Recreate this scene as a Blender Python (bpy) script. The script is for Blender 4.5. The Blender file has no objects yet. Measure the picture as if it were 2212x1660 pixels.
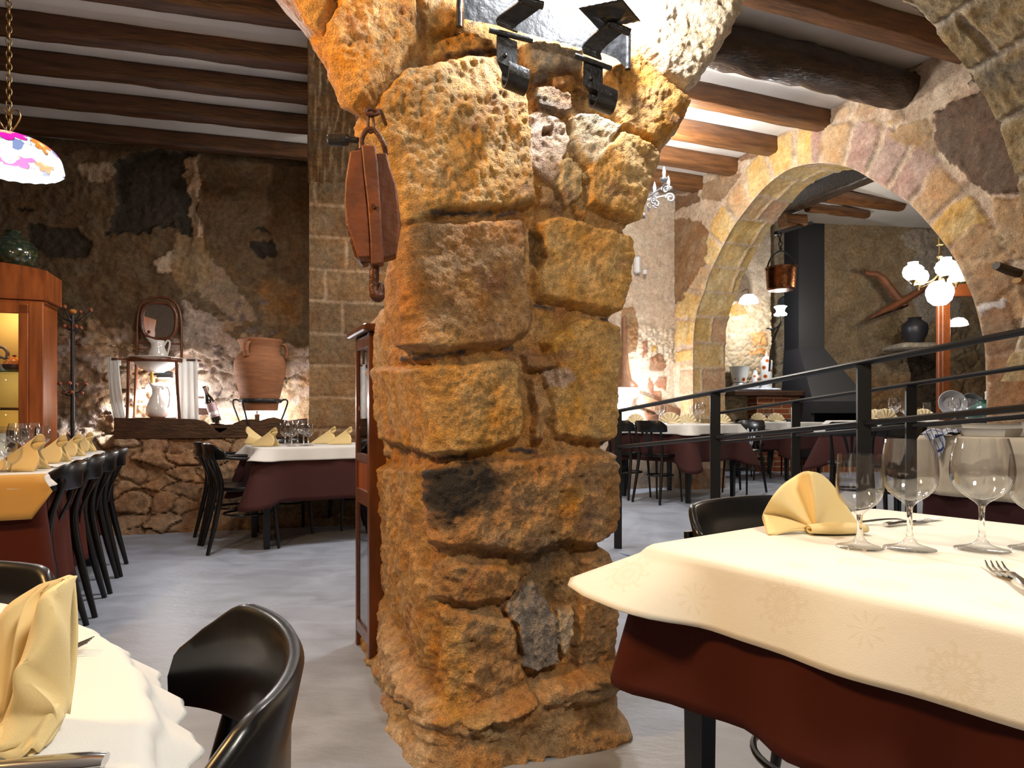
import bpy, bmesh, math, random
import numpy as np
from mathutils import Vector, Matrix, Euler
PI = math.pi
random.seed(7)
C = bpy.context.scene.collection
SC = bpy.context.scene

# ---------------------------------------------------------------- camera
F, CX, CY, HZ, HC = 1434.0, 1106.0, 830.0, 900.0, 0.97   # focal length and horizon in photo pixels, eye height in metres
cam_data = bpy.data.cameras.new('camera')
cam_data.sensor_fit = 'HORIZONTAL'; cam_data.sensor_width = 36.0
cam_data.lens = 36.0 * F / 2212.0
cam_data.shift_y = (HZ - CY) / 2212.0
cam_data.clip_start = 0.05; cam_data.clip_end = 60
cam = bpy.data.objects.new('camera', cam_data); C.objects.link(cam)
cam.location = (0, 0, HC); cam.rotation_euler = (PI / 2, 0, 0)
SC.camera = cam
cam_data.dof.use_dof = False

# ---------------------------------------------------------------- world, exposure
SC.view_settings.view_transform = 'Standard'
SC.view_settings.look = 'None'
SC.view_settings.gamma = 1.0
SC.view_settings.use_curve_mapping = False
SC.view_settings.exposure = 0.0
SC.cycles.max_bounces = 8
SC.cycles.transmission_bounces = 8
SC.cycles.transparent_max_bounces = 8
SC.cycles.diffuse_bounces = 3
SC.cycles.glossy_bounces = 3
SC.cycles.caustics_reflective = False
SC.cycles.caustics_refractive = False
SC.cycles.sample_clamp_indirect = 4.0
w = bpy.data.worlds.new('world'); SC.world = w; w.use_nodes = True
w.node_tree.nodes['Background'].inputs[0].default_value = (1.0, 0.82, 0.62, 1)
w.node_tree.nodes['Background'].inputs[1].default_value = 0.015

# ---------------------------------------------------------------- lights of the rooms
def light(name, kind, loc, power, color, radius=0.05, size=None, rot=None, spot=None, blend=0.5):
    l = bpy.data.lights.new(name, kind)
    l.energy = power; l.color = color
    if kind in ('POINT', 'SPOT'): l.shadow_soft_size = radius
    if kind == 'AREA':
        l.shape = 'RECTANGLE'; l.size = size[0]; l.size_y = size[1]
    if spot: l.spot_size = spot; l.spot_blend = blend
    o = bpy.data.objects.new(name, l); C.objects.link(o); o.location = loc
    if rot is not None: o.rotation_euler = rot
    return o
def aim(o, target):
    d = Vector(target) - o.location
    o.rotation_euler = d.to_track_quat('-Z', 'Y').to_euler()
WARM = (1.0, 0.72, 0.42); SOFT = (1.0, 0.86, 0.68); COOL = (0.90, 0.95, 1.0); NEUT = (1.0, 0.94, 0.86)
light("lamp_over_near_table", "AREA", (0.9, -0.1, 2.5), 50, (1.0, .92, .80), size=(.35, .35))
o = light('lamp_left_of_pillar', 'AREA', (-1.7, 0.9, 2.3), 50, (1.0, .57, .21), size=(.3, .3)); aim(o, (-.2, 2.0, 1.2))
light('lamp_left_room', 'AREA', (-1.6, 3.9, 3.0), 34, (1.0, .95, .92), size=(.4, .4))
light('fill_right_room', 'POINT', (0.55, 4.7, 2.85), 95, (1.0, .95, .92), .15)  # added fill without a fixture, behind the pillar, brightens the right ceiling and walls
light('lamp_far_room', 'POINT', (5.2, 8.2, 2.6), 60, SOFT, .12)


# ---------------------------------------------------------------- photo geometry
def W(px, py, D):
    "world point seen at photo pixel (px, py) at distance D ahead of the camera"
    return Vector(((px - CX) * D / F, D, HC + (HZ - py) * D / F))
def floorpt(px, py, zf=0.0):
    D = (HC - zf) * F / (py - HZ)
    return Vector(((px - CX) * D / F, D, zf))
class Plane:
    "vertical plane through (x0,y0) running in direction angle (degrees) in plan"
    def __init__(s, x0, y0, deg):
        s.o = np.array([x0, y0]); a = math.radians(deg); s.deg = deg
        s.u = np.array([math.cos(a), math.sin(a)]); s.n = np.array([-math.sin(a), math.cos(a)])
    def sz(s, px, py):
        "photo pixel -> (s, z) on the plane"
        r = (np.asarray(px, float) - CX) / F
        # (r*D - x0)*n0 + (D - y0)*n1 = 0
        D = (s.o[0] * s.n[0] + s.o[1] * s.n[1]) / (r * s.n[0] + s.n[1])
        X = r * D
        return (X - s.o[0]) * s.u[0] + (D - s.o[1]) * s.u[1], HC + (HZ - np.asarray(py, float)) * D / F
    def world(s, sv, zv, off=0.0):
        sv = np.asarray(sv, float)
        X = s.o[0] + sv * s.u[0] + off * s.n[0]; Y = s.o[1] + sv * s.u[1] + off * s.n[1]
        return X, Y, np.asarray(zv, float) + 0 * X
    def pt(s, px, py, off=0.0):
        if off: return s.moved(off).pt(px, py)
        a, z = s.sz(px, py); X, Y, Z = s.world(a, z)
        return Vector((float(X), float(Y), float(Z)))
    def moved(s, off):
        return Plane(s.o[0] + off * s.n[0], s.o[1] + off * s.n[1], s.deg)
    def poly(s, pts):
        a, z = s.sz([p[0] for p in pts], [p[1] for p in pts]); return np.stack([a, z], 1)

# ---------------------------------------------------------------- numpy noise
_rs = np.random.RandomState(3)
_T = _rs.rand(4096)
def _h(i, j, k, seed=0):
    n = (i * 73856093) ^ (j * 19349663) ^ (k * 83492791) ^ (seed * 2654435761 & 0x7fffffff)
    return _T[(n & 0x7fffffff) % 4093]
def vnoise(x, y, z=0.0, seed=0):
    x = np.asarray(x, float); y = np.asarray(y, float); z = np.asarray(z, float) + 0 * x
    xi = np.floor(x).astype(np.int64); yi = np.floor(y).astype(np.int64); zi = np.floor(z).astype(np.int64)
    fx = x - xi; fy = y - yi; fz = z - zi
    fx = fx * fx * (3 - 2 * fx); fy = fy * fy * (3 - 2 * fy); fz = fz * fz * (3 - 2 * fz)
    r = 0
    for a in (0, 1):
        for b in (0, 1):
            for c in (0, 1):
                wgt = (fx if a else 1 - fx) * (fy if b else 1 - fy) * (fz if c else 1 - fz)
                r = r + wgt * _h(xi + a, yi + b, zi + c, seed)
    return r * 2 - 1
def fbm(x, y, z=0.0, oct=4, seed=0, gain=0.5):
    r = 0; a = 1.0; f = 1.0; t = 0
    for o in range(oct):
        r = r + a * vnoise(np.asarray(x) * f + 17.3 * o, np.asarray(y) * f - 9.1 * o, np.asarray(z) * f, seed + o); t += a
        a *= gain; f *= 2.03
    return r / t
def voronoi(x, y, seed=0, jit=0.85):
    "returns F1, F2, cell id"
    x = np.asarray(x, float); y = np.asarray(y, float)
    xi = np.floor(x).astype(np.int64); yi = np.floor(y).astype(np.int64)
    f1 = np.full(x.shape, 9.0); f2 = np.full(x.shape, 9.0); cid = np.zeros(x.shape)
    for a in (-1, 0, 1):
        for b in (-1, 0, 1):
            cx = xi + a; cy = yi + b
            px = cx + 0.5 + jit * (_h(cx, cy, 0 * cx, seed) - 0.5); py = cy + 0.5 + jit * (_h(cx, cy, 0 * cx + 5, seed) - 0.5)
            d = np.hypot(px - x, py - y); i = _h(cx, cy, 0 * cx + 9, seed)
            c = d < f1
            f2 = np.where(c, f1, np.minimum(f2, d)); cid = np.where(c, i, cid); f1 = np.where(c, d, f1)
    return f1, f2, cid
def sdf_poly(x, y, P):
    "signed distance to polygon, negative inside"
    x = np.asarray(x, float); y = np.asarray(y, float)
    d = np.full(x.shape, 1e9); inside = np.zeros(x.shape, bool); n = len(P)
    for i in range(n):
        ax, ay = P[i]; bx, by = P[(i + 1) % n]
        ex, ey = bx - ax, by - ay; L = ex * ex + ey * ey + 1e-12
        t = np.clip(((x - ax) * ex + (y - ay) * ey) / L, 0, 1)
        d = np.minimum(d, np.hypot(x - ax - t * ex, y - ay - t * ey))
        c = ((ay > y) != (by > y)) & (x < (bx - ax) * (y - ay) / (by - ay + 1e-12) + ax)
        inside ^= c
    return np.where(inside, -d, d)
def smooth(a, b, x):
    t = np.clip((x - a) / (b - a), 0, 1); return t * t * (3 - 2 * t)
def mixc(c, c2, m):
    return c * (1 - m[..., None]) + np.asarray(c2, float) * m[..., None]

# ---------------------------------------------------------------- materials
MATS = {}
def new_mat(name):
    m = bpy.data.materials.new(name); m.use_nodes = True
    nt = m.node_tree; b = nt.nodes['Principled BSDF']; MATS[name] = m
    return m, nt, b
def pm(name, col, rough=0.5, metal=0.0, spec=0.5, noise=0.0, nscale=20, bump=0.0, bscale=60, coat=0.0, stretch=None, col2=None, sheen=0.0):
    m, nt, b = new_mat(name)
    b.inputs['Base Color'].default_value = (*col, 1); b.inputs['Roughness'].default_value = rough
    b.inputs['Metallic'].default_value = metal; b.inputs['Specular IOR Level'].default_value = spec
    if coat: b.inputs['Coat Weight'].default_value = coat; b.inputs['Coat Roughness'].default_value = 0.12
    if sheen: b.inputs['Sheen Weight'].default_value = sheen
    if noise or bump:
        tc = nt.nodes.new('ShaderNodeTexCoord'); mp = nt.nodes.new('ShaderNodeMapping')
        nt.links.new(tc.outputs['Object'], mp.inputs[0])
        if stretch: mp.inputs['Scale'].default_value = stretch
    if noise:
        n = nt.nodes.new('ShaderNodeTexNoise'); n.inputs['Scale'].default_value = nscale; n.inputs['Detail'].default_value = 5
        nt.links.new(mp.outputs[0], n.inputs['Vector'])
        r = nt.nodes.new('ShaderNodeValToRGB'); nt.links.new(n.outputs[0], r.inputs[0])
        c2 = col2 or tuple(c * (1 - noise) for c in col)
        r.color_ramp.elements[0].position = 0.32; r.color_ramp.elements[0].color = (*c2, 1)
        r.color_ramp.elements[1].position = 0.68; r.color_ramp.elements[1].color = (*[min(1, c * (1 + (0 if col2 else noise * 0.6))) for c in col], 1)
        nt.links.new(r.outputs[0], b.inputs['Base Color'])
    if bump:
        n2 = nt.nodes.new('ShaderNodeTexNoise'); n2.inputs['Scale'].default_value = bscale; n2.inputs['Detail'].default_value = 4
        nt.links.new(mp.outputs[0], n2.inputs['Vector'])
        bp = nt.nodes.new('ShaderNodeBump'); bp.inputs['Strength'].default_value = min(1, bump); bp.inputs['Distance'].default_value = 0.01
        nt.links.new(n2.outputs[0], bp.inputs['Height']); nt.links.new(bp.outputs[0], b.inputs['Normal'])
    return m
def stone_mat(name, scale=1.0, bump=0.6, rough=0.75, spec=0.35, dist=0.01, contrast=0.55):
    "rock whose large patches of colour come from the attribute Col, with fine procedural grain on top"
    m, nt, b = new_mat(name); L = nt.links.new
    at = nt.nodes.new('ShaderNodeAttribute'); at.attribute_name = 'Col'
    geo = nt.nodes.new('ShaderNodeNewGeometry')
    n1 = nt.nodes.new('ShaderNodeTexNoise'); n1.inputs['Scale'].default_value = 26 * scale; n1.inputs['Detail'].default_value = 7; n1.inputs['Roughness'].default_value = 0.68
    n2 = nt.nodes.new('ShaderNodeTexNoise'); n2.inputs['Scale'].default_value = 140 * scale; n2.inputs['Detail'].default_value = 4
    n3 = nt.nodes.new('ShaderNodeTexNoise'); n3.inputs['Scale'].default_value = 6 * scale; n3.inputs['Detail'].default_value = 4
    for n in (n1, n2, n3): L(geo.outputs['Position'], n.inputs['Vector'])
    def ramp(src, a, b_):
        r = nt.nodes.new('ShaderNodeMapRange'); r.inputs[1].default_value = 0.25; r.inputs[2].default_value = 0.75
        r.inputs[3].default_value = a; r.inputs[4].default_value = b_; L(src, r.inputs[0]); return r.outputs[0]
    def mul(a, b_):
        x = nt.nodes.new('ShaderNodeMath'); x.operation = 'MULTIPLY'; L(a, x.inputs[0]); L(b_, x.inputs[1]); return x.outputs[0]
    v = mul(ramp(n1.outputs[0], 1 - contrast, 1 + contrast), ramp(n2.outputs[0], 0.62, 1.38))
    vm = nt.nodes.new('ShaderNodeVectorMath'); vm.operation = 'SCALE'; L(at.outputs['Color'], vm.inputs[0]); L(v, vm.inputs['Scale'])
    hs = nt.nodes.new('ShaderNodeHueSaturation'); L(vm.outputs[0], hs.inputs['Color'])
    L(ramp(n3.outputs[0], 0.488, 0.508), hs.inputs['Hue']); L(ramp(n3.outputs[0], 1.2, 0.85), hs.inputs['Saturation'])
    L(hs.outputs[0], b.inputs['Base Color'])
    b.inputs['Roughness'].default_value = rough; b.inputs['Specular IOR Level'].default_value = spec
    ad = nt.nodes.new('ShaderNodeMath'); ad.operation = 'MULTIPLY_ADD'; L(n2.outputs[0], ad.inputs[0]); ad.inputs[1].default_value = 0.55; L(n1.outputs[0], ad.inputs[2])
    bp = nt.nodes.new('ShaderNodeBump'); bp.inputs['Strength'].default_value = bump; bp.inputs['Distance'].default_value = dist
    L(ad.outputs[0], bp.inputs['Height']); L(bp.outputs[0], b.inputs['Normal'])
    return m
def emit(name, col, strength, base=None):
    m, nt, b = new_mat(name)
    b.inputs['Base Color'].default_value = (*(base or col), 1)
    b.inputs['Emission Color'].default_value = (*col, 1); b.inputs['Emission Strength'].default_value = strength
    return m
def glass(name, col=(1, 1, 1), rough=0.0, ior=1.45):
    m, nt, b = new_mat(name)
    b.inputs['Base Color'].default_value = (*col, 1); b.inputs['Roughness'].default_value = rough
    b.inputs['Transmission Weight'].default_value = 1.0; b.inputs['IOR'].default_value = ior
    return m

# ---------------------------------------------------------------- mesh building
class MB:
    "collects shapes and links them as ONE mesh object"
    def __init__(s): s.v = []; s.f = []; s.n = 0; s.mi = []; s.cur = 0
    def add(s, verts, faces):
        base = s.n
        s.v.extend([tuple(map(float, q)) for q in verts]); s.n += len(verts)
        s.f.extend([tuple(base + i for i in f) for f in faces]); s.mi.extend([s.cur] * len(faces)); return s
    def box(s, c, size, rz=0.0, rot=None, taper=1.0):
        x, y, z = [q / 2 for q in size]
        vs = [Vector((sx * x * (taper if sz < 0 else 1), sy * y * (taper if sz < 0 else 1), sz * z)) for sz in (-1, 1) for sy in (-1, 1) for sx in (-1, 1)]
        R = rot if rot is not None else Matrix.Rotation(rz, 3, 'Z')
        vs = [R @ v + Vector(c) for v in vs]
        return s.add(vs, [(0, 2, 3, 1), (4, 5, 7, 6), (0, 1, 5, 4), (2, 6, 7, 3), (0, 4, 6, 2), (1, 3, 7, 5)])
    def rbox(s, c, size, r=0.004, rz=0.0, rot=None):
        "box with bevelled edges (chamfer)"
        x, y, z = [q / 2 for q in size]; r = min(r, x * .9, y * .9, z * .9)
        loops = []
        for zz, ins in ((-z, r), (-z + r, 0), (z - r, 0), (z, r)):
            a, b = x - ins, y - ins
            loops.append([(a - r, -b, zz), (a, -b + r, zz), (a, b - r, zz), (a - r, b, zz), (-a + r, b, zz), (-a, b - r, zz), (-a, -b + r, zz), (-a + r, -b, zz)])
        R = rot if rot is not None else Matrix.Rotation(rz, 3, 'Z')
        vs = [R @ Vector(p) + Vector(c) for l in loops for p in l]; fs = []
        for i in range(3):
            for j in range(8):
                fs.append((i * 8 + j, i * 8 + (j + 1) % 8, (i + 1) * 8 + (j + 1) % 8, (i + 1) * 8 + j))
        fs.append(tuple(range(7, -1, -1))); fs.append(tuple(24 + i for i in range(8)))
        return s.add(vs, fs)
    def bar(s, p0, p1, w, h, up=(0, 0, 1), r=0.0):
        p0 = Vector(p0); p1 = Vector(p1); d = (p1 - p0); L = d.length; d.normalize()
        upv = Vector(up); x = d.cross(upv)
        if x.length < 1e-4: x = d.cross(Vector((1, 0, 0)))
        x.normalize(); y = x.cross(d)
        R = Matrix((x, d, y)).transposed()
        c = (p0 + p1) / 2
        return s.rbox(c, (w, L, h), r or min(w, h) * .12, rot=R)
    def tube(s, pts, rad, n=12, closed=False, flat=None, cap=True):
        "sweeps a circle (or an ellipse: flat=(a,b) factors) along pts; rad a number or list"
        P = [Vector(p) for p in pts]; m = len(P)
        if not hasattr(rad, '__len__'): rad = [rad] * m
        T = []
        for i in range(m):
            a = P[i - 1] if (i > 0 or closed) else P[i]; b = P[(i + 1) % m] if (i < m - 1 or closed) else P[i]
            t = b - a
            T.append(t.normalized() if t.length > 1e-9 else Vector((0, 0, 1)))
        ref = Vector((0, 0, 1)) if abs(T[0].z) < 0.9 else Vector((1, 0, 0))
        nrm = T[0].cross(ref).normalized(); vs = []
        for i in range(m):
            nrm = (nrm - T[i] * nrm.dot(T[i]))
            nrm = nrm.normalized() if nrm.length > 1e-6 else T[i].orthogonal().normalized()
            bn = T[i].cross(nrm)
            for k in range(n):
                a = 2 * PI * k / n; fa, fb = flat or (1, 1)
                vs.append(P[i] + nrm * math.cos(a) * rad[i] * fa + bn * math.sin(a) * rad[i] * fb)
        fs = []
        for i in range(m if closed else m - 1):
            for k in range(n):
                j = (i + 1) % m
                fs.append((i * n + k, i * n + (k + 1) % n, j * n + (k + 1) % n, j * n + k))
        if not closed and cap:
            fs.append(tuple(range(n - 1, -1, -1))); fs.append(tuple((m - 1) * n + k for k in range(n)))
        return s.add(vs, fs)
    def lathe(s, prof, n=32, c=(0, 0, 0), sc=(1, 1, 1), rot=None, a0=0.0, a1=2 * PI):
        "profile of (r, z) turned round z"
        full = abs(a1 - a0 - 2 * PI) < 1e-6; nn = n if full else n + 1
        vs = []; fs = []
        for (r, z) in prof:
            for k in range(nn):
                a = a0 + (a1 - a0) * k / n
                v = Vector((r * math.cos(a) * sc[0], r * math.sin(a) * sc[1], z * sc[2]))
                if rot is not None: v = rot @ v
                vs.append(v + Vector(c))
        for i in range(len(prof) - 1):
            for k in range(n):
                k2 = (k + 1) % nn
                fs.append((i * nn + k, i * nn + k2, (i + 1) * nn + k2, (i + 1) * nn + k))
        if full:
            if prof[0][0] > 1e-5: fs.append(tuple(range(n - 1, -1, -1)))
            if prof[-1][0] > 1e-5: fs.append(tuple((len(prof) - 1) * n + k for k in range(n)))
        return s.add(vs, fs)
    def prism(s, poly, thick, M=None):
        "2D polygon (x,z) extruded along y by thick, centred; M places it"
        n = len(poly); vs = [Vector((x, -thick / 2, z)) for x, z in poly] + [Vector((x, thick / 2, z)) for x, z in poly]
        if M is not None: vs = [M @ v for v in vs]
        fs = [tuple(range(n)), tuple(range(2 * n - 1, n - 1, -1))] + [(i, i + n, (i + 1) % n + n, (i + 1) % n) for i in range(n)]
        return s.add(vs, fs)
    def ball(s, c, r, n=16, sc=(1, 1, 1)):
        prof = [(r * math.sin(PI * i / n), -r * math.cos(PI * i / n)) for i in range(n + 1)]
        return s.lathe(prof, n * 2, c, sc)
    def sheet(s, grid, closed_u=False):
        "grid[i][j] of points"
        nu = len(grid); nv = len(grid[0]); vs = [p for row in grid for p in row]; fs = []
        for i in range(nu if closed_u else nu - 1):
            for j in range(nv - 1):
                a = i * nv + j; b = ((i + 1) % nu) * nv + j
                fs.append((a, b, b + 1, a + 1))
        return s.add(vs, fs)
    def build(s, name, mat, parent=None, smooth_deg=40, loc=None, solid=0.0, weld=True, subsurf=0):
        me = bpy.data.meshes.new(name); me.from_pydata(s.v, [], s.f); me.validate()
        bm = bmesh.new(); bm.from_mesh(me)
        if weld: bmesh.ops.remove_doubles(bm, verts=bm.verts, dist=1e-5)
        bmesh.ops.recalc_face_normals(bm, faces=bm.faces)
        bm.to_mesh(me); bm.free()
        mats = mat if isinstance(mat, (list, tuple)) else [mat]
        for q in mats: me.materials.append(q)
        if len(mats) > 1 and len(me.polygons) == len(s.mi):
            me.polygons.foreach_set('material_index', s.mi)
        me.polygons.foreach_set('use_smooth', [True] * len(me.polygons))
        if smooth_deg < 179: me.set_sharp_from_angle(angle=math.radians(smooth_deg))
        o = bpy.data.objects.new(name, me); C.objects.link(o)
        if parent is not None: o.parent = parent
        if loc is not None: o.location = loc
        if solid:
            md = o.modifiers.new('thickness', 'SOLIDIFY'); md.thickness = solid; md.offset = 0
        if subsurf:
            md = o.modifiers.new('smooth', 'SUBSURF'); md.levels = subsurf; md.render_levels = subsurf
        return o
def tag(o, label, cat, group=None, kind=None):
    if label: o['label'] = label
    if cat: o['category'] = cat
    if group: o['group'] = group
    if kind: o['kind'] = kind
    return o
def struct(o): o['kind'] = 'structure'; return o
def empty(name, loc, rz=0.0, label=None, cat=None, group=None):
    o = bpy.data.objects.new(name, None); C.objects.link(o); o.location = loc; o.rotation_euler = (0, 0, rz)
    o.empty_display_size = 0.05
    return tag(o, label, cat, group)
def copy_tree(o, parent=None):
    c = o.copy(); C.objects.link(c); c.parent = parent
    for ch in [q for q in bpy.data.objects if q.parent == o]: copy_tree(ch, c)
    return c
def place(proto, first, loc, rz, label, group=None, scale=None):
    o = proto if first else copy_tree(proto)
    o.location = loc; o.rotation_euler = (0, 0, rz)
    if scale: o.scale = scale if hasattr(scale, '__len__') else (scale,) * 3
    if label: o['label'] = label
    if group: o['group'] = group
    return o
def height_mesh(name, X, Y, Z, col, mat, keep=None, parent=None, smooth_all=True, flip=False):
    "grid arrays of positions and colours -> one mesh object with attribute Col"
    nu, nv = X.shape
    co = np.stack([X, Y, Z], -1).reshape(-1, 3)
    idx = np.arange(nu * nv).reshape(nu, nv)
    q = np.stack([idx[:-1, :-1], idx[1:, :-1], idx[1:, 1:], idx[:-1, 1:]], -1)
    if flip: q = q[..., ::-1]
    if keep is not None: q = q[keep]
    q = q.reshape(-1, 4)
    used = np.zeros(nu * nv, bool); used[q.ravel()] = True
    remap = np.cumsum(used) - 1; q = remap[q]; co = co[used]; cc = col.reshape(-1, 3)[used]
    me = bpy.data.meshes.new(name)
    me.vertices.add(len(co)); me.vertices.foreach_set('co', co.ravel())
    me.loops.add(q.size); me.loops.foreach_set('vertex_index', q.ravel())
    me.polygons.add(len(q)); me.polygons.foreach_set('loop_start', np.arange(0, q.size, 4)); me.polygons.foreach_set('loop_total', np.full(len(q), 4))
    me.polygons.foreach_set('use_smooth', np.ones(len(q), bool))
    me.update(calc_edges=True); me.validate()
    at = me.color_attributes.new('Col', 'FLOAT_COLOR', 'POINT')
    at.data.foreach_set('color', np.concatenate([np.clip(cc, 0, 1), np.ones((len(cc), 1))], 1).ravel())
    me.materials.append(mat)
    o = bpy.data.objects.new(name, me); C.objects.link(o)
    if parent is not None: o.parent = parent
    return o
def bez(pts, n=24):
    "Catmull-Rom through points"
    P = [Vector(p) for p in pts]; P = [P[0] * 2 - P[1]] + P + [P[-1] * 2 - P[-2]]; out = []
    m = len(P) - 3
    for k in range(n + 1):
        t = k / n * m; i = min(int(t), m - 1); t -= i
        a, b, c, d = P[i:i + 4]
        out.append(0.5 * ((2 * b) + (c - a) * t + (2 * a - 5 * b + 4 * c - d) * t * t + (3 * b - 3 * c + d - a) * t ** 3))
    return out

# ================================================================ surfaces of the building
def proj(X, Y, Z):
    Y = np.maximum(Y, 0.05)
    return CX + F * X / Y, HZ - F * (Z - HC) / Y
M_pillar = stone_mat('pillar_stone', 1.6, 0.9, 0.62, 0.5, 0.012, 0.5)
M_wall = stone_mat('wall_stone', 1.0, 0.7, 0.8, 0.3, 0.02, 0.5)
M_wall_lit = stone_mat('arch_wall_stone', 1.0, 0.6, 0.8, 0.3, 0.015, 0.35)

EDGE = 1.0
def features(px, py, D, col, h, feats, seed=1, jit=3.0):
    "blocks and patches: (polygon in photo px, colour, height in m, edge rounding in m)"
    jx = px + jit * fbm(px / 14, py / 14, 0, 3, seed) * 2; jy = py + jit * fbm(px / 14, py / 14, 7, 3, seed + 5) * 2
    for k, ft in enumerate(feats):
        P, c, hh, ed = ft[:4]
        a = np.array(P, float); m = ((px > a[:, 0].min() - 40) & (px < a[:, 0].max() + 40) & (py > a[:, 1].min() - 40) & (py < a[:, 1].max() + 40))
        if not m.any(): continue
        d = -sdf_poly(jx[m], jy[m], P) * D[m] / F
        t = smooth(-0.004, ed * EDGE, d)
        hc = h[m]; 
        if len(ft) > 4 and ft[4] == 'flat': hc = hc + hh * t
        else: hc = np.where(d > -0.002, np.maximum(hc, hc * (1 - t) + hh * t) if hh > 0 else hc + hh * t, hc)
        h[m] = hc
        if c is not None:
            cm = smooth(-0.003, 0.004, d); h_ = col[m]
            col[m] = mixc(h_, np.array(c) * (1 + 0.12 * math.sin(k * 2.3)), cm)
    return col, h
def rubble(u, v, su, sv, seed, gap=0.10, warp=0.3):
    uu = u / su + warp * fbm(u / su * .8, v / sv * .8, 0, 3, seed); vv = v / sv + warp * fbm(u / su * .8, v / sv * .8, 4, 3, seed + 3)
    f1, f2, cid = voronoi(uu, vv, seed)
    e = f2 - f1
    return smooth(gap * .5, gap * 2.6, e), cid
def courses(u, v, hgt, lng, seed, gap=0.012):
    "ashlar courses -> stone mask, cell id"
    vv = v + 0.012 * fbm(u * 3, v * 3, 0, 3, seed)
    r = np.floor(vv / hgt); fr = vv / hgt - r
    off = _h(r.astype(np.int64), 0 * r.astype(np.int64), 0 * r.astype(np.int64) + 3, seed)
    uu = u / lng + off + 0.03 * fbm(u * 4, v * 4, 2, 3, seed); c = np.floor(uu); fc = uu - c
    d = np.minimum(np.minimum(fr, 1 - fr) * hgt, np.minimum(fc, 1 - fc) * lng)
    return smooth(gap * .4, gap * 1.9, d), _h(c.astype(np.int64), r.astype(np.int64), 0 * r.astype(np.int64), seed)

# ---------------------------------------------------------------- the central pillar with the springing of its two arches
FP = Plane(-0.2, 1.89, 18)
BL_px = [(790,300),(796,420),(800,480),(800,700),(803,900),(810,1000),(816,1200),(821,1400),(825,1500),(828,1800)]
L_px = [(596,-90),(632,0),(662,54),(698,108),(733,203),(774,275),(815,320),(845,370),(864,440),(872,500),(874,600),(878,700),(882,765),(908,790),(932,850),(940,950),(944,1000),(947,1100),(945,1200),(942,1300),(945,1400),(955,1480),(948,1560),(935,1660),(930,1800)]
R_px = [(1640,-90),(1594,0),(1547,92),(1472,197),(1481,222),(1464,280),(1424,336),(1425,362),(1410,410),(1386,493),(1377,515),(1378,560),(1370,620),(1347,692),(1352,725),(1352,765),(1345,800),(1345,900),(1336,953),(1333,965),(1345,1010),(1347,1100),(1339,1140),(1328,1162),(1331,1200),(1347,1260),(1347,1330),(1340,1400),(1322,1470),(1328,1500),(1332,1560),(1334,1600),(1330,1660),(1330,1800)]
def edge_curve(pts):
    a = FP.poly(pts); o = np.argsort(a[:, 1]); return a[o, 1], a[o, 0]
zL, sL_ = edge_curve(L_px); zR, sR_ = edge_curve(R_px)
ARC_S, ARC_Z, ARC_R = 2.42, 1.94, 1.484      # the arch to the right of the pillar: centre and radius on the front plane
_b = FP.moved(1.08).poly(BL_px); _o = np.argsort(_b[:, 1]); zBL, sBL_ = _b[_o, 1], _b[_o, 0]
nz, nf, ns, nr = 560, 280, 110, 26
zz = np.concatenate([np.linspace(-0.03, 2.46, 520), np.linspace(2.49, 3.55, 40)])
sl = np.interp(zz, zL, sL_); sr = np.interp(zz, zR, sR_)
up = zz > zR.max() - 0.02
sr = np.where(up, ARC_S - np.sqrt(np.maximum(ARC_R ** 2 - (np.minimum(zz, 3.42) - ARC_Z) ** 2, 0.0004)), sr)
top = zz > zL.max()
sl = np.where(top, sL_[-1] - (zz - zL.max()) * 0.9 - np.maximum(0, zz - 2.7) ** 2 * 2.0, sl)
DEPTH = 1.08
sl = sl + .030; sr = sr - .056 * (1 - smooth(1.7, 2.1, zz))
# columns: left face back->front, front left->right, right face front->back
tl = np.linspace(1, 0, ns) ** 1.15; tf = np.linspace(0, 1, nf); tr = np.linspace(0, 1, nr)
S = np.zeros((nz, ns + nf + nr - 2)); O = np.zeros_like(S); NU = np.zeros_like(S); NN = np.zeros_like(S)
pull = smooth(1.30, 1.75, zz); sbl = np.interp(zz, zBL, sBL_); shift_ = (sbl - sl) * (1 - pull) + 0.42 * DEPTH * pull; S[:, :ns] = sl[:, None] + shift_[:, None] * tl[None]; O[:, :ns] = DEPTH * tl[None]
S[:, ns - 1:ns - 1 + nf] = sl[:, None] + (sr - sl)[:, None] * tf[None]
S[:, ns + nf - 2:] = sr[:, None]; O[:, ns + nf - 2:] = DEPTH * tr[None]
# outward direction (u, n components), rounded at the corners
dl = S - sl[:, None]; dr = sr[:, None] - S
NU = -np.exp(-dl / 0.03) * 1.0 + np.exp(-dr / 0.03); NN = -np.ones_like(S)
NU[:, :ns - 1] = -1; NN[:, :ns - 1] = -np.exp(-O[:, :ns - 1] / 0.03)
NU[:, ns + nf - 1:] = 1; NN[:, ns + nf - 1:] = -np.exp(-O[:, ns + nf - 1:] / 0.03)
q = np.hypot(NU, NN); NU /= q; NN /= q
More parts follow.
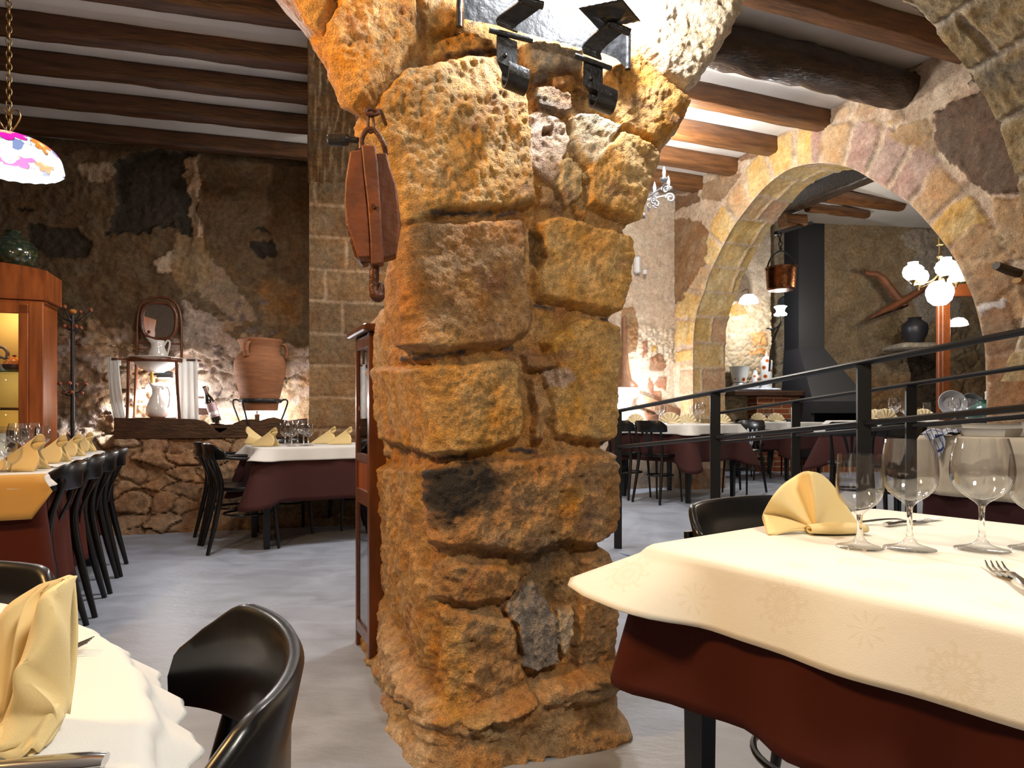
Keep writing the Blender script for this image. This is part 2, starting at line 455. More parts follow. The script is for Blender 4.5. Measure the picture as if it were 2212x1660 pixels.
# round off the edges: pull the corner inwards
rad = 0.035
cl = np.exp(-(dl + O) / rad); cr = np.exp(-(dr + O) / rad)
ZZ = np.repeat(zz[:, None], S.shape[1], 1)
X0 = FP.o[0] + S * FP.u[0] + O * FP.n[0]; Y0 = FP.o[1] + S * FP.u[1] + O * FP.n[1]
px, py = proj(X0, Y0, ZZ)
ORANGE = (0.56, 0.29, 0.075); OCHRE = (0.53, 0.31, 0.10); BROWN = (0.40, 0.22, 0.085); PALE = (0.60, 0.46, 0.30); PINK = (0.52, 0.37, 0.26); DARK = (0.05, 0.035, 0.022)
col = np.zeros(S.shape + (3,)); col[:] = (0.46, 0.25, 0.085)
h = np.zeros_like(S) + .012
PB = [
 ([(560,-120),(740,-120),(726,10),(707,60),(700,112),(660,80),(600,10)], ORANGE, .035, .03),
 ([(744,-120),(884,-120),(893,0),(905,113),(864,156),(826,185),(795,238),(770,290),(735,250),(703,118),(710,62),(730,10)], ORANGE, .055, .035),
 ([(890,-120),(1010,-120),(1008,40),(1000,70),(912,95),(898,0)], ORANGE, .03, .03),
 ([(912,102),(1002,76),(1066,92),(1066,122),(985,134),(912,146)], ORANGE, .03, .03),
 ([(1014,-120),(1340,-120),(1352,20),(1250,30),(1150,45),(1014,60)], PALE, .02, .03),
 ([(1010,66),(1250,40),(1345,52),(1355,110),(1290,130),(1130,95),(1070,88)], ORANGE, .005, .02),
 ([(1348,-120),(1700,-120),(1610,-40),(1594,0),(1547,92),(1474,196),(1427,168),(1368,110),(1352,40)], PALE, .05, .03),
 ([(869,160),(1000,134),(1080,131),(1131,205),(1137,262),(1150,400),(1150,448),(1100,462),(963,468),(905,496),(876,504),(800,330),(800,262),(826,205)], OCHRE, .06, .035),
 ([(1300,160),(1340,130),(1368,118),(1428,172),(1490,220),(1470,282),(1424,338),(1372,306),(1325,285),(1290,240)], ORANGE, .045, .03),
 ([(1253,380),(1262,350),(1330,292),(1392,316),(1434,346),(1420,412),(1390,500),(1340,482),(1255,455)], OCHRE, .06, .03),
 ([(1122,104),(1153,98),(1250,122),(1252,156),(1200,164),(1150,162),(1130,140)], (0.62, 0.52, 0.40), .045, .02),
 ([(1142,170),(1172,168),(1180,185),(1145,192)], (0.12, 0.09, 0.07), .035, .012),
 ([(1180,178),(1235,172),(1238,196),(1185,200)], BROWN, .04, .015),
 ([(1140,200),(1180,196),(1224,214),(1230,250),(1205,258),(1150,244)], (0.17, 0.13, 0.09), .045, .018),
 ([(1135,256),(1162,246),(1217,270),(1223,316),(1205,370),(1190,402),(1160,385),(1135,362)], PINK, .03, .012),
 ([(1223,262),(1253,250),(1300,262),(1332,282),(1305,322),(1288,345),(1270,368),(1244,357),(1228,316)], (0.62, 0.52, 0.36), .05, .02),
 ([(1204,353),(1225,350),(1248,375),(1248,429),(1212,457),(1196,430),(1192,405)], (0.56, 0.42, 0.22), .045, .018),
 ([(1155,405),(1188,412),(1190,452),(1155,452)], BROWN, .03, .012),
 ([(1230,445),(1260,462),(1258,480),(1232,470)], ORANGE, .03, .012),
 ([(872,506),(905,480),(1000,484),(1120,474),(1130,520),(1128,600),(1150,680),(1140,722),(1100,748),(960,766),(885,760),(860,690),(866,600)], BROWN, .06, .04),
 ([(1150,486),(1200,468),(1290,496),(1385,514),(1390,560),(1375,630),(1352,690),(1300,680),(1245,672),(1150,650),(1145,600)], OCHRE, .055, .035),
 ([(800,800),(828,794),(900,790),(1000,782),(1100,770),(1116,790),(1122,870),(1128,930),(1118,952),(1060,975),(990,985),(955,992),(915,975),(840,952),(800,940)], OCHRE, .06, .04),
 ([(1205,700),(1255,686),(1360,708),(1366,800),(1360,930),(1345,956),(1250,955),(1190,945),(1176,900),(1182,800),(1160,740)], OCHRE, .055, .035),
 ([(1128,822),(1158,806),(1168,850),(1182,880),(1172,930),(1165,958),(1140,950),(1145,880)], BROWN, .05, .02),
 ([(1122,768),(1200,764),(1206,790),(1170,802),(1124,800)], BROWN, .045, .015),
 ([(1165,802),(1212,795),(1232,820),(1200,838),(1170,832)], PINK, .03, .012),
 ([(935,1004),(1010,990),(1100,985),(1200,975),(1330,968),(1362,1010),(1362,1100),(1350,1140),(1330,1158),(1270,1178),(1225,1180),(1140,1200),(1060,1190),(945,1180),(935,1100)], BROWN, .06, .045),
 ([(1235,1196),(1330,1168),(1365,1230),(1368,1330),(1355,1400),(1330,1465),(1240,1460),(1225,1400),(1235,1300)], BROWN, .05, .04),
 ([(790,1000),(935,1004),(935,1190),(960,1290),(965,1420),(960,1530),(880,1480),(845,1440),(790,1420)], (0.40, 0.24, 0.09), .045, .05),
 ([(950,1205),(1090,1215),(1130,1240),(1100,1290),(1000,1305),(948,1290)], BROWN, .045, .035),
 ([(955,1312),(1050,1318),(1100,1330),(1125,1440),(1145,1490),(1090,1522),(1010,1548),(965,1540)], BROWN, .055, .035),
 ([(1150,1445),(1215,1440),(1330,1470),(1340,1482),(1200,1505),(1150,1500)], BROWN, .03, .03),
 ([(1191,1309),(1228,1309),(1226,1370),(1208,1414),(1190,1360)], (0.56, 0.42, 0.28), .05, .012),
]
# small dark slates packed into the joints
for a, b, c_, d_ in [(960,130,1068,118),(930,470,1000,466),(1005,468,1060,464),(1070,470,1110,462),(870,774,890,776),(905,775,935,770),(940,770,1000,762),(1080,756,1105,752),(960,992,1010,984),(1098,972,1155,976),(1290,690,1345,698),(1148,662,1190,672),(1290,955,1330,958),(1385,495,1345,488),(1168,1500,1195,1492),(1030,1555,1050,1548),(920,1530,1030,1562)]:
    w_ = 5 if a != 920 else 7
    PB.append(([(a, b - w_), (c_, d_ - w_), (c_ + 3, d_), (c_, d_ + w_), (a, b + w_), (a - 4, b)], (0.07, 0.055, 0.05), .012, .006))
Dm = np.maximum(Y0, .3)
PB = [(p_, c_, hh_ * .85 + .010, e_ * .55) for p_, c_, hh_, e_ in PB]
col, h = features(px, py, Dm, col, h, PB, 11, 2.6)
# bare patches and stains with a shape of their own
def patch(P, c, soft=0.006, amt=1.0, jit=7, hgt=0.0, seed=2):
    global col, h
    m = (px > min(p[0] for p in P) - 50) & (px < max(p[0] for p in P) + 50) & (py > min(p[1] for p in P) - 50) & (py < max(p[1] for p in P) + 50)
    x = px[m] + jit * 2 * fbm(px[m] / 16, py[m] / 16, seed, 4, seed); y = py[m] + jit * 2 * fbm(px[m] / 16, py[m] / 16, seed + 9, 4, seed)
    d = -sdf_poly(x, y, P) * Dm[m] / F; t = smooth(-soft, soft, d) * amt
    col[m] = mixc(col[m], c, t); 
    if hgt: h[m] = h[m] * (1 - t * .7) + hgt * t
patch([(950,1024),(985,1000),(1035,992),(1062,1020),(1055,1050),(1030,1080),(985,1112),(965,1100),(952,1060)], (0.02, 0.016, 0.013), .012, .93, 10)
patch([(1000,1010),(1080,1000),(1090,1060),(1050,1100),(1010,1100)], (0.10, 0.06, 0.03), .02, .45, 14)
patch([(1138,1246),(1160,1279),(1186,1316),(1196,1404),(1199,1424),(1170,1430),(1148,1437),(1121,1431),(1105,1336),(1078,1309),(1098,1289)], (0.30, 0.255, 0.21), .004, 1, 4, .045)
patch([(955,1340),(1000,1335),(1012,1420),(1015,1545),(960,1530),(950,1400)], (0.60, 0.33, 0.09), .01, .7, 8)
patch([(1140,500),(1160,510),(1165,560),(1150,590),(1140,560)], (0.12, 0.06, 0.02), .008, .8, 5, -.02)
patch([(1166,285),(1184,285),(1184,300),(1166,300)], (0.25, 0.10, 0.03), .004, .9, 2, -.01)
patch([(1020,590),(1080,600),(1070,650),(1030,640)], (0.20, 0.10, 0.06), .02, .5, 10)
patch([(1160,1175),(1230,1165),(1240,1200),(1190,1240),(1170,1300),(1215,1310),(1200,1250),(1150,1230)], (0.10, 0.06, 0.03), .012, .6, 8, -.01)
patch([(1040,1140),(1140,1130),(1180,1180),(1120,1230),(1040,1200)], (0.30, 0.20, 0.12), .02, .6, 12)
# pale plaster left on the side of the pillar
leftface = (np.arange(S.shape[1]) < ns - 1)[None, :] & np.ones_like(S, bool)
PL = [(790,560),(812,560),(838,640),(845,760),(838,860),(850,985),(832,990),(818,930),(808,850),(800,760),(792,680)]
PL2 = [(815,1090),(850,1110),(858,1200),(858,1300),(853,1420),(832,1415),(830,1300),(818,1200)]
for P, c, a in ((PL, (0.50, 0.35, 0.21), 1.0), (PL2, (0.46, 0.32, 0.20), .9), ([(789,470),(806,470),(813,600),(806,700),(792,690)], (0.66, 0.50, 0.26), 1.0)):
    x = px + 6 * fbm(px / 20, py / 30, 3, 3, 3); d = -sdf_poly(x, py, P) * Dm / F; t = smooth(-.004, .006, d) * leftface * a
    col = mixc(col, c, t); h = h * (1 - t * .6) + .02 * t
# a few generic joints on the far part of the side face
back = np.clip((O - 0.35) / 0.2, 0, 1) * leftface
# broad relief and rough grain
P3 = (X0, Y0, ZZ)
n1 = fbm(X0 * 7, Y0 * 7, ZZ * 7, 5, 31); n2 = fbm(X0 * 26, Y0 * 26, ZZ * 26, 5, 37); n3 = fbm(X0 * 75, Y0 * 75, ZZ * 75, 3, 41)
pits = np.clip(vnoise(X0 * 48, Y0 * 48, ZZ * 48, 51) - 0.45, 0, 1)
rough = 0.6 + 0.6 * (ZZ < 0.9)
h = h + 0.016 * n1 + 0.014 * rough * n2 + 0.006 * n3 - 0.02 * pits * rough - 0.045 * (cl + cr) ** 1.0 * (0.4 + 0.3 * n1)
# base block
zb = np.interp(px, [820, 890, 1000, 1190, 1345, 1400], [0.30, 0.20, 0.135, 0.20, 0.225, 0.225]) + 0.012 * n1
tb = smooth(zb + 0.025, zb - 0.03, ZZ) * np.where(leftface, np.clip(1.25 - O * 1.2, .2, 1), 1)
h = h + tb * (0.075 + 0.02 * fbm(X0 * 9, Y0 * 9, ZZ * 9, 3, 77)) + smooth(0.06, 0, ZZ) * 0.03
col = mixc(col, (0.46, 0.28, 0.13), tb * .8)
col = mixc(col, (0.60, 0.44, 0.27), tb * leftface * 0.8)
col = col * (1 + 0.55 * n2[..., None] * .6 + 0.25 * n3[..., None])
col = mixc(col, (0.55, 0.34, 0.10), smooth(0.15, 0.5, fbm(X0 * 11, Y0 * 11, ZZ * 11, 4, 61)) * .35)
col = mixc(col, (0.22, 0.10, 0.06), smooth(0.2, 0.6, fbm(X0 * 14, Y0 * 14, ZZ * 14, 4, 71)) * .6)
col = mixc(col, (0.16, 0.10, 0.07), smooth(0.25, 0.6, pits) * .5)
ST1 = [(950,1024),(985,1000),(1035,992),(1062,1020),(1055,1050),(1030,1080),(985,1112),(965,1100),(952,1060)]
patch(ST1, (0.012, 0.010, 0.009), .014, .97, 9)
patch([(1000,1000),(1075,1000),(1085,1050),(1050,1095),(1010,1105)], (0.07, 0.045, 0.025), .02, .5, 16)
patch([(960,1090),(1000,1100),(985,1150),(965,1135)], (0.03, 0.022, 0.015), .012, .7, 12)
patch([(1095,1180),(1170,1150),(1215,1190),(1180,1235),(1170,1300),(1130,1240)], (0.13, 0.085, 0.05), .02, .55, 12)
X = X0 + h * (NU * FP.u[0] + NN * FP.n[0]); Y = Y0 + h * (NU * FP.u[1] + NN * FP.n[1])
pil = height_mesh('stone_pillar', X, Y, ZZ, col, M_pillar)
tag(pil, 'massive ochre sandstone pillar of rough blocks in the middle of the room', 'pillar')

# ---------------------------------------------------------------- grids for flat walls
def wall_grid(name, pl, s0, s1, z0, z1, step, fn, mat, hole=None, sign=1.0, sstep=None):
    nu = int((s1 - s0) / (sstep or step)) + 1; nv = int((z1 - z0) / step) + 1
    s, z = np.meshgrid(np.linspace(s0, s1, nu), np.linspace(z0, z1, nv), indexing='ij')
    keep = None
    if hole is not None:
        d = hole(s, z); e = 1e-3
        gx = (hole(s + e, z) - d) / e; gz = (hole(s, z + e) - d) / e
        m = np.abs(d) < step * .75
        s = np.where(m, s - d * gx, s); z = np.where(m, z - d * gz, z)
        dd = hole(s, z); dc = (dd[:-1, :-1] + dd[1:, :-1] + dd[1:, 1:] + dd[:-1, 1:]) / 4
        keep = dc > 0.0005
    X, Y, Z = pl.world(s, z)
    px, py = proj(X, Y, Z)
    col, h = fn(s, z, px, py, np.maximum(Y, .3))
    if hole is not None: h = h * smooth(0, 0.03, np.maximum(hole(s, z), 0))
    X = X + sign * h * pl.n[0]; Y = Y + sign * h * pl.n[1]
    return height_mesh(name, X, Y, Z, col, mat, keep)

# the back wall of the left room
BW0 = Plane(-1.8, 5.8, 15); BWL = BW0.moved(.10); BW = BW0.moved(.38)
bench_s = float(BWL.sz(246, 950)[0])
def f_back(s, z, px, py, D):
    col = np.zeros(s.shape + (3,)); 
    r, cid = rubble(s, z, .27, .15, 5, .035, .75); r = r * (1 - .75 * smooth(.0, .35, fbm(s * 2.1, z * 2.1, 3, 4, 6)))
    n = fbm(s * 2.3, z * 2.3, 0, 5, 8); n2 = fbm(s * 9, z * 9, 1, 4, 9)
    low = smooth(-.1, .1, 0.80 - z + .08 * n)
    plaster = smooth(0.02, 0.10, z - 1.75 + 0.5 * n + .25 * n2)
    c1 = np.stack([.33 + .12 * (cid - .5), .205 + .09 * (cid - .5), .115 + .05 * (cid - .5)], -1)
    col = mixc(np.zeros_like(c1) + (.27, .18, .10), (.27, .18, .10), r); col = col * (1 - r[..., None]) + c1 * r[..., None]
    h = (.022 + .022 * (cid - .3)) * r
    # lower rubble: stronger relief
    h = h + low * (.010 + .03 * cid) * r
    mid = np.clip(1 - low - plaster, 0, 1)
    col = mixc(col, (.36, .28, .235), mid * smooth(-.1, .25, n2 + n * .5) * .75); h = h * (1 - mid * .35)
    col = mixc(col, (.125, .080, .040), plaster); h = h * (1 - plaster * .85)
    F2 = [
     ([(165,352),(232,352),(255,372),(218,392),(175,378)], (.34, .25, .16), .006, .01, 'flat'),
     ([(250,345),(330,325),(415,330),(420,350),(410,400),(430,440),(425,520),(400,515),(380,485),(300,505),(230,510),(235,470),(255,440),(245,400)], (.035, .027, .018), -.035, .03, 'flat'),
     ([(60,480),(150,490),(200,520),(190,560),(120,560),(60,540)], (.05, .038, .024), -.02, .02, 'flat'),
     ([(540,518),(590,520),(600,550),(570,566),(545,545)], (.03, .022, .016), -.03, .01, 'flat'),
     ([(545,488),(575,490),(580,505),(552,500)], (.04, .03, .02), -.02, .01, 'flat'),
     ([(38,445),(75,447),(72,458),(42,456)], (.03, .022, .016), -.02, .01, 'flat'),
     ([(395,345),(430,335),(425,430),(436,500),(425,560),(445,580),(470,600),(455,620),(420,590),(405,560),(418,520),(408,430)], (.40, .29, .19), .012, .012, 'flat'),
     ([(325,560),(370,545),(400,560),(420,580),(445,600),(430,606),(390,588),(345,584)], (.48, .36, .25), .015, .01, 'flat'),
     ([(455,555),(500,600),(560,690),(520,700),(440,640),(395,600)], (.27, .19, .12), .0, .02, 'flat'),
     ([(380,500),(440,520),(470,600),(400,640),(370,600)], (.22, .15, .08), .0, .02, 'flat'),
     ([(560,610),(600,600),(650,620),(655,700),(600,740),(560,690)], (.20, .115, .05), .0, .02, 'flat'),
     ([(390,640),(480,700),(560,790),(620,880),(520,900),(430,880),(400,800)], (.33, .25, .19), .01, .02, 'flat'),
    ]
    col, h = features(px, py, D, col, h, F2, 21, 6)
    for k in range(26):
        a, b = 420 + 190 * _T[k], 640 + 220 * _T[k + 50]; q = 5 + 8 * _T[k + 90]
        col, h = features(px, py, D, col, h, [([(a - q, b - 3), (a + 2, b - q * .6), (a + q, b + 2), (a - 1, b + q * .5)], (.13, .09, .075), .01, .008, 'flat')], 22 + k, 2)
    h = h + .02 * n + .020 * n2 + .010 * fbm(s * 30, z * 30, 0, 3, 12)
    bench = smooth(.80, .785, z) * smooth(bench_s - .02, bench_s + .01, s); h = h + .27 * bench
    # foot of the wall swells onto the floor
    h = h + .10 * smooth(.16, -.02, z + .05 * n2)
    return col * (1 + .25 * n2[..., None]), h
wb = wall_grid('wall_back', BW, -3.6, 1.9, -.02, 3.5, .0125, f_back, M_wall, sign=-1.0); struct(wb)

# pier of dressed stone at the end of the back wall
PW = BW0.moved(0.07)
def f_pier(s, z, px, py, D):
    r, cid = courses(s + .1, z, .285, 1.4, 15, .012)
    c = .19 + .08 * (cid - .5); col = np.stack([c * 1.12, c * .70, c * .34], -1); col = mixc(col * .0 + (.36, .25, .15), (.3, .2, .1), 0 * r) * (1 - r[..., None]) + col * r[..., None]
    n = fbm(s * 6, z * 6, 0, 5, 18)
    return col * (1 + .3 * n[..., None]), .012 * r + .014 * n + .006 * fbm(s * 30, z * 30, 0, 3, 12)
pier_s0 = float(PW.sz(668, 700)[0])
pr = wall_grid('wall_pier', PW, pier_s0, pier_s0 + .95, -.02, 3.4, .012, f_pier, M_wall, sign=-1.0); struct(pr)
sd = Plane(float(PW.world(pier_s0, 0)[0]), float(PW.world(pier_s0, 0)[1]), 105)
def f_side(s, z, px, py, D):
    n = fbm(s * 6, z * 6, 0, 5, 28)
    return np.zeros(s.shape + (3,)) + np.array((.25, .18, .10)) * (1 + .3 * n[..., None]), .01 * n
o = wall_grid('wall_pier_side', sd, 0, .45, -.02, 3.4, .02, f_side, M_wall, sign=1.0); struct(o)

# wall over the passage between the back pier and the pillar (its underside is what shows)
M_soffit = stone_mat('soffit_stone', 1.0, .7, .8, .3, .02, .5)
def f_sof(u, v):
    n = fbm(u * 3, v * 40, 0, 4, 33); n2 = fbm(u * 8, v * 8, 0, 4, 35); 
    return np.stack([.24 + .08 * n, .155 + .055 * n, .075 + .03 * n], -1) * (1 + .3 * n2[..., None]), .02 * n + .015 * n2
u_, v_ = np.meshgrid(np.linspace(0, 1, 220), np.linspace(0, 1, 90), indexing='ij')
Yc = 5.55 - 3.0 * u_; Xc = -.309 * Yc + .72 * v_ ; 
cc, hh = f_sof(u_ * 3, v_ * .7)
Zc = 3.02 + .20 * u_ - hh - .10 * smooth(.12, 0, u_)
Zc = np.where(v_ < 1e-6, 3.62, Zc)
o = height_mesh('wall_passage', Xc, Yc, Zc, cc, M_soffit); struct(o)

# ---------------------------------------------------------------- the wall with the round arch on the right
WR = Plane(3.306, 4.287, 112.5)
ARCH_PX = [(1497,1125),(1497,1000),(1497,860),(1497,760),(1499,715),(1506,672),(1521,630),(1533,591),(1576,504),(1610,455),(1647,410),(1682,380),(1718,361),(1770,353),(1813,357),(1850,369),(1892,394),(1932,418),(1971,447),(2022,504),(2060,556),(2083,602),(2100,640),(2112,680),(2122,725),(2128,765),(2131,889),(2133,1000),(2135,1125)]
arch_sz = WR.poly(ARCH_PX)
arch_c = np.array([(p.x, p.y) for p in bez([(a, b, 0) for a, b in arch_sz], 140)])
ARCHP = np.concatenate([arch_c, [[arch_c[-1, 0], -1.0], [arch_c[0, 0], -1.0]]])
def hole_arch(s, z):
    return sdf_poly(s, z, ARCHP)
YEL = (.55, .36, .13); MAU = (.38, .25, .20); ORS = (.46, .30, .16); DKS = (.13, .085, .055); PLB = (.50, .38, .27)
def f_arch(s, z, px, py, D):
    col = np.zeros(s.shape + (3,)) + np.array(PLB); n = fbm(s * 3, z * 3, 0, 5, 48); n2 = fbm(s * 11, z * 11, 1, 4, 49)
    h = .008 * n
    r, cid = rubble(s, z, .26, .2, 44, .16); rub = smooth(-.05, .15, n - .1)
    rc = np.stack([.40 + .15 * (cid - .5), .27 + .11 * (cid - .5), .16 + .07 * (cid - .5)], -1)
    t = r * rub * .85; col = col * (1 - t[..., None]) + rc * t[..., None]; h = h + .02 * t
    # voussoirs round the opening
    d = hole_arch(s, z)
    cs, cz = arch_sz[:, 0].mean(), 1.75
    cs = (arch_c[20, 0] + arch_c[-20, 0]) / 2
    ang = np.arctan2(z - cz, s - cs); al = np.where(z > cz, ang, 0)
    k = ang * 1.35 / .255; kk = np.floor(k + .1 * n2); fr = k + .1 * n2 - kk
    vid = _h(kk.astype(np.int64), 0 * kk.astype(np.int64), 0 * kk.astype(np.int64), 3)
    dep = .30 + .08 * vid
    jt = smooth(.06, .13, np.minimum(fr, 1 - fr) + .05 * n2) * smooth(0, .02, dep - d + .02 * n2) * (z > cz - .15)
    pal = np.array([YEL, ORS, YEL, ORS, MAU, ORS, MAU, YEL]); 
    side = s < cs  # nearer, right hand side is mauve
    pid = (vid * 7.99).astype(int); vc = pal[pid]
    vc = np.where((s < cs - .1)[..., None] & (vid > .35)[..., None], np.array(MAU), vc)
    vc = np.where((s > cs)[..., None] & (vid > .25)[..., None], np.array(YEL) * .9 + np.array(ORS) * .1, vc)
    jt = jt * (d > 0)
    t = jt * .9; col = col * (1 - t[..., None]) + vc * t[..., None]; h = h * (1 - t) + .022 * t
    # jamb stones on the far side
    jm = (z <= cz - .15) * smooth(0, .02, .20 + .1 * vid - d + .02 * n2) * (d > 0)
    r2, c2 = courses(s * 0 + .1, z, .30, 4, 55, .014); t = jm * r2
    jc = np.stack([.44 + .1 * (c2 - .5), .29 + .07 * (c2 - .5), .16 + 0 * c2], -1)
    col = col * (1 - t[..., None]) + jc * t[..., None]; h = h * (1 - t) + .02 * t
    FR = [
     ([(2022,238),(2075,215),(2140,188),(2170,215),(2180,250),(2212,330),(2260,420),(2200,420),(2120,415),(2095,390),(2050,352),(2025,320),(2018,290)], DKS, .035, .03),
     ([(2090,160),(2110,148),(2130,180),(2100,188)], (.08, .06, .045), .02, .015),
     ([(1925,285),(1990,258),(2012,262),(2010,300),(1985,318),(1930,306)], (.44, .28, .14), .02, .015),
     ([(1912,262),(1935,258),(1930,275)], (.40, .25, .12), .02, .01),
     ([(1405,520),(1440,488),(1470,470),(1505,475),(1530,500),(1525,570),(1500,600),(1478,650),(1445,655),(1425,640),(1430,600),(1408,560)], (.24, .14, .07), -.012, .01, 'flat'),
     ([(1430,450),(1460,420),(1510,415),(1500,440),(1440,462)], (.22, .13, .075), -.012, .01, 'flat'),
     ([(1512,400),(1560,370),(1600,372),(1580,405),(1545,440),(1515,430)], (.26, .17, .10), -.01, .01, 'flat'),
     ([(1580,335),(1625,322),(1640,330),(1600,355)], (.24, .15, .09), -.01, .01, 'flat'),
     ([(2140,430),(2240,420),(2260,560),(2200,560),(2165,530),(2150,480)], (.42, .27, .14), .03, .03),
     ([(2060,520),(2120,480),(2158,500),(2165,545),(2110,560),(2070,560)], (.36, .23, .12), .03, .02),
     ([(2085,590),(2120,565),(2180,570),(2195,620),(2150,655),(2110,665),(2095,630)], (.38, .24, .13), .035, .025),
     ([(2115,668),(2180,650),(2200,690),(2205,760),(2130,765)], (.30, .18, .10), .03, .02),
     ([(2112,665),(2150,648),(2185,650),(2170,664),(2120,680)], (.55, .50, .47), .01, .01, 'flat'),
     ([(2132,775),(2190,770),(2230,800),(2230,900),(2150,905),(2136,860)], (.36, .20, .10), .02, .02),
     ([(1980,120),(2010,110),(1960,160),(1975,175)], (.07, .05, .04), -.02, .01, 'flat'),
    ]
    col, h = features(px, py, D, col, h, FR, 61, 5)
    h = h + .010 * n2 + .006 * fbm(s * 28, z * 28, 0, 3, 12)
    return col * (1 + .28 * n2[..., None]), h
smax = float(WR.sz(1455, 800)[0])
wr = wall_grid('wall_right', WR, -1.4, smax, -.05, 3.66, .0125, f_arch, M_wall_lit, hole=hole_arch, sign=1.0); struct(wr)
# the thickness of the arch
nc = len(arch_c); nt_ = 34
seg = np.concatenate([[0], np.cumsum(np.hypot(*(arch_c[1:] - arch_c[:-1]).T))])
aa = np.linspace(0, seg[-1], 420); cs_ = np.interp(aa, seg, arch_c[:, 0]); cz_ = np.interp(aa, seg, arch_c[:, 1])
A, Tt = np.meshgrid(aa, np.linspace(0, .46, nt_), indexing='ij')
cS = np.repeat(cs_[:, None], nt_, 1); cZ = np.repeat(cz_[:, None], nt_, 1)
Xc, Yc, Zc = WR.world(cS, cZ); Xc = Xc - WR.n[0] * Tt; Yc = Yc - WR.n[1] * Tt
r, cid = courses(Tt + .3, A, .285, .62, 66, .012); n = fbm(A * 7, Tt * 7, 0, 5, 67)
pal = np.array([(.47, .32, .17), (.48, .33, .13), (.42, .27, .17), (.46, .30, .18), (.52, .37, .17)])
cc = pal[(cid * 4.99).astype(int)]; cc = (np.zeros_like(cc) + (.48, .36, .25)) * (1 - r[..., None]) + cc * r[..., None]
tx = np.gradient(cs_, aa)[:, None]; tz = np.gradient(cz_, aa)[:, None]
hh = (.014 * r + .012 * n + .006 * fbm(A * 30, Tt * 30, 0, 3, 68)) * smooth(0, .03, Tt)
cS2 = cS + hh * (-tz) * -1; cZ2 = cZ + hh * tx * -1
Xc, Yc, Zc = WR.world(cS2, cZ2); Xc = Xc - WR.n[0] * Tt; Yc = Yc - WR.n[1] * Tt
o = height_mesh('wall_arch_reveal', Xc, Yc, Zc, cc * (1 + .3 * n[..., None]), M_wall_lit); struct(o)

# ---------------------------------------------------------------- back wall of the right room, up to the corner
_c = WR.pt(1455, 800)
BR = Plane(_c.x, _c.y, 21)
def f_backr(s, z, px, py, D):
    col = np.zeros(s.shape + (3,)) + np.array((.55, .44, .33)); n = fbm(s * 3, z * 3, 0, 5, 78); n2 = fbm(s * 12, z * 12, 1, 4, 79)
    h = .01 * n
    FR = [([(1340,670),(1365,660),(1380,700),(1372,760),(1345,770)], (.30, .18, .09), .01, .01, 'flat'),
          ([(1385,740),(1395,735),(1400,760),(1388,775)], (.28, .13, .07), .01, .006, 'flat'),
          ([(1395,835),(1402,815),(1412,830),(1408,855)], (.30, .13, .08), .01, .006, 'flat'),
          ([(1412,830),(1420,815),(1440,815),(1436,845),(1418,840)], (.30, .15, .09), .01, .006, 'flat'),
          ([(1405,845),(1425,845),(1430,868),(1412,866)], (.28, .14, .08), .01, .006, 'flat'),
          ([(1400,775),(1425,760),(1440,790),(1430,805),(1402,802)], (.30, .17, .10), .012, .006, 'flat'),
          ([(1385,890),(1400,885),(1412,900),(1398,915)], (.26, .13, .08), .01, .006, 'flat'),
          ([(1404,748),(1416,742),(1420,755),(1408,762)], (.50, .33, .12), .01, .006, 'flat')]
    r, cid = rubble(s, z, .07, .035, 84, .12)
    m = smooth(0, .05, 2.05 - z + .1 * n) * smooth(0, .05, z - 1.55) * smooth(-.9, -.5, s)
    rc = np.stack([.58 + .1 * (cid - .5), .48 + .1 * (cid - .5), .36 + .1 * (cid - .5)], -1)
    col = col * (1 - m[..., None]) + rc * m[..., None]; h = h + .02 * r * m
    col, h = features(px, py, D, col, h, FR, 81, 2)
    h = h + .008 * n2
    return col * (1 + .2 * n2[..., None]), h
o = wall_grid('wall_back_right', BR, -2.6, .02, -.05, 3.66, .015, f_backr, M_wall_lit, sign=-1.0); struct(o)

# ---------------------------------------------------------------- the far room behind the arch
CWL = Plane(4.9, 10.8, 8.5); ZF = 0.15
def f_far(s, z, px, py, D):
    n = fbm(s * 1.6, z * 1.6, 0, 5, 88); n2 = fbm(s * 7, z * 7, 1, 4, 89)
    r, cid = rubble(s, z, .38, .24, 85, .04, .75); r = r * (1 - .7 * smooth(-.1, .3, fbm(s * 1.7, z * 1.7, 3, 4, 86)))
    rc = np.stack([.30 + .14 * (cid - .5), .22 + .11 * (cid - .5), .12 + .07 * (cid - .5)], -1)
    col = (np.zeros_like(rc) + (.38, .30, .20)) * (1 - r[..., None]) + rc * r[..., None]; h = .05 * r
    up = smooth(-.1, .2, z - 2.55 + .5 * n)
    col = mixc(col, (.42, .32, .20), up); h = h * (1 - up * .9)
    low = smooth(.2, -.1, z - 1.6) * smooth(-.05, .1, s - .35); col = mixc(col, (.33, .19, .09), low * .7)
    FR = [([(1945,505),(1985,490),(2040,500),(2050,540),(1990,552),(1955,535)], (.50, .42, .34), .03, .02, 'flat'),
          ([(1975,545),(2020,530),(2060,545),(2080,700),(1985,700),(1960,620)], (.42, .37, .31), .02, .05, 'flat'),
          ([(1955,745),(2040,745),(2040,900),(1970,880)], (.08, .055, .035), -.05, .03, 'flat')]
    col, h = features(px, py, D, col, h, FR, 91, 5)
    return col * (1 + .3 * n2[..., None]), h + .04 * n + .02 * n2 + .01 * fbm(s * 20, z * 20, 0, 3, 12)
o = wall_grid('wall_far', CWL, -3.2, 5.2, 0, 4.2, .022, f_far, M_wall, sign=-1.0); struct(o)
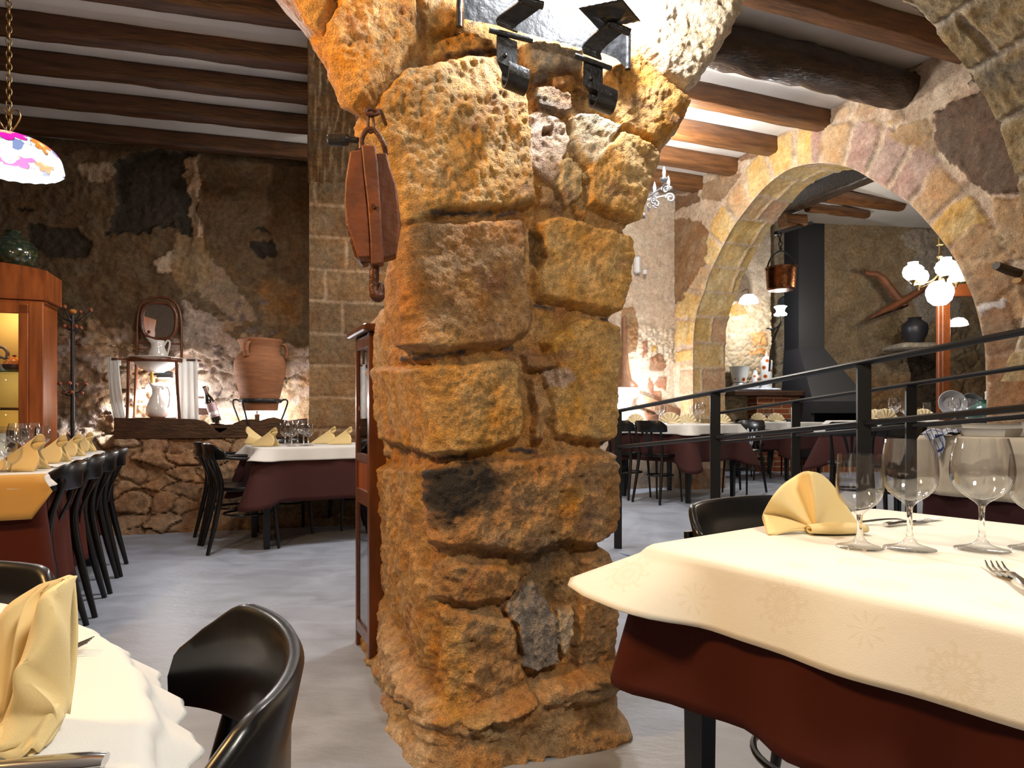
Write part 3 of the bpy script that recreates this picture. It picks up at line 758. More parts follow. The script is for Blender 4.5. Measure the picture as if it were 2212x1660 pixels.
# nearer piece of rubble wall on the left of the far room
_p = W(1664, 700, 10.15); LCW = Plane(_p.x, _p.y, 14)
def f_farl(s, z, px, py, D):
    n = fbm(s * 3, z * 3, 0, 5, 98); n2 = fbm(s * 12, z * 12, 1, 4, 99)
    r, cid = rubble(s, z, .12, .085, 95, .10)
    rc = np.stack([.46 + .16 * (cid - .5), .36 + .13 * (cid - .5), .22 + .1 * (cid - .5)], -1)
    col = (np.zeros_like(rc) + (.45, .36, .25)) * (1 - r[..., None]) + rc * r[..., None]
    FR = [([(1620,755),(1655,750),(1658,770),(1622,768)], (.48, .25, .09), .02, .01, 'flat'), ([(1620,722),(1650,718),(1656,745),(1624,748)], (.48, .27, .11), .02, .01, 'flat'),
          ([(1575,660),(1600,650),(1608,680),(1580,685)], (.42, .22, .07), .01, .01, 'flat')]
    up = smooth(-.1, .1, z - 2.75 + .3 * n); col = mixc(col, (.40, .32, .23), up)
    h = .03 * r * (1 - up) + .02 * n + .01 * n2
    col, h = features(px, py, D, col, h, FR, 96, 3)
    return col * (1 + .25 * n2[..., None]), h
o = wall_grid('wall_far_left', LCW, -2.2, 0, 0, 4.2, .018, f_farl, M_wall_lit, sign=-1.0); struct(o)
_q = Plane(_p.x, _p.y, 97)
o = wall_grid('wall_far_return', _q, 0, 1.0, 0, 4.2, .03, f_farl, M_wall_lit, sign=1.0); struct(o)

# ---------------------------------------------------------------- right hand side of the near arch: its underside, high up on the right
aa = np.linspace(-.55, 1.9, 330); dd_ = np.linspace(0, 1.05, 130)
A, T2 = np.meshgrid(aa, dd_, indexing='ij')
n1 = fbm(A * 5, T2 * 7, 0, 5, 101); n2 = fbm(A * 22, T2 * 26, 1, 4, 102)
r, cid = courses(T2 + .2, A * 1.48 + .12 + .1 * T2, .36, .9, 103, .02)
hh = .03 * r + .014 * n1 + .010 * n2
Rr = ARC_R - hh
Ss = ARC_S + Rr * np.cos(A); Zs = ARC_Z + Rr * np.sin(A)
Xc = FP.o[0] + Ss * FP.u[0] + T2 * FP.n[0]; Yc = FP.o[1] + Ss * FP.u[1] + T2 * FP.n[1]
cc = np.stack([.36 + .1 * (cid - .5), .25 + .07 * (cid - .5), .11 + .04 * (cid - .5)], -1)
cc = (np.zeros_like(cc) + (.45, .36, .25)) * (1 - r[..., None]) + cc * r[..., None]
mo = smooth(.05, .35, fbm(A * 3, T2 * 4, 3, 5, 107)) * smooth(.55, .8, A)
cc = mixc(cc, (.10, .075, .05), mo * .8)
o = height_mesh('wall_near_arch', Xc, Yc, Zs, cc * (1 + .5 * n2[..., None]), M_pillar); struct(o)
# faces of that arch wall above and beside the opening
def hole_circle(s, z):
    d = ARC_R - np.hypot(s - ARC_S, z - ARC_Z); d2 = np.where(z < ARC_Z, ARC_R - np.abs(s - ARC_S), d); return -d2
def f_plain(s, z, px, py, D):
    n = fbm(s * 4, z * 4, 0, 5, 108); r, cid = courses(s, z, .33, .6, 109, .02)
    c = np.stack([.38 + .1 * (cid - .5), .26 + .07 * (cid - .5), .13 + .04 * (cid - .5)], -1)
    return c * (.7 + .3 * r[..., None]) * (1 + .3 * n[..., None]), .03 * r + .02 * n
o = wall_grid('wall_arcade_front', FP, 2.0, 6.0, 0, 3.6, .03, f_plain, M_pillar, hole=hole_circle, sign=-1.0); struct(o)
o = wall_grid('wall_arcade_rear', FP.moved(1.05), 2.0, 4.4, 0, 3.6, .03, f_plain, M_pillar, hole=hole_circle, sign=1.0); struct(o)

# ---------------------------------------------------------------- floors
m, nt, b = new_mat('floor_cement'); L = nt.links.new
geo = nt.nodes.new('ShaderNodeNewGeometry'); mp = nt.nodes.new('ShaderNodeMapping'); mp.inputs['Scale'].default_value = (1.3, 2.2, 1); mp.inputs['Rotation'].default_value = (0, 0, .3); L(geo.outputs['Position'], mp.inputs[0])
n1_ = nt.nodes.new('ShaderNodeTexNoise'); n1_.inputs['Scale'].default_value = 2.6; n1_.inputs['Detail'].default_value = 6; n1_.inputs['Distortion'].default_value = .8; L(mp.outputs[0], n1_.inputs['Vector'])
rp = nt.nodes.new('ShaderNodeValToRGB'); L(n1_.outputs[0], rp.inputs[0])
rp.color_ramp.elements[0].position = .3; rp.color_ramp.elements[0].color = (.27, .30, .36, 1); rp.color_ramp.elements[1].position = .7; rp.color_ramp.elements[1].color = (.38, .43, .52, 1)
L(rp.outputs[0], b.inputs['Base Color'])
rr = nt.nodes.new('ShaderNodeMapRange'); L(n1_.outputs[0], rr.inputs[0]); rr.inputs[3].default_value = .30; rr.inputs[4].default_value = .52; L(rr.outputs[0], b.inputs['Roughness'])
n2_ = nt.nodes.new('ShaderNodeTexNoise'); n2_.inputs['Scale'].default_value = 14; n2_.inputs['Detail'].default_value = 5; L(mp.outputs[0], n2_.inputs['Vector'])
bp = nt.nodes.new('ShaderNodeBump'); bp.inputs['Strength'].default_value = .35; bp.inputs['Distance'].default_value = .006; L(n2_.outputs[0], bp.inputs['Height']); L(bp.outputs[0], b.inputs['Normal'])
M_floor = m
def floor_z(x, y):
    # the right hand room lies a step higher: a slow rise behind the ramp
    s = (x - 1.0) * .934 + (y - 4.6) * .358; t = (x - 1.0) * -.358 + (y - 4.6) * .934
    return ZF * smooth(0.15, 1.3, t) * smooth(-1.1, -.5, s)
u_, v_ = np.meshgrid(np.linspace(-6, 9, 301), np.linspace(-2.5, 13, 311), indexing='ij')
g = MB(); fl = height_mesh('floor', u_, v_, floor_z(u_, v_), np.zeros(u_.shape + (3,)) + .3, M_floor); struct(fl)

# ramp behind the near table, between its two railings
RD = np.array([-.358, .934]); RU = np.array([.934, .358]); SLOPE = .092
Rp = np.array([1.166 - RD[0] * -.0, 3.81])
def ramp_pt(along, across, dz=0.0):
    "along measured from the second post up-slope positive towards the camera; across away from the near railing"
    p = Rp - RD * along + RU * across; z = max(0.0, .09 + SLOPE * along)
    return Vector((p[0], p[1], z + dz))
mb = MB(); g1 = [];
for across in (-.06, 1.04):
    g1.append([ramp_pt(a, across) for a in np.linspace(-1.0, 2.6, 12)])
g0 = [[Vector((p.x, p.y, -.01)) for p in row] for row in g1]
mb.sheet([g0[0], g1[0], g1[1], g0[1]])
o = mb.build('floor_ramp', M_floor); struct(o)

# ---------------------------------------------------------------- ceilings
M_ceil = pm('ceiling_plaster', (.70, .67, .63), .9, noise=.10, nscale=2.5, bump=.25, bscale=9)
def slab(name, pts, z, zt, mat):
    mb = MB(); n = len(pts)
    mb.add([(x, y, z) for x, y in pts] + [(x, y, zt) for x, y in pts], [tuple(range(n)), tuple(range(2 * n - 1, n - 1, -1))] + [(i, (i + 1) % n, n + (i + 1) % n, n + i) for i in range(n)])
    return struct(mb.build(name, mat, smooth_deg=20))
slab('ceiling_left', [(-6, -2), (.3, -2), (.6, 0.6), (-.75, 2.8), (-1.65, 5.6), (-1.6, 6.2), (-6, 5.1)], 3.33, 3.6, M_ceil)
slab('ceiling_right', [(-.6, 2.6), (.4, 2.1), (6.5, 4.1), (6.5, 5.6), (3.0, 5.0), (1.75, 8.1), (-1.9, 6.5), (-1.62, 5.4)], 3.60, 3.75, M_ceil)
slab('ceiling_far', [(2.2, 8.4), (3.9, 4.7), (10, 6), (10, 13), (0, 13)], 4.12, 4.3, M_ceil)
o = MB().box((0, -2.6, 1.75), (11.5, .2, 3.5)).build('wall_near', pm('near_plaster', (.45, .36, .27), .9, noise=.3, bump=.5, bscale=6)); struct(o)
slab('ceiling_near', [(.3, -2.5), (6, -2.5), (6, 3.9), (.4, 2.05)], 3.60, 3.75, M_ceil)
o = MB().box((6.1, .6, 1.75), (.2, 6.6, 3.5)).build('wall_near_right', MATS['near_plaster']); struct(o)
o = MB().box((-5.6, 2, 1.75), (.2, 9, 3.5)).build('wall_left', pm('rough_plaster', (.24, .17, .10), .9, noise=.3, bump=.5, bscale=6)); struct(o)

# ---------------------------------------------------------------- wooden beams
M_beam = pm('beam_wood', (.088, .036, .013), .42, noise=.6, nscale=3.2, bump=.8, bscale=9, stretch=(1.2, 9, 9), spec=.5)
M_beam_r = pm('beam_wood_brown', (.16, .066, .022), .45, noise=.5, nscale=3.0, bump=.7, bscale=9, stretch=(1.2, 9, 9), spec=.5)
M_beam_d = pm('beam_wood_black', (.045, .025, .014), .30, noise=.6, nscale=4, bump=1.0, bscale=9, stretch=(2, 6, 6), spec=.6)
def beam(name, p0, p1, w_, h_, mat, label, group=None, wav=.006, roundness=.35, seed=0, cat='beam'):
    "squared log along local x, slightly irregular"
    p0 = Vector(p0); p1 = Vector(p1); d = p1 - p0; L_ = d.length; n = max(8, int(L_ / .09)); mb = MB(); grid = []
    K = 20
    for i in range(n + 1):
        x = L_ * i / n; ring = []
        for k in range(K):
            a = 2 * PI * k / K; c, s_ = math.cos(a), math.sin(a); e = 2.0 / (2 + 6 * (1 - roundness))
            yy = math.copysign(abs(c) ** e, c) * w_ / 2; z_ = math.copysign(abs(s_) ** e, s_) * h_ / 2
            q = 1 + wav / w_ * 2 * float(fbm(x * 2.2 + seed * 7, k * .35, seed, 3, seed + 5)) + wav / w_ * float(vnoise(x * 9 + seed, k * .8, seed, 3))
            ring.append(Vector((x, yy * q, z_ * q)))
        grid.append(ring)
    vs = [p for r_ in grid for p in r_]; fs = []
    for i in range(n):
        for k in range(K): fs.append((i * K + k, i * K + (k + 1) % K, (i + 1) * K + (k + 1) % K, (i + 1) * K + k))
    fs.append(tuple(range(K - 1, -1, -1))); fs.append(tuple(n * K + k for k in range(K)))
    mb.add(vs, fs); o = mb.build(name, mat, smooth_deg=50)
    o.location = p0; o.rotation_euler = d.to_track_quat('X', 'Z').to_euler()
    return tag(o, label, cat, group)
u15 = np.array([math.cos(math.radians(14.5)), math.sin(math.radians(14.5))])
ordn = ['resting along the back wall', 'second out from the back wall', 'third out from the back wall', 'fourth out from the back wall', 'fifth out from the back wall, nearest one in view']
for i, d in enumerate([5.74, 5.18, 4.69, 4.25, 3.78, 3.30]):
    e = np.array([-.311 * d + .02, d + .06]); s_ = e - u15 * 3.9
    if i == 5: continue
    beam('ceiling_beam', (s_[0], s_[1], 3.275), (e[0], e[1], 3.275), .125, .125, M_beam, 'dark wooden ceiling beam of the left room, ' + ordn[i], 'ceiling beams of the left room', .008, .45, i)
u21 = np.array([math.cos(math.radians(21)), math.sin(math.radians(21))])
rl = ['nearest one, ending beside the near arch', '', 'next behind the thick black log', 'second behind the thick black log', 'third behind the thick black log', 'furthest one near the candle sconce']
for i, (px_, D_) in enumerate([(2090, 4.62), (1950, 5.07), (1780, 5.75), (1670, 6.29), (1580, 6.80), (1510, 7.32)]):
    e = np.array([(px_ - CX) * D_ / F, D_]); e = e + u21 * .04; s_ = e - u21 * (3.1 if i < 2 else 3.4)
    if i == 1:
        beam('ceiling_log', (s_[0], s_[1], 3.46), (e[0], e[1], 3.46), .27, .27, M_beam_d, 'thick gnarled black log under the right ceiling', 'ceiling beams of the right room', .03, 1.0, 9)
    else:
        beam('ceiling_beam', (s_[0], s_[1], 3.53), (e[0], e[1], 3.53), .15, .16, M_beam_r, 'brown wooden beam of the right ceiling, ' + rl[i], 'ceiling beams of the right room', .006, .25, 20 + i)
beam('ceiling_beam', W(1690, 448, 9.8), W(1965, 330, 6.8), .22, .24, M_beam_d, 'heavy dark beam slanting up behind the top of the round arch', 'beams of the far room', .01, .3, 31)
beam('ceiling_beam', W(1780, 423, 9.0), W(1945, 444, 9.9), .17, .17, M_beam_r, 'round brown beam end under the far ceiling, the right one', 'beams of the far room', .01, .9, 32)
beam('ceiling_beam', W(1745, 448, 9.4), W(1872, 463, 10.2), .13, .13, M_beam_r, 'thin brown beam end under the far ceiling, right of the flue', 'beams of the far room', .01, .9, 33)
beam('ceiling_beam', W(1690, 478, 9.4), W(1735, 478, 9.5), .20, .17, M_beam_r, 'short stub of beam left of the top of the flue', 'beams of the far room', .01, .5, 34)

# ================================================================ materials of the furnishings
M_black = pm('black_lacquer', (.006, .006, .0065), .30, spec=.35, bump=.05, bscale=30, coat=.12)
M_blackedge = M_black
M_iron = pm('black_iron', (.018, .018, .02), .38, metal=.3, spec=.6, noise=.4, nscale=40, bump=.35, bscale=45)
M_rail = pm('rail_paint', (.014, .012, .010), .42, metal=.2, spec=.5)
M_cherry = pm('cherry_wood', (.33, .085, .018), .30, noise=.4, nscale=2.5, stretch=(8, 8, 1), spec=.5, coat=.2)
M_walnut = pm('walnut_wood', (.13, .042, .016), .30, noise=.5, nscale=3, stretch=(6, 6, 1.2), spec=.5, coat=.25)
M_bench = pm('old_dark_wood', (.055, .022, .010), .38, noise=.5, nscale=3, stretch=(1.5, 8, 8), bump=.3, bscale=8)
M_napkin = pm('yellow_linen', (.80, .63, .31), .9, spec=.1, bump=.12, bscale=900, sheen=.2)
M_napkin_w = pm('cream_linen', (.78, .68, .46), .9, spec=.1, bump=.12, bscale=900)
M_steel = pm('polished_steel', (.62, .62, .62), .16, metal=1.0)
M_china = pm('white_china', (.74, .73, .70), .12, spec=.6, coat=.5)
M_glass = glass('clear_glass')
def thin_glass(name, tint=(1, 1, 1)):
    "thin wall of glass: seen through straight, mirrors more at grazing angles"
    m = bpy.data.materials.new(name); m.use_nodes = True; nt = m.node_tree; nt.nodes.clear(); MATS[name] = m
    out = nt.nodes.new('ShaderNodeOutputMaterial'); mix = nt.nodes.new('ShaderNodeMixShader'); tr = nt.nodes.new('ShaderNodeBsdfTransparent'); gl = nt.nodes.new('ShaderNodeBsdfGlossy'); fr = nt.nodes.new('ShaderNodeLayerWeight'); pw = nt.nodes.new('ShaderNodeMath'); pw.operation = 'POWER'; pw.inputs[1].default_value = 3.0; ma = nt.nodes.new('ShaderNodeMath'); ma.operation = 'MULTIPLY_ADD'; ma.inputs[1].default_value = .85; ma.inputs[2].default_value = .075
    tr.inputs[0].default_value = (*[c * .975 for c in tint], 1); gl.inputs['Roughness'].default_value = .01; nt.links.new(fr.outputs['Facing'], pw.inputs[0]); nt.links.new(pw.outputs[0], ma.inputs[0])
    nt.links.new(ma.outputs[0], mix.inputs[0]); nt.links.new(tr.outputs[0], mix.inputs[1]); nt.links.new(gl.outputs[0], mix.inputs[2]); nt.links.new(mix.outputs[0], out.inputs[0]); return m
M_thin = thin_glass('thin_glass')
M_greenglass = glass('green_glass', (.45, .70, .62))
M_darkglass = pm('bottle_glass', (.008, .010, .006), .08, spec=.7, coat=.5)
M_terra = pm('terracotta', (.30, .125, .055), .8, noise=.25, nscale=7, stretch=(1, 1, 6), bump=.35, bscale=30)
M_rust = pm('rust_paint', (.155, .045, .013), .52, noise=.35, nscale=14, bump=.35, bscale=40, spec=.4)
M_rust2 = pm('dark_rust', (.085, .028, .010), .45, noise=.4, nscale=20, bump=.5, bscale=50, metal=.3)
M_brass = pm('old_brass', (.20, .14, .06), .45, metal=1.0)
M_copper = pm('copper', (.40, .16, .07), .28, metal=1.0, noise=.6, nscale=12, bump=.3, bscale=30)
M_pewter = pm('pewter', (.42, .42, .44), .30, metal=.9)

def cloth_mat(name, col, damask=False, col2=None, rough=.85, trans=0.0):
    m, nt, b = new_mat(name); L = nt.links.new
    b.inputs['Base Color'].default_value = (*col, 1); b.inputs['Roughness'].default_value = rough; b.inputs['Specular IOR Level'].default_value = .15
    tc = nt.nodes.new('ShaderNodeTexCoord'); fa_ = nt.nodes.new('ShaderNodeAttribute'); fa_.attribute_name = 'flat'
    n1 = nt.nodes.new('ShaderNodeTexNoise'); n1.inputs['Scale'].default_value = 7; n1.inputs['Detail'].default_value = 4; L(tc.outputs['Object'], n1.inputs['Vector'])
    n2 = nt.nodes.new('ShaderNodeTexNoise'); n2.inputs['Scale'].default_value = 700; L(tc.outputs['Object'], n2.inputs['Vector'])
    ad = nt.nodes.new('ShaderNodeMath'); ad.operation = 'MULTIPLY_ADD'; L(n1.outputs[0], ad.inputs[0]); ad.inputs[1].default_value = 8.0; L(n2.outputs[0], ad.inputs[2])
    bp = nt.nodes.new('ShaderNodeBump'); bp.inputs['Strength'].default_value = .22; bp.inputs['Distance'].default_value = .0015; L(ad.outputs[0], bp.inputs['Height']); L(bp.outputs[0], b.inputs['Normal'])
    if damask:
        # woven flowers: rosettes on a wide repeat, shown by a slightly different sheen and tone
        sp = nt.nodes.new('ShaderNodeTexVoronoi'); sp.inputs['Scale'].default_value = 8.2; sp.inputs['Randomness'].default_value = .4; L(fa_.outputs['Vector'], sp.inputs['Vector'])
        vs = nt.nodes.new('ShaderNodeVectorMath'); vs.operation = 'SUBTRACT'
        sc = nt.nodes.new('ShaderNodeVectorMath'); sc.operation = 'SCALE'; sc.inputs['Scale'].default_value = 8.2; L(fa_.outputs['Vector'], sc.inputs[0])
        sc2 = nt.nodes.new('ShaderNodeVectorMath'); sc2.operation = 'SCALE'; sc2.inputs['Scale'].default_value = 8.2; L(sp.outputs['Position'], sc2.inputs[0])
        L(sc.outputs[0], vs.inputs[0]); L(sc2.outputs[0], vs.inputs[1])
        xyz = nt.nodes.new('ShaderNodeSeparateXYZ'); L(vs.outputs[0], xyz.inputs[0])
        def mth(op, a, c=None, v=None):
            k = nt.nodes.new('ShaderNodeMath'); k.operation = op
            if hasattr(a, 'links'): L(a, k.inputs[0])
            else: k.inputs[0].default_value = a
            if c is not None:
                if hasattr(c, 'links'): L(c, k.inputs[1])
                else: k.inputs[1].default_value = c
            return k.outputs[0]
        at = mth('ARCTAN2', xyz.outputs[1], xyz.outputs[0])
        rd = sp.outputs['Distance']
        pet = mth('SINE', mth('MULTIPLY', at, 9.0)); rim = mth('ADD', mth('MULTIPLY', pet, .05), .30)
        inside = mth('LESS_THAN', rd, rim)
        scal = mth('SINE', mth('MULTIPLY', rd, 62.0)); scal2 = mth('SINE', mth('MULTIPLY', at, 18.0)); lace = mth('GREATER_THAN', mth('ADD', scal, scal2), -.25)
        mask = mth('MULTIPLY', inside, lace)
        mx = nt.nodes.new('ShaderNodeMix'); mx.data_type = 'RGBA'
        L(mth('MULTIPLY', mask, 1.0), mx.inputs[0]); mx.inputs[6].default_value = (*col, 1); mx.inputs[7].default_value = (*(col2 or tuple(c * .86 for c in col)), 1)
        L(mx.outputs[2], b.inputs['Base Color'])
        mr = nt.nodes.new('ShaderNodeMapRange'); L(mask, mr.inputs[0]); mr.inputs[3].default_value = rough; mr.inputs[4].default_value = .5; L(mr.outputs[0], b.inputs['Roughness'])
    return m
M_cream = cloth_mat('cream_damask', (.76, .72, .61), True, (.725, .675, .545))
M_white = cloth_mat('white_cloth', (.68, .67, .63))
M_burg = cloth_mat('burgundy_cloth', (.075, .016, .009))
M_burg2 = cloth_mat('plum_cloth', (.055, .020, .018))

# ================================================================ cloths and tables
def rrect(L, Wd, r=.02, seg=5, step=.03):
    "rounded rectangle loop: points, outward normals, cornerness"
    P = []; N = []; Cn = []
    hx, hy = L / 2 - r, Wd / 2 - r
    for cxx, cyy, a0 in ((hx, hy, 0), (-hx, hy, 90), (-hx, -hy, 180), (hx, -hy, 270)):
        for i in range(seg + 1):
            a = math.radians(a0 + 90 * i / seg); P.append((cxx + r * math.cos(a), cyy + r * math.sin(a))); N.append((math.cos(a), math.sin(a))); Cn.append(1.0 - .5 * abs(i / seg - .5) * 2)
        # straight to next corner
        b0 = P[-1]; nxt = {0: (-hx, hy + r), 90: (-hx - r, -hy), 180: (hx, -hy - r), 270: (hx + r, hy)}[a0]
        d = math.hypot(nxt[0] - b0[0], nxt[1] - b0[1]); k = int(d / step); nn = N[-1]
        for i in range(1, k):
            t = i / k; P.append((b0[0] + (nxt[0] - b0[0]) * t, b0[1] + (nxt[1] - b0[1]) * t)); N.append(nn)
            e = min(t, 1 - t) * d; Cn.append(.5 * math.exp(-(e / .07) ** 2))
    return P, N, Cn
def circle_loop(r, n=120):
    return [(r * math.cos(2 * PI * i / n), r * math.sin(2 * PI * i / n)) for i in range(n)], [(math.cos(2 * PI * i / n), math.sin(2 * PI * i / n)) for i in range(n)], [0.0] * n
def cloth(name, loop, z, drop, mat, parent=None, flare=.15, wav=.012, wl=.22, cdrop=0.0, cflare=.5, seed=0, rows=12, topwav=.0015, hem=.003, fold=None, edge_r=.012, csel=None):
    """cloth over a flat top: the loop is the table edge; the skirt falls by drop, leans out by flare*drop.
    cdrop lengthens (or shortens) it at corners, cflare pushes corners out; csel(i) may change a corner"""
    P, N, Cn = loop; n = len(P); mb = MB(); rings = []; flat = []
    s_ = [0.0]
    for i in range(1, n + 1):
        a, b = P[i - 1], P[i % n]; s_.append(s_[-1] + math.hypot(a[0] - b[0], a[1] - b[1]))
    tot = s_[-1]; kk = max(3, round(tot / wl)); ph = seed * 1.7
    for t in [0, .25, .5, .75, .9, .97]:
        ring = []
        for i in range(n):
            x, y = P[i][0] * t, P[i][1] * t
            flat.append((x, y, 0)); ring.append(Vector((x, y, z + topwav * float(fbm(x * 6 + seed, y * 6, 0, 3, seed)) + (0 if fold is None else fold(x, y)))))
        rings.append(ring)
    for k in range(rows + 1):
        q = k / rows; ring = []
        for i in range(n):
            c = Cn[i]; dr = drop * (1 + c * cdrop); fl = flare + c * cflare
            if csel is not None:
                m = csel(P[i][0], P[i][1]); dr = drop * (1 + c * cdrop * m); fl = flare + c * cflare * m
            ang = 2 * PI * kk * s_[i] / tot + ph + 1.3 * math.sin(2 * PI * 2 * s_[i] / tot + seed)
            wv = wav * (math.sin(ang) + .4 * math.sin(ang * 2.3 + 1)) * q ** .8
            r_ = edge_r; t = q * dr
            if t < r_ * 1.57: a = t / r_; out = r_ * math.sin(a) ; dn = r_ * (1 - math.cos(a))
            else: out = r_ + (t - r_ * 1.57) * fl / math.sqrt(1 + fl * fl); dn = r_ + (t - r_ * 1.57) / math.sqrt(1 + fl * fl)
            out += wv; flat.append((P[i][0] + N[i][0] * t, P[i][1] + N[i][1] * t, 0))
            ring.append(Vector((P[i][0] + N[i][0] * out, P[i][1] + N[i][1] * out, z - dn + (0 if fold is None else fold(P[i][0], P[i][1]) * (1 - q)))))
        rings.append(ring)
    nr_ = len(rings); vs = [p for r in rings for p in r]; fs = []
    for j in range(nr_ - 1):
        for i in range(n):
            fs.append((j * n + i, j * n + (i + 1) % n, (j + 1) * n + (i + 1) % n, (j + 1) * n + i))
    mb.add(vs, fs)
    o = mb.build(name, mat, parent, smooth_deg=75, solid=.0022, weld=False)
    if len(o.data.vertices) == len(flat):
        at = o.data.attributes.new('flat', 'FLOAT_VECTOR', 'POINT'); at.data.foreach_set('vector', np.array(flat, dtype=np.float32).ravel())
    return o
def table(name, L_, Wd, label, zt=.735, leg=.045, round_=None, legr=.02, inset=.06):
    t = empty(name, (0, 0, 0), 0, label, 'table')
    if round_: MB().lathe([(0, zt - .03), (round_, zt - .03), (round_ + .004, zt - .015), (round_, zt), (0, zt)], 64).build('tabletop', M_black, t)
    else: MB().rbox((0, 0, zt - .0125), (L_, Wd, .025), .004).build('tabletop', M_black, t)
    if not round_:
        MB().box((0, Wd / 2 - inset, zt - .06), (L_ - 2 * inset, .02, .07)).box((0, -Wd / 2 + inset, zt - .06), (L_ - 2 * inset, .02, .07)).box((L_ / 2 - inset, 0, zt - .06), (.02, Wd - 2 * inset, .07)).box((-L_ / 2 + inset, 0, zt - .06), (.02, Wd - 2 * inset, .07)).build('apron', M_black, t)
        pts = [(sx * (L_ / 2 - inset), sy * (Wd / 2 - inset)) for sx in (-1, 1) for sy in (-1, 1)]
    else: pts = [(.5 * round_ * math.cos(a), .5 * round_ * math.sin(a)) for a in (.4, 1.97, 3.54, 5.11)]
    for x, y in pts:
        MB().box((x, y, (zt - .026) / 2), (leg, leg, zt - .026), taper=.72).build('leg', M_black, t, smooth_deg=20)
    return t

# ================================================================ bistro chair (faces +y), with or without arms
def make_chair(name, label, arms=False):
    t = empty(name, (0, 0, 0), 0, label, 'chair')
    # seat: rounded, slightly dished
    prof = []; mb = MB()
    def seat_r(a):
        c, s_ = math.cos(a), math.sin(a); return .205 * (abs(c) ** 2.6 + abs(s_) ** 2.6) ** (-1 / 2.6) * (1.0 + .04 * s_)
    n = 40; rows = [(0, .452), (.5, .452), (.86, .458), (.97, .462), (1, .456), (1, .440), (.96, .432), (0, .432)]
    vs = []; fs = []
    for f_, z in rows:
        for k in range(n):
            a = 2 * PI * k / n; r = seat_r(a) * f_; vs.append((r * math.cos(a), r * math.sin(a) + .01, z))
    for j in range(len(rows) - 1):
        for k in range(n): fs.append((j * n + k, j * n + (k + 1) % n, (j + 1) * n + (k + 1) % n, (j + 1) * n + k))
    mb.add(vs, fs); mb.build('seat', M_black, t)
    # rear legs run on up as the back posts
    for sx in (-1, 1):
        pts = bez([(sx * .195, -.275, 0), (sx * .178, -.225, .22), (sx * .165, -.185, .44), (sx * .168, -.195, .56), (sx * .180, -.235, .68), (sx * .182, -.240, .715)], 22)
        rr = [.0125 + .006 * math.sin(PI * min(1, i / 15)) for i in range(23)]
        MB().tube(pts, rr, 10, flat=(1.0, 1.15)).build('leg', M_black, t)
    for sx in (-1, 1):
        pts = bez([(sx * .180, .205, 0), (sx * .170, .185, .22), (sx * .160, .165, .435)], 10)
        MB().tube(pts, [.0115 + .006 * i / 10 for i in range(11)], 10).build('leg', M_black, t)
    # bentwood hoop under the seat
    MB().tube([(.150 * math.cos(a), .015 + .165 * math.sin(a), .255) for a in [2 * PI * k / 36 for k in range(36)]], .0085, 8, closed=True).build('stretcher', M_black, t)
    # curved top rail: flat centre, sloping shoulders
    grid = []; n = 34
    for i in range(n + 1):
        a = -1 + 2 * i / n; x = .222 * math.sin(a * 1.25) / math.sin(1.25); y0 = -.275 + .115 * a * a
        sh = max(0.0, (abs(a) - .60) / .40); top = .772 - .038 * smooth(0, 1, sh) - .012 * smooth(.9, 1, abs(a)); bot = .662 + .004 * a * a + .004 * smooth(.96, 1, abs(a))
        nx, ny = a * .62, -1.0; l = math.hypot(nx, ny); nx /= l; ny /= l; th = .011
        ring = []
        for (o_, z) in ((-th * .7, bot), (-th, bot + .006), (-th - .004, (bot + top) / 2), (-th * .9, top - .006), (-th * .3, top), (th * .5, top), (th, top - .007), (th - .006, (bot + top) / 2), (th, bot + .006), (th * .6, bot)):
            lean = -(z - .68) * .14
            ring.append(Vector((x + nx * o_, y0 + ny * o_ + lean, z)))
        grid.append(ring)
    K = 10; vs = [p for r in grid for p in r]; fs = []
    for i in range(n):
        for k in range(K): fs.append((i * K + k, i * K + (k + 1) % K, (i + 1) * K + (k + 1) % K, (i + 1) * K + k))
    fs.append(tuple(range(K - 1, -1, -1))); fs.append(tuple(n * K + k for k in range(K)))
    MB().add(vs, fs).build('top_rail', M_black, t, smooth_deg=50)
    # splat: three slats fanning up from the seat to the rail
    for k in (-1, 0, 1):
        pts = bez([(k * .022, -.188, .435), (k * .026, -.200, .52), (k * .050, -.245, .62), (k * .072, -.272 + .012 * abs(k), .68)], 12)
        mb = MB(); W_ = [.019, .019, .019, .020, .021, .022, .023, .025, .026, .027, .029, .031, .033]
        g = []
        for i, p in enumerate(pts):
            w_ = W_[i] / 2; g.append([p + Vector((-w_, -.004, 0)), p + Vector((w_, -.004, 0)), p + Vector((w_, .005, 0)), p + Vector((-w_, .005, 0))])
        vs = [q for r in g for q in r]; fs = [(i * 4 + j, i * 4 + (j + 1) % 4, (i + 1) * 4 + (j + 1) % 4, (i + 1) * 4 + j) for i in range(len(g) - 1) for j in range(4)]
        fs += [(3, 2, 1, 0), tuple((len(g) - 1) * 4 + j for j in range(4))]
        mb.add(vs, fs).build('back_slat', M_black, t)
    if arms:
        for sx in (-1, 1):
            pts = bez([(sx * .195, -.20, .69), (sx * .235, -.10, .672), (sx * .245, .05, .665), (sx * .235, .14, .655), (sx * .215, .165, .61), (sx * .19, .10, .52), (sx * .175, .04, .45)], 30)
            MB().tube(pts, .0115, 10).build('armrest', M_black, t)
    return t

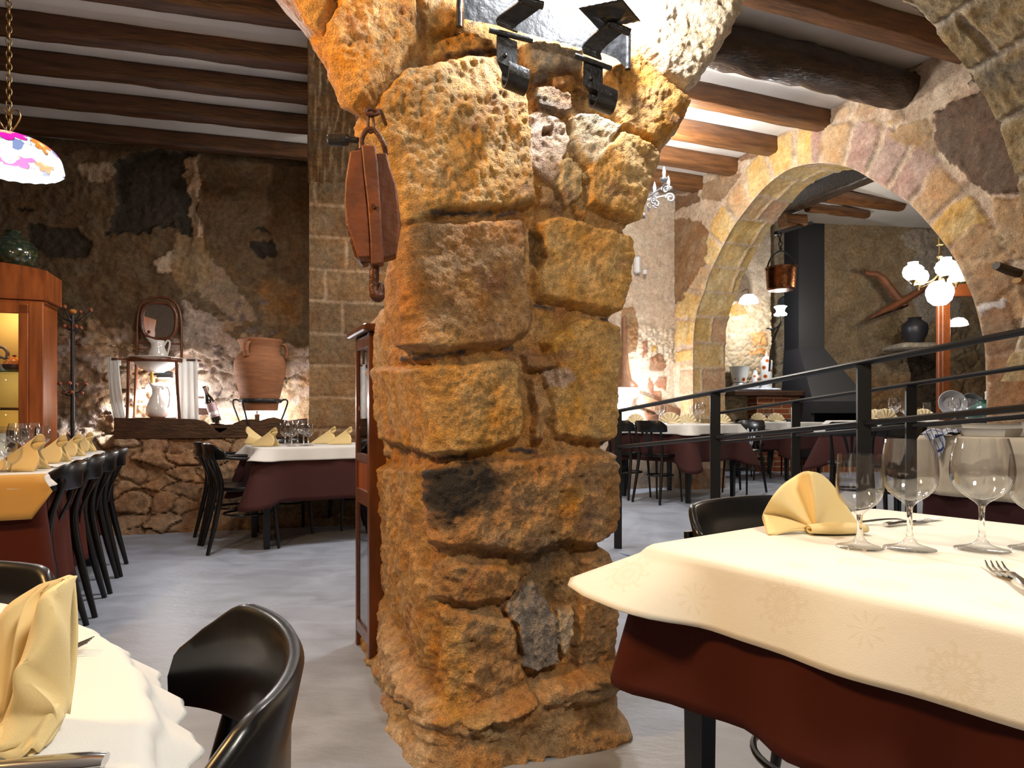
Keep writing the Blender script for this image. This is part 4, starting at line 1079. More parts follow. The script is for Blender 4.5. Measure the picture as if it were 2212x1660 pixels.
# ================================================================ glasses, cutlery, napkins
def glass_profile(H, Rb, Rr, Rf, bowl, th=.0012, zw=.42):
    "outer and inner profile of a stemmed glass; H height, Rb widest bowl radius, Rr rim, Rf foot, bowl = bowl height"
    zb = H - bowl
    out = [(0, 0), (Rf * .95, 0), (Rf, .0015), (Rf * .96, .003), (Rf * .6, .006), (.012, .011), (.0058, .020), (.0045, .035), (.0042, zb * .75), (.0052, zb - .006), (.010, zb)]
    ob = []; ib = []
    for i in range(1, 17):
        q = i / 16
        if q < zw: r = Rb * math.sin(PI / 2 * (q / zw) ** .72) ** .85
        else: r = Rr + (Rb - Rr) * math.cos(PI / 2 * (q - zw) / (1 - zw)) 
        r = max(r, .010); ob.append((r, zb + bowl * q)); ib.append((max(r - th, .001), zb + .003 + (bowl - .003) * q))
    return out + ob + list(reversed(ib)) + [(0, zb + .004)]
def make_glass(name, label, prof, n=40, group=None):
    mb = MB().lathe(prof, n); k_ = n * 9; mb.mi = [0 if n * 6 <= i < k_ else 1 for i in range(len(mb.f))]
    o = mb.build(name, [M_glass, M_thin], smooth_deg=60, weld=False); return tag(o, label, 'wine glass', group)
P_SMALL = glass_profile(.160, .0370, .0345, .0375, .098)
P_BIG = glass_profile(.186, .0430, .0365, .0400, .108, zw=.45)
P_BIG2 = glass_profile(.188, .0465, .0370, .0405, .108, zw=.47)
def make_fork(name, label):
    mb = MB(); zf = lambda y: .004 + .010 * math.exp(-((y - .02) / .035) ** 2) * 0 + .012 * smooth(.03, .07, y) * smooth(.115, .07, y)
    g = []
    for i in range(25):
        y = -.10 + .150 * i / 24; w_ = .0055 + .0035 * smooth(-.06, -.10, y) + .006 * smooth(.015, .045, y) - .0022 * math.exp(-((y + .0) / .03) ** 2)
        z = .003 + .006 * smooth(-.10, .0, y) * smooth(.06, .01, y) + .001
        g.append([Vector((-w_, y, z)), Vector((w_, y, z)), Vector((w_ * .8, y, z + .0022)), Vector((-w_ * .8, y, z + .0022))])
    vs = [q for r in g for q in r]; fs = [(i * 4 + j, i * 4 + (j + 1) % 4, (i + 1) * 4 + (j + 1) % 4, (i + 1) * 4 + j) for i in range(24) for j in range(4)] + [(3, 2, 1, 0), (96, 97, 98, 99)]
    mb.add(vs, fs)
    for k in range(4):
        x0 = (k - 1.5) * .0062
        mb.tube([(x0 * .9, .046, .0035), (x0, .065, .001 + .0012), (x0, .085, .004), (x0 * .95, .100, .0105)], [.0021, .0018, .0016, .0008], 6, flat=(1, .8))
    o = mb.build(name, M_steel); return tag(o, label, 'fork')
def make_knife(name, label):
    mb = MB()
    mb.tube(bez([(0, -.11, .005), (0, -.06, .006), (0, 0, .005)], 10), [.006, .0075, .0075, .007, .0065, .006, .0055, .005, .0045, .004, .004], 10, flat=(1.2, .6))
    mb.prism([(-.004, 0), (-.009, .02), (-.009, .09), (.001, .112), (.006, .09), (.006, .0)], .0015, Matrix(((1, 0, 0, 0), (0, 0, 1, 0), (0, 1, 0, .004), (0, 0, 0, 1))))
    o = mb.build(name, M_steel); return tag(o, label, 'knife')

def sail_napkin(name, label, mat):
    "napkin rolled into a half cone: low point at -x, open mouth with folded lips at +x"
    n, m = 26, 40; mb = MB(); g = []
    for i in range(n + 1):
        t = i / n; x = -.10 + .17 * t; Hh = .004 + .112 * t ** .9; Wd = .008 + .046 * t
        row = []
        for j in range(m + 1):
            q = j / m; a = PI * q
            # mouth pleats deepen toward the open end
            pl = 1 + .16 * t ** 3 * math.sin(a * 5) ; lean = .012 * t * math.sin(3 * a) 
            ex = .020 * t ** 4 * math.sin(a * 4 + .6)
            z = Hh * math.sin(a) ** .8 * (pl if .15 < q < .85 else 1); y = -Wd * math.cos(a) * (1 - .35 * math.sin(a)) + lean
            row.append(Vector((x + ex, y, z + .001)))
        g.append(row)
    mb.sheet(g)
    # inner layer folded back from the mouth
    g = []
    for i in range(9):
        t = 1 - i / 8 * .45; x = -.10 + .17 * t; Hh = (.004 + .112 * t ** .9) * (.90 - .05 * i); Wd = (.008 + .046 * t) * .84
        row = []
        for j in range(m + 1):
            a = PI * j / m; ex = .020 * t ** 4 * math.sin(a * 4 + .6)
            row.append(Vector((x + ex * (1 - i / 8), -Wd * math.cos(a) * (1 - .45 * math.sin(a)) + .014 * math.sin(a * 2) * (i / 8), Hh * math.sin(a) ** .8 * (1 - .25 * (i / 8) * abs(math.sin(a * 3))) + .001)))
        g.append(row)
    mb.sheet(g)
    # central fold standing in the mouth
    g = []
    for i in range(10):
        t = .50 + .5 * i / 9; x = -.10 + .16 * t; Hh = (.112 * t ** .9) * .86
        g.append([Vector((x + .010 * math.sin(k * 1.1), .012 * math.sin(k * .9 + i * .12), .003 + Hh * k / 8)) for k in range(9)])
    mb.sheet(g)
    o = mb.build(name, mat, smooth_deg=70, solid=.0022); return tag(o, label, 'napkin')
def fan_napkin(name, label, mat, pleats=7, R=.105, depth=.012):
    "pleated fan standing upright, with its stand fold on the table; faces -y"
    mb = MB(); g = []; n = pleats * 4
    for i in range(n + 1):
        q = i / n; a = math.radians(14 + 152 * q); ph = math.sin(q * pleats * 2 * PI) ; row = []
        for k in range(10):
            r = R * (.06 + .94 * k / 9); off = depth * ph * (k / 9) ** .8
            rr = r * (1 - .05 * abs(ph) * (k / 9))
            row.append(Vector((-rr * math.cos(a), off + .018 * (k / 9) * math.sin(a) , .002 + rr * math.sin(a))))
        g.append(row)
    mb.sheet(g)
    g = []
    for i in range(9):
        x = -.02 + .13 * i / 8
        g.append([Vector((x, -.018 - .010 * math.sin(i * .4), .002)), Vector((x, -.026, .007 + .003 * math.sin(i))), Vector((x, -.020, .013)), Vector((x, 0, .016 + .004 * math.sin(i * .8))), Vector((x, .016, .010)), Vector((x, .03, .002))])
    mb.sheet(g)
    o = mb.build(name, mat, smooth_deg=60, solid=.002); return tag(o, label, 'napkin')

# ================================================================ near right table
def frame(o, rz): return Matrix.Translation(Vector(o)) @ Matrix.Rotation(rz, 4, 'Z')
TB = Vector((.243, 1.168, 0)); ta = Vector((.814, .581, 0)); tb_ = Vector((.581, -.814, 0)); TL, TW = .79, 1.05
tc_ = TB + ta * TL / 2 + tb_ * TW / 2; trz = math.atan2(ta.y, ta.x)
nt_tab = table('dining_table', TL, TW, 'square-legged black table in the right foreground, under a cream damask cloth', leg=.042); nt_tab.location = tc_; nt_tab.rotation_euler.z = trz
ci = lambda x, y: 1.0
oc = cloth('tablecloth', rrect(TL, TW, .018), .7385, .245, M_burg, None, flare=.10, wav=.016, wl=.42, cdrop=.02, cflare=.12, seed=2, rows=14)
oc.location = tc_; oc.rotation_euler.z = trz; tag(oc, 'deep burgundy undercloth hanging below the cream one in the right foreground', 'tablecloth')
def near_c(x, y): return 1.0 if (x < 0 and y > 0) else .45
def nfold(x, y): return .0028 * math.exp(-((y - .13) / .008) ** 2) + .0028 * math.exp(-((y + .20) / .008) ** 2) + .002 * math.exp(-((x - .02) / .008) ** 2)
oc = cloth('tablecloth', rrect(TL + .008, TW + .008, .02, step=.02), .7425, .112, M_cream, None, flare=.30, wav=.007, wl=.30, cdrop=.50, cflare=2.2, seed=5, rows=12, topwav=.0012, csel=near_c)
oc.location = tc_; oc.rotation_euler.z = trz; tag(oc, 'cream damask tablecloth with woven flowers on the nearest table, right foreground', 'tablecloth')
ZT = .7455
def on_near(px, py, z=ZT):
    D = (HC - z) * F / (py - HZ); return Vector(((px - CX) * D / F, D, z))
for prof, px_, py_, lab in ((P_SMALL, 1857, 1184, 'small wine glass standing beside the yellow fan napkin in the right foreground'),
                            (P_BIG, 1965, 1187, 'large wine glass, second from the yellow fan napkin on the nearest table'),
                            (P_BIG2, 2121, 1189, 'widest wine glass, third from the yellow fan napkin on the nearest table'),
                            (P_SMALL, 2236, 1188, 'wine glass cut by the right edge of the picture on the nearest table')):
    o = make_glass('wine_glass', lab, prof, 56, 'wine glasses on the nearest table'); o.location = on_near(px_, py_)
fk = make_fork('dinner_fork', 'steel fork lying behind the large wine glasses on the nearest table'); fk.location = on_near(1925, 1133); fk.rotation_euler = (0, 0, math.radians(-86)); fk.scale = (1, .85, 1)
kn = make_knife('table_knife', 'knife lying just behind the far fork on the nearest table'); kn.location = on_near(1975, 1130); kn.rotation_euler = (0, 0, math.radians(-62)); kn.scale = (.9,) * 3
fk = make_fork('dinner_fork', 'steel fork at the right edge of the picture on the nearest table'); fk.location = Vector((.676, .891, ZT)); fk.rotation_euler = (0, 0, math.radians(-22)); fk.scale = (1.15, 1, 1)

# the fan napkin in front: few broad pleats, a rolled stand at its foot
def near_napkin():
    mb = MB(); base = on_near(1770, 1150); 
    def q(px_, py_, dd): # point at table depth + dd
        return W(px_, py_, base.y + dd) - base
    # ribs of the fan from the gathering point outwards: (tip px, tip py, depth), relief alternates
    hub = [(1752, 1142, .0)]
    tips = [(1660, 1160, -.030), (1650, 1132, .018), (1648, 1112, .020), (1668, 1075, -.012), (1690, 1048, .016), (1716, 1030, .030), (1735, 1020, .012), (1750, 1019, -.020), (1775, 1026, .004), (1800, 1050, .022), (1822, 1083, .028), (1846, 1120, .022), (1862, 1148, .012)]
    tips = [q(*t) for t in tips]; tt = bez(tips, 60); h0 = q(1750, 1140, -.004); h1 = q(1768, 1144, -.002)
    g = []
    for i, t in enumerate(tt):
        u = i / 60; hb = h0.lerp(h1, u); row = []
        for k in range(14):
            f_ = k / 13; p = hb.lerp(t, f_); p = p + Vector((0, .010 * math.sin(PI * f_) * math.sin(u * 9), .004 * math.sin(PI * f_))); p.z = max(p.z, .0015); row.append(p)
        g.append(row)
    mb.sheet(g)
    # left low leaf
    a, b_, c_, d_ = q(1649, 1112, .012), q(1660, 1162, -.030), q(1740, 1148, -.012), q(1752, 1140, 0)
    mb.sheet([[Vector(a).lerp(b_, k / 6) .lerp(Vector(d_).lerp(c_, k / 6), i / 10) + Vector((0, 0, .004 * math.sin(PI * i / 10))) for k in range(7)] for i in range(11)])
    # rolled stand lying on the cloth
    g = []
    for i in range(17):
        t = i / 16; p0 = q(1741, 1141, -.012).lerp(q(1862, 1160, -.002), t); r = .0065 + .0035 * math.sin(PI * t); row = []
        for k in range(20):
            a = 2 * PI * k / 15.5 + .5; rr = r * (1.35 - .045 * k)
            row.append(Vector((p0.x, p0.y - .012 + rr * 1.9 * math.cos(a), max(.001, .009 + rr * .95 * math.sin(a)))))
        g.append(row)
    mb.sheet(g)
    g = []
    for i in range(9):
        t = i / 8; p0 = q(1740, 1132, .0).lerp(q(1858, 1158, .03), t)
        g.append([Vector((p0.x, p0.y - .02 + .06 * k / 6, max(.0012, .012 * math.sin(PI * k / 6)))) for k in range(7)])
    mb.sheet(g)
    o = mb.build('napkin', M_napkin_w if False else M_napkin, smooth_deg=80, solid=.0022); o.location = base
    return tag(o, 'large yellow fan-folded napkin on the nearest table, right foreground', 'napkin')
near_napkin()

# chairs in the foreground
ch = make_chair('bistro_chair', 'black bistro chair with curved top rail, turned to the round table, bottom left', False)
ch.location = (-.392, .474, 0); ch.scale = (.80, .78, 1.012); ch.rotation_euler.z = math.radians(113)
G1 = 'black bentwood chairs'
c2 = place(ch, False, (-.775, .625, 0), math.radians(182), 'black chair behind the round table at the left edge of the picture', None, 1.0)
c3 = place(ch, False, (.650, 1.412, 0), math.radians(215.4), 'glossy black chair behind the nearest table, left of the yellow fan napkin', None, (.94, .84, 1.0))

# near left round table
rt = table('round_table', 0, 0, 'round table in the bottom left corner under a white cloth', round_=.66); rt.location = (-.88, .17, 0)
oc = cloth('tablecloth', circle_loop(.672, 160), .7385, .22, M_burg, None, flare=.12, wav=.02, wl=.3, seed=3, rows=8); oc.location = (-.88, .17, 0)
tag(oc, 'burgundy undercloth of the round table, bottom left', 'tablecloth')
P, N, Cn = circle_loop(.682, 640)
oc = cloth('tablecloth', (P, N, Cn), .7425, .058, M_white, None, flare=1.1, wav=.0055, wl=.085, seed=7, rows=12, topwav=.002, edge_r=.014); oc.location = (-.88, .17, 0)
tag(oc, 'white cloth with a rippled rim on the round table, bottom left corner', 'tablecloth')
# tall folded napkin on it
def tall_napkin():
    mb = MB(); b0 = Vector((-.345, .47, ZT))
    def q(px_, py_, D): return W(px_, py_, D) - b0
    A = [q(-120, 1560, .47), q(-60, 1420, .49), q(20, 1310, .50), q(90, 1262, .50), q(157, 1246, .495)]      # upper edge
    Bm = [q(-120, 1640, .44), q(-60, 1590, .45), q(0, 1560, .455), q(60, 1545, .46), q(148, 1545, .47)]
    # back sheet
    top = bez(A, 24); bot = bez(Bm, 24)
    mb.sheet([[t.lerp(b_, k / 12) + Vector((0, .006 * math.sin(PI * k / 12) + .003 * math.sin(i * .9), 0)) for k in range(13)] for i, (t, b_) in enumerate(zip(top, bot))])
    # front lip: folds stepping down from the peak
    pk = q(157, 1247, .49)
    e1 = bez([q(157, 1247, .492), q(125, 1270, .470), q(107, 1287, .462), q(108, 1300, .460), q(118, 1345, .458), q(80, 1415, .450), q(47, 1438, .445), q(58, 1470, .447), q(110, 1522, .452), q(104, 1545, .455), q(30, 1615, .440)], 44)
    e2 = bez([q(157, 1247, .495), q(150, 1330, .485), q(149, 1400, .48), q(148, 1500, .475), q(142, 1540, .47), q(110, 1600, .455), q(60, 1640, .44)], 44)
    mb.sheet([[a_.lerp(b_, k / 8) + Vector((0, .004 * math.sin(PI * k / 8), 0)) for k in range(9)] for a_, b_ in zip(e1, e2)])
    e3 = bez([q(155, 1248, .50), q(105, 1262, .495), q(60, 1300, .485), q(40, 1350, .475), q(26, 1430, .465), q(14, 1510, .46), q(0, 1560, .455), q(-40, 1620, .445)], 44)
    e1b = bez([q(150, 1252, .487), q(100, 1282, .468), q(80, 1320, .463), q(60, 1390, .457), q(42, 1445, .452), q(30, 1500, .452), q(14, 1545, .452), q(-20, 1620, .44)], 44)
    mb.sheet([[a_.lerp(b_, k / 8) + Vector((-.006 * math.sin(PI * k / 8), .045 * math.sin(PI * k / 8) ** .7 * min(1, i / 8, (44 - i) / 6), 0)) for k in range(9)] for i, (a_, b_) in enumerate(zip(e3, e1b))])
    mb.sheet([[a_.lerp(b_, k / 8) + Vector((0, -.004 * math.sin(PI * k / 8), 0)) for k in range(9)] for a_, b_ in zip(e1b, e1)])
    # skirt spreading on the cloth
    s1 = bez([q(-100, 1560, .45), q(-20, 1560, .455), q(40, 1548, .455), q(112, 1528, .458), q(140, 1540, .465)], 24)
    s2 = [Vector((p.x - .004, p.y - .020, .0015 - 0.0)) for p in s1]
    s2 = [Vector((p.x, p.y, .0015)) for p in s2]
    mb.sheet([[a_.lerp(b_, k / 6) + Vector((0, 0, .003 * math.sin(i * .7))) for k in range(7)] for i, (a_, b_) in enumerate(zip(s1, s2))])
    o = mb.build('napkin', M_napkin, smooth_deg=80, solid=.0018); o.location = b0
    return tag(o, 'tall folded napkin standing on the round table at the left edge', 'napkin')
tall_napkin()
kn = make_knife('table_knife', 'knife lying on the white cloth of the round table, bottom left corner'); kn.location = Vector((-.368, .405, .7455)); kn.rotation_euler = (0, 0, math.radians(100))
fk = make_fork('dinner_fork', 'small fork half hidden behind the tall napkin on the round table'); fk.location = Vector((-.50, .61, .7455)); fk.rotation_euler = (0, 0, math.radians(-75))

# ================================================================ long table of the left room
la = Vector((-.435, .90, 0)).normalized(); lb = Vector((la.y, -la.x, 0))   # la: away from the camera, lb: to the right
LP0 = Vector((-1.83, 2.55, 0)); LLn, LWd = 2.05, .80
lc = LP0 + la * LLn / 2 - lb * LWd / 2; lrz = math.atan2(la.y, la.x)
t = table('dining_table', LLn, LWd, 'long black table of the left room, under burgundy and white cloths', leg=.05); t.location = lc; t.rotation_euler.z = lrz
oc = cloth('tablecloth', rrect(LLn, LWd, .02), .7385, .50, M_burg, None, flare=.06, wav=.02, wl=.5, cdrop=.05, cflare=.12, seed=4, rows=14); oc.location = lc; oc.rotation_euler.z = lrz
tag(oc, 'burgundy undercloth of the long table in the left room', 'tablecloth')
M_gold = cloth_mat('gold_cloth', (.55, .33, .10))
oc = cloth('tablecloth', rrect(LLn + .014, LWd + .014, .02), .7425, .062, M_white, None, flare=.75, wav=.008, wl=.16, cdrop=.3, cflare=1.2, seed=6, rows=8, edge_r=.02); oc.location = lc; oc.rotation_euler.z = lrz
tag(oc, 'white cloth along the long table of the left room', 'tablecloth')
# gold runner end hanging over the near short side
mb = MB(); g = []
for i in range(25):
    y = -LWd / 2 - .035 + (LWd + .03) * i / 24; e = float(smooth(0, .035, y + LWd / 2 + .035))
    g.append([Vector((-LLn / 2 + .012, y, .7470)), Vector((-LLn / 2 - .022, y, .7465)), Vector((-LLn / 2 - .045, y, .7400))] + [Vector((-LLn / 2 - .055 - .012 * k / 5 - .006 * math.sin(i * .6) * k / 5 , y - .006 * (1 - e) * k, .735 - (.05 + .10 * e) * k / 5)) for k in range(1, 6)])
mb.sheet(g); oc = mb.build('tablecloth', M_gold, smooth_deg=70, solid=.0018); oc.location = lc; oc.rotation_euler.z = lrz
tag(oc, 'golden cloth end hanging from the near short side of the long left table', 'tablecloth')
def onp(c, rz, x, y, z): 
    v = Matrix.Rotation(rz, 3, 'Z') @ Vector((x, y, 0)); return Vector((c[0] + v.x, c[1] + v.y, z))
nap = sail_napkin('napkin', '', M_napkin)
first = True
for k, (px_, py_, lab) in enumerate([(40, 1017, 'nearest of the four cone-folded napkins on the long left table'), (103, 1000, 'second nearest cone-folded napkin on the long left table'), (143, 987, 'third cone-folded napkin down the long left table'), (172, 977, 'furthest cone-folded napkin on the long left table')]):
    p = floorpt(px_, py_, .7455); sc = [1.12, 1.0, .95, .95][k]
    place(nap, first, (p.x, p.y, .7455), math.radians([8, 4, 0, 0][k]), lab, 'cone-folded napkins on the long left table', sc); first = False
gs = make_glass('wine_glass', '', P_SMALL, 28); gb = make_glass('wine_glass', '', P_BIG2, 28)
first_s = first_b = True
GL = 'wine glasses on the long left table'
for kind, px_, py_, lab in [('s', 12, 1020, 'wine glass nearest the left edge on the long left table'), ('b', 37, 992, 'large wine glass between two small ones on the long left table'), ('b', 67, 985, 'large wine glass behind the nearest yellow napkin'), ('s', 64, 1001, 'small wine glass right behind the nearest cone napkin'), ('s', 92, 985, 'small wine glass furthest right in front of the glazed cabinet'), ('s', 13, 985, 'wine glass half hidden behind the large one at the left edge')]:
    p = floorpt(px_, py_, .7455)
    if kind == 's': place(gs, first_s, (p.x, p.y, .7455), 0, lab, GL, 1.05); first_s = False
    else: place(gb, first_b, (p.x, p.y, .7455), 0, lab, GL, 1.0); first_b = False
def plate(name, label, r=.11, mat=None):
    o = MB().lathe([(0, .004), (r * .6, .004), (r * .66, .007), (r * .97, .014), (r, .016), (r * .99, .018), (r * .66, .011), (r * .58, .008), (0, .008)], 40).build(name, mat or M_china); return tag(o, label, 'plate')
fkp = make_fork('dinner_fork', ''); first = True
for px_, py_, lab in [(85, 1012, 'fork beside the nearest cone napkin on the long left table'), (128, 993, 'fork between the second and third cone napkins'), (160, 981, 'fork between the third and fourth cone napkins')]:
    p = floorpt(px_, py_, .7455); place(fkp, first, (p.x, p.y, .7455), math.radians(-80), lab, 'forks on the long left table'); first = False
mb = MB(); mb.box((0, 0, .06), (.09, .004, .12), rot=Matrix.Rotation(-.25, 3, 'X')); mb.box((0, .045, .06), (.09, .004, .12), rot=Matrix.Rotation(.25, 3, 'X'))
o = mb.build('menu_card', pm('menu_paper', (.66, .70, .60), .7)); p = floorpt(-8, 978, .7455); o.location = (p.x, p.y, .7455); o.rotation_euler.z = .5; tag(o, 'pale folded menu card standing at the left edge of the long table', 'menu card')

# chairs along its right side, backs to the aisle
crz = math.atan2(-lb.y, -lb.x) - PI / 2
feet = [(3.05, 'nearest of the row'), (3.52, 'second of the row'), (3.95, 'third of the row'), (4.33, 'last of the row, by the wall')]
labs = ['black bistro chair nearest the camera in the row along the long left table', 'second black bistro chair of the row along the long left table', 'third black bistro chair of the row along the long left table', 'last black bistro chair of the row, next to the stone wall']
for (D_, _), lab in zip(feet, labs):
    Xf = -2.03 - (D_ - 3.16) * .435
    c = Vector((Xf, D_, 0)) - lb * .255 - la * .17
    place(ch, False, c, crz, lab, 'chairs along the long left table', 1.0)

# ================================================================ table by the back wall of the left room
wa = Vector((math.cos(math.radians(30)), math.sin(math.radians(30)), 0)); wb_ = Vector((-wa.y, wa.x, 0))
WP0 = Vector((-1.81, 4.78, 0)); WL, WW = 1.25, .66
wc = WP0 + wa * WL / 2 + wb_ * WW / 2; wrz = math.radians(30)
t = table('dining_table', WL, WW, 'black table against the back wall of the left room, under the clay jar', leg=.055, inset=.05); t.location = wc; t.rotation_euler.z = wrz
oc = cloth('tablecloth', rrect(WL, WW, .02), .7385, .40, M_burg2, None, flare=.06, wav=.012, wl=.45, cdrop=.22, cflare=.45, seed=8, rows=12); oc.location = wc; oc.rotation_euler.z = wrz
tag(oc, 'dark plum undercloth on the table below the clay jar', 'tablecloth')
oc = cloth('tablecloth', rrect(WL + .018, WW + .018, .02), .7425, .105, M_white, None, flare=.16, wav=.006, wl=.3, cdrop=.40, cflare=1.3, seed=9, rows=10); oc.location = wc; oc.rotation_euler.z = wrz
tag(oc, 'white tablecloth on the table below the clay jar', 'tablecloth')
NG = 'cone-folded napkins on the table below the clay jar'
for px_, py_, rz_, lab in [(556, 952, 178, 'cone napkin at the back left corner of the table below the clay jar'), (572, 953, -12, 'cone napkin at the front left of the table below the clay jar'), (700, 945, 10, 'cone napkin left of the rightmost one on the table below the clay jar'), (735, 947, 5, 'rightmost cone napkin on the table below the clay jar')]:
    D_ = {556: 5.35, 572: 4.98, 700: 5.45, 735: 5.35}[px_]
    X_ = (px_ - CX) * D_ / F
    place(nap, False, (X_, D_, .7455), math.radians(rz_), lab, NG, 1.05 if px_ != 572 else (1.15, 1.0, 1.05))
k = 0
for kind, px_, D_, lab in [('s', 616, 5.2, 'leftmost wine glass of the cluster below the clay jar'), ('s', 630, 4.98, 'nearest wine glass of the cluster below the clay jar'), ('b', 625, 5.45, 'wine glass at the back left of the cluster below the clay jar'), ('b', 643, 5.35, 'tall wine glass in the middle of the cluster below the clay jar'), ('b', 656, 5.05, 'large wine glass at the front right of the cluster below the clay jar'), ('s', 666, 5.12, 'rightmost small wine glass of the cluster below the clay jar')]:
    place(gs if kind == 's' else gb, False, ((px_ - CX) * D_ / F, D_, .7455), 0, lab, 'wine glasses on the table below the clay jar', 1.05)
cha = make_chair('bistro_armchair', 'nearer black bentwood armchair at the left end of the table below the clay jar', True)
fa = Vector((-1.98, 4.93, 0)); cha.location = fa; cha.rotation_euler.z = wrz - PI / 2
place(cha, False, fa + wb_ * .42 + wa * -.02, wrz - PI / 2, 'black bentwood armchair behind the nearer one, at the table below the clay jar')
place(ch, False, wc + wa * .25 + wb_ * (WW / 2 + .02), wrz + PI, 'black chair at the right of the wall side of the table below the jar', 'chairs on the wall side below the clay jar')
place(ch, False, wc + wa * -.28 + wb_ * (WW / 2 + .02), wrz + PI, 'black chair on the wall side of the table below the clay jar', 'chairs on the wall side below the clay jar')

# ================================================================ left room: things on and by the wall
M_greenstone = None
def bw(px_, py_, off): return BW0.moved(off).pt(px_, py_)
# dark wooden ledge with a carved wavy edge
edge_px = [(246, 903), (300, 904), (360, 904), (420, 906), (440, 910), (452, 918), (465, 930), (474, 936), (486, 930), (505, 915), (525, 907), (548, 906), (562, 909), (578, 904), (592, 902), (605, 906), (625, 910), (645, 906), (664, 904)]
mb = MB(); pl_ = BWL.moved(-.035); top = [pl_.pt(a, b) for a, b in edge_px]; n_ = len(top)
bot = [Vector((p.x, p.y, .785)) for p in top]; dpt = Vector((BW0.n[0], BW0.n[1], 0)) * .30
vs = top + [p + dpt for p in top] + [p + dpt * .12 for p in bot] + bot
# front board, and the shelf behind it
bk = [Vector((p.x, p.y, p.z)) + Vector((BW0.n[0], BW0.n[1], 0)) * .045 for p in top]; bb = [Vector((p.x, p.y, .785)) + Vector((BW0.n[0], BW0.n[1], 0)) * .045 for p in top]
g = [top, bk, bb, bot]; vs = [p for r in g for p in r]; fs = []
for j in range(4):
    for i in range(n_ - 1): fs.append((j * n_ + i, j * n_ + i + 1, ((j + 1) % 4) * n_ + i + 1, ((j + 1) % 4) * n_ + i))
fs += [(0, n_, 2 * n_, 3 * n_), (n_ - 1, 4 * n_ - 1, 3 * n_ - 1, 2 * n_ - 1)]
mb.add(vs, fs)
ledge = mb.build('wall_ledge', M_bench, smooth_deg=50); tag(ledge, 'dark wooden ledge board with a carved wavy edge along the back wall', 'ledge')
a_ = BWL.pt(246, 903); b_ = BWL.pt(664, 903)
mid = (a_ + b_) / 2 + Vector((BW0.n[0], BW0.n[1], 0)) * .165
MB().box((0, 0, 0), ((b_ - a_).length, .27, .03)).build('shelf_board', M_bench, ledge); sh = bpy.data.objects['shelf_board']; sh.location = (mid.x, mid.y, .885); sh.rotation_euler.z = math.radians(15)
ZL = .90
def ledge_pt(px_, off=.22, z=ZL): p = BW0.moved(off).pt(px_, 900); return Vector((p.x, p.y, z))

# bentwood washstand
def washstand():
    p = ledge_pt(339, .205); t = empty('washstand', p, math.radians(12), 'bentwood washstand with oval mirror, standing on the wall ledge', 'washstand')
    k = .0039
    arch = [(-.178, .07, .55), (-.176, .07, .72), (-.172, .07, .90), (-.150, .07, 1.02), (-.09, .07, 1.085), (0, .07, 1.105), (.09, .07, 1.085), (.150, .07, 1.02), (.172, .07, .90), (.176, .07, .72), (.178, .07, .55)]
    MB().tube(bez(arch, 50), .0115, 10).build('mirror_support', M_walnut, t)
    def rr_loop(a, b_, zc, y, n=48):
        return [(a * math.copysign(abs(math.cos(q)) ** .72, math.cos(q)), y, zc + b_ * math.copysign(abs(math.sin(q)) ** .72, math.sin(q))) for q in [2 * PI * i / n for i in range(n)]]
    mf = MB().tube(rr_loop(.138, .158, .895, .055), .0165, 10, closed=True).build('mirror_frame', M_walnut, t)
    L_ = rr_loop(.130, .150, .895, .058); MB().add(L_ + [(x, y + .008, z) for x, y, z in L_], [tuple(range(48)), tuple(range(95, 47, -1))] + [(i, (i + 1) % 48, 48 + (i + 1) % 48, 48 + i) for i in range(48)]).build('mirror', pm('mirror_glass', (.75, .75, .78), .03, metal=1.0), mf, smooth_deg=20)
    MB().tube([(-.177, .07, .70), (.177, .07, .70)], .006, 8).build('cross_rail', M_walnut, t)
    MB().tube([(.225 * math.cos(q), -.02 + .17 * math.sin(q), .545) for q in [2 * PI * i / 48 for i in range(48)]], .016, 10, closed=True, flat=(.7, 1.2)).build('basin_ring', M_walnut, t)
    for sx, sy in ((-1, -1), (1, -1), (-1, 1), (1, 1)):
        MB().tube(bez([(sx * .185, -.02 + sy * .10, .54), (sx * .19, -.015 + sy * .09, .30), (sx * .205, -.005 + sy * .085, 0)], 8), .0125, 10).build('leg', M_walnut, t)
    MB().lathe([(0, .045), (.15, .045), (.165, .052), (.165, .06), (0, .06)], 32, c=(0, -.02, 0), sc=(1.12, .75, 1)).build('lower_shelf', M_walnut, t)
    for sx in (-1, 1):
        MB().tube(bez([(sx * .20, -.02, .55), (sx * .30, -.08, .55), (sx * .345, -.02, .55), (sx * .30, .06, .55), (sx * .20, .07, .55)], 24), .010, 8).build('towel_rail', M_walnut, t)
    return t
ws = washstand(); Mw = ws.matrix_basis
def on_ws(x, y, z): return Matrix.Translation(ws.location) @ Matrix.Rotation(ws.rotation_euler.z, 4, 'Z') @ Vector((x, y, z))
o = MB().lathe([(0, .0), (.06, 0), (.065, .006), (.12, .03), (.165, .075), (.19, .118), (.205, .124), (.203, .128), (.186, .122), (.158, .078), (.11, .036), (0, .012)], 48).build('wash_basin', M_china); o.location = on_ws(0, -.02, .445); tag(o, 'white china basin set in the ring of the washstand', 'basin')
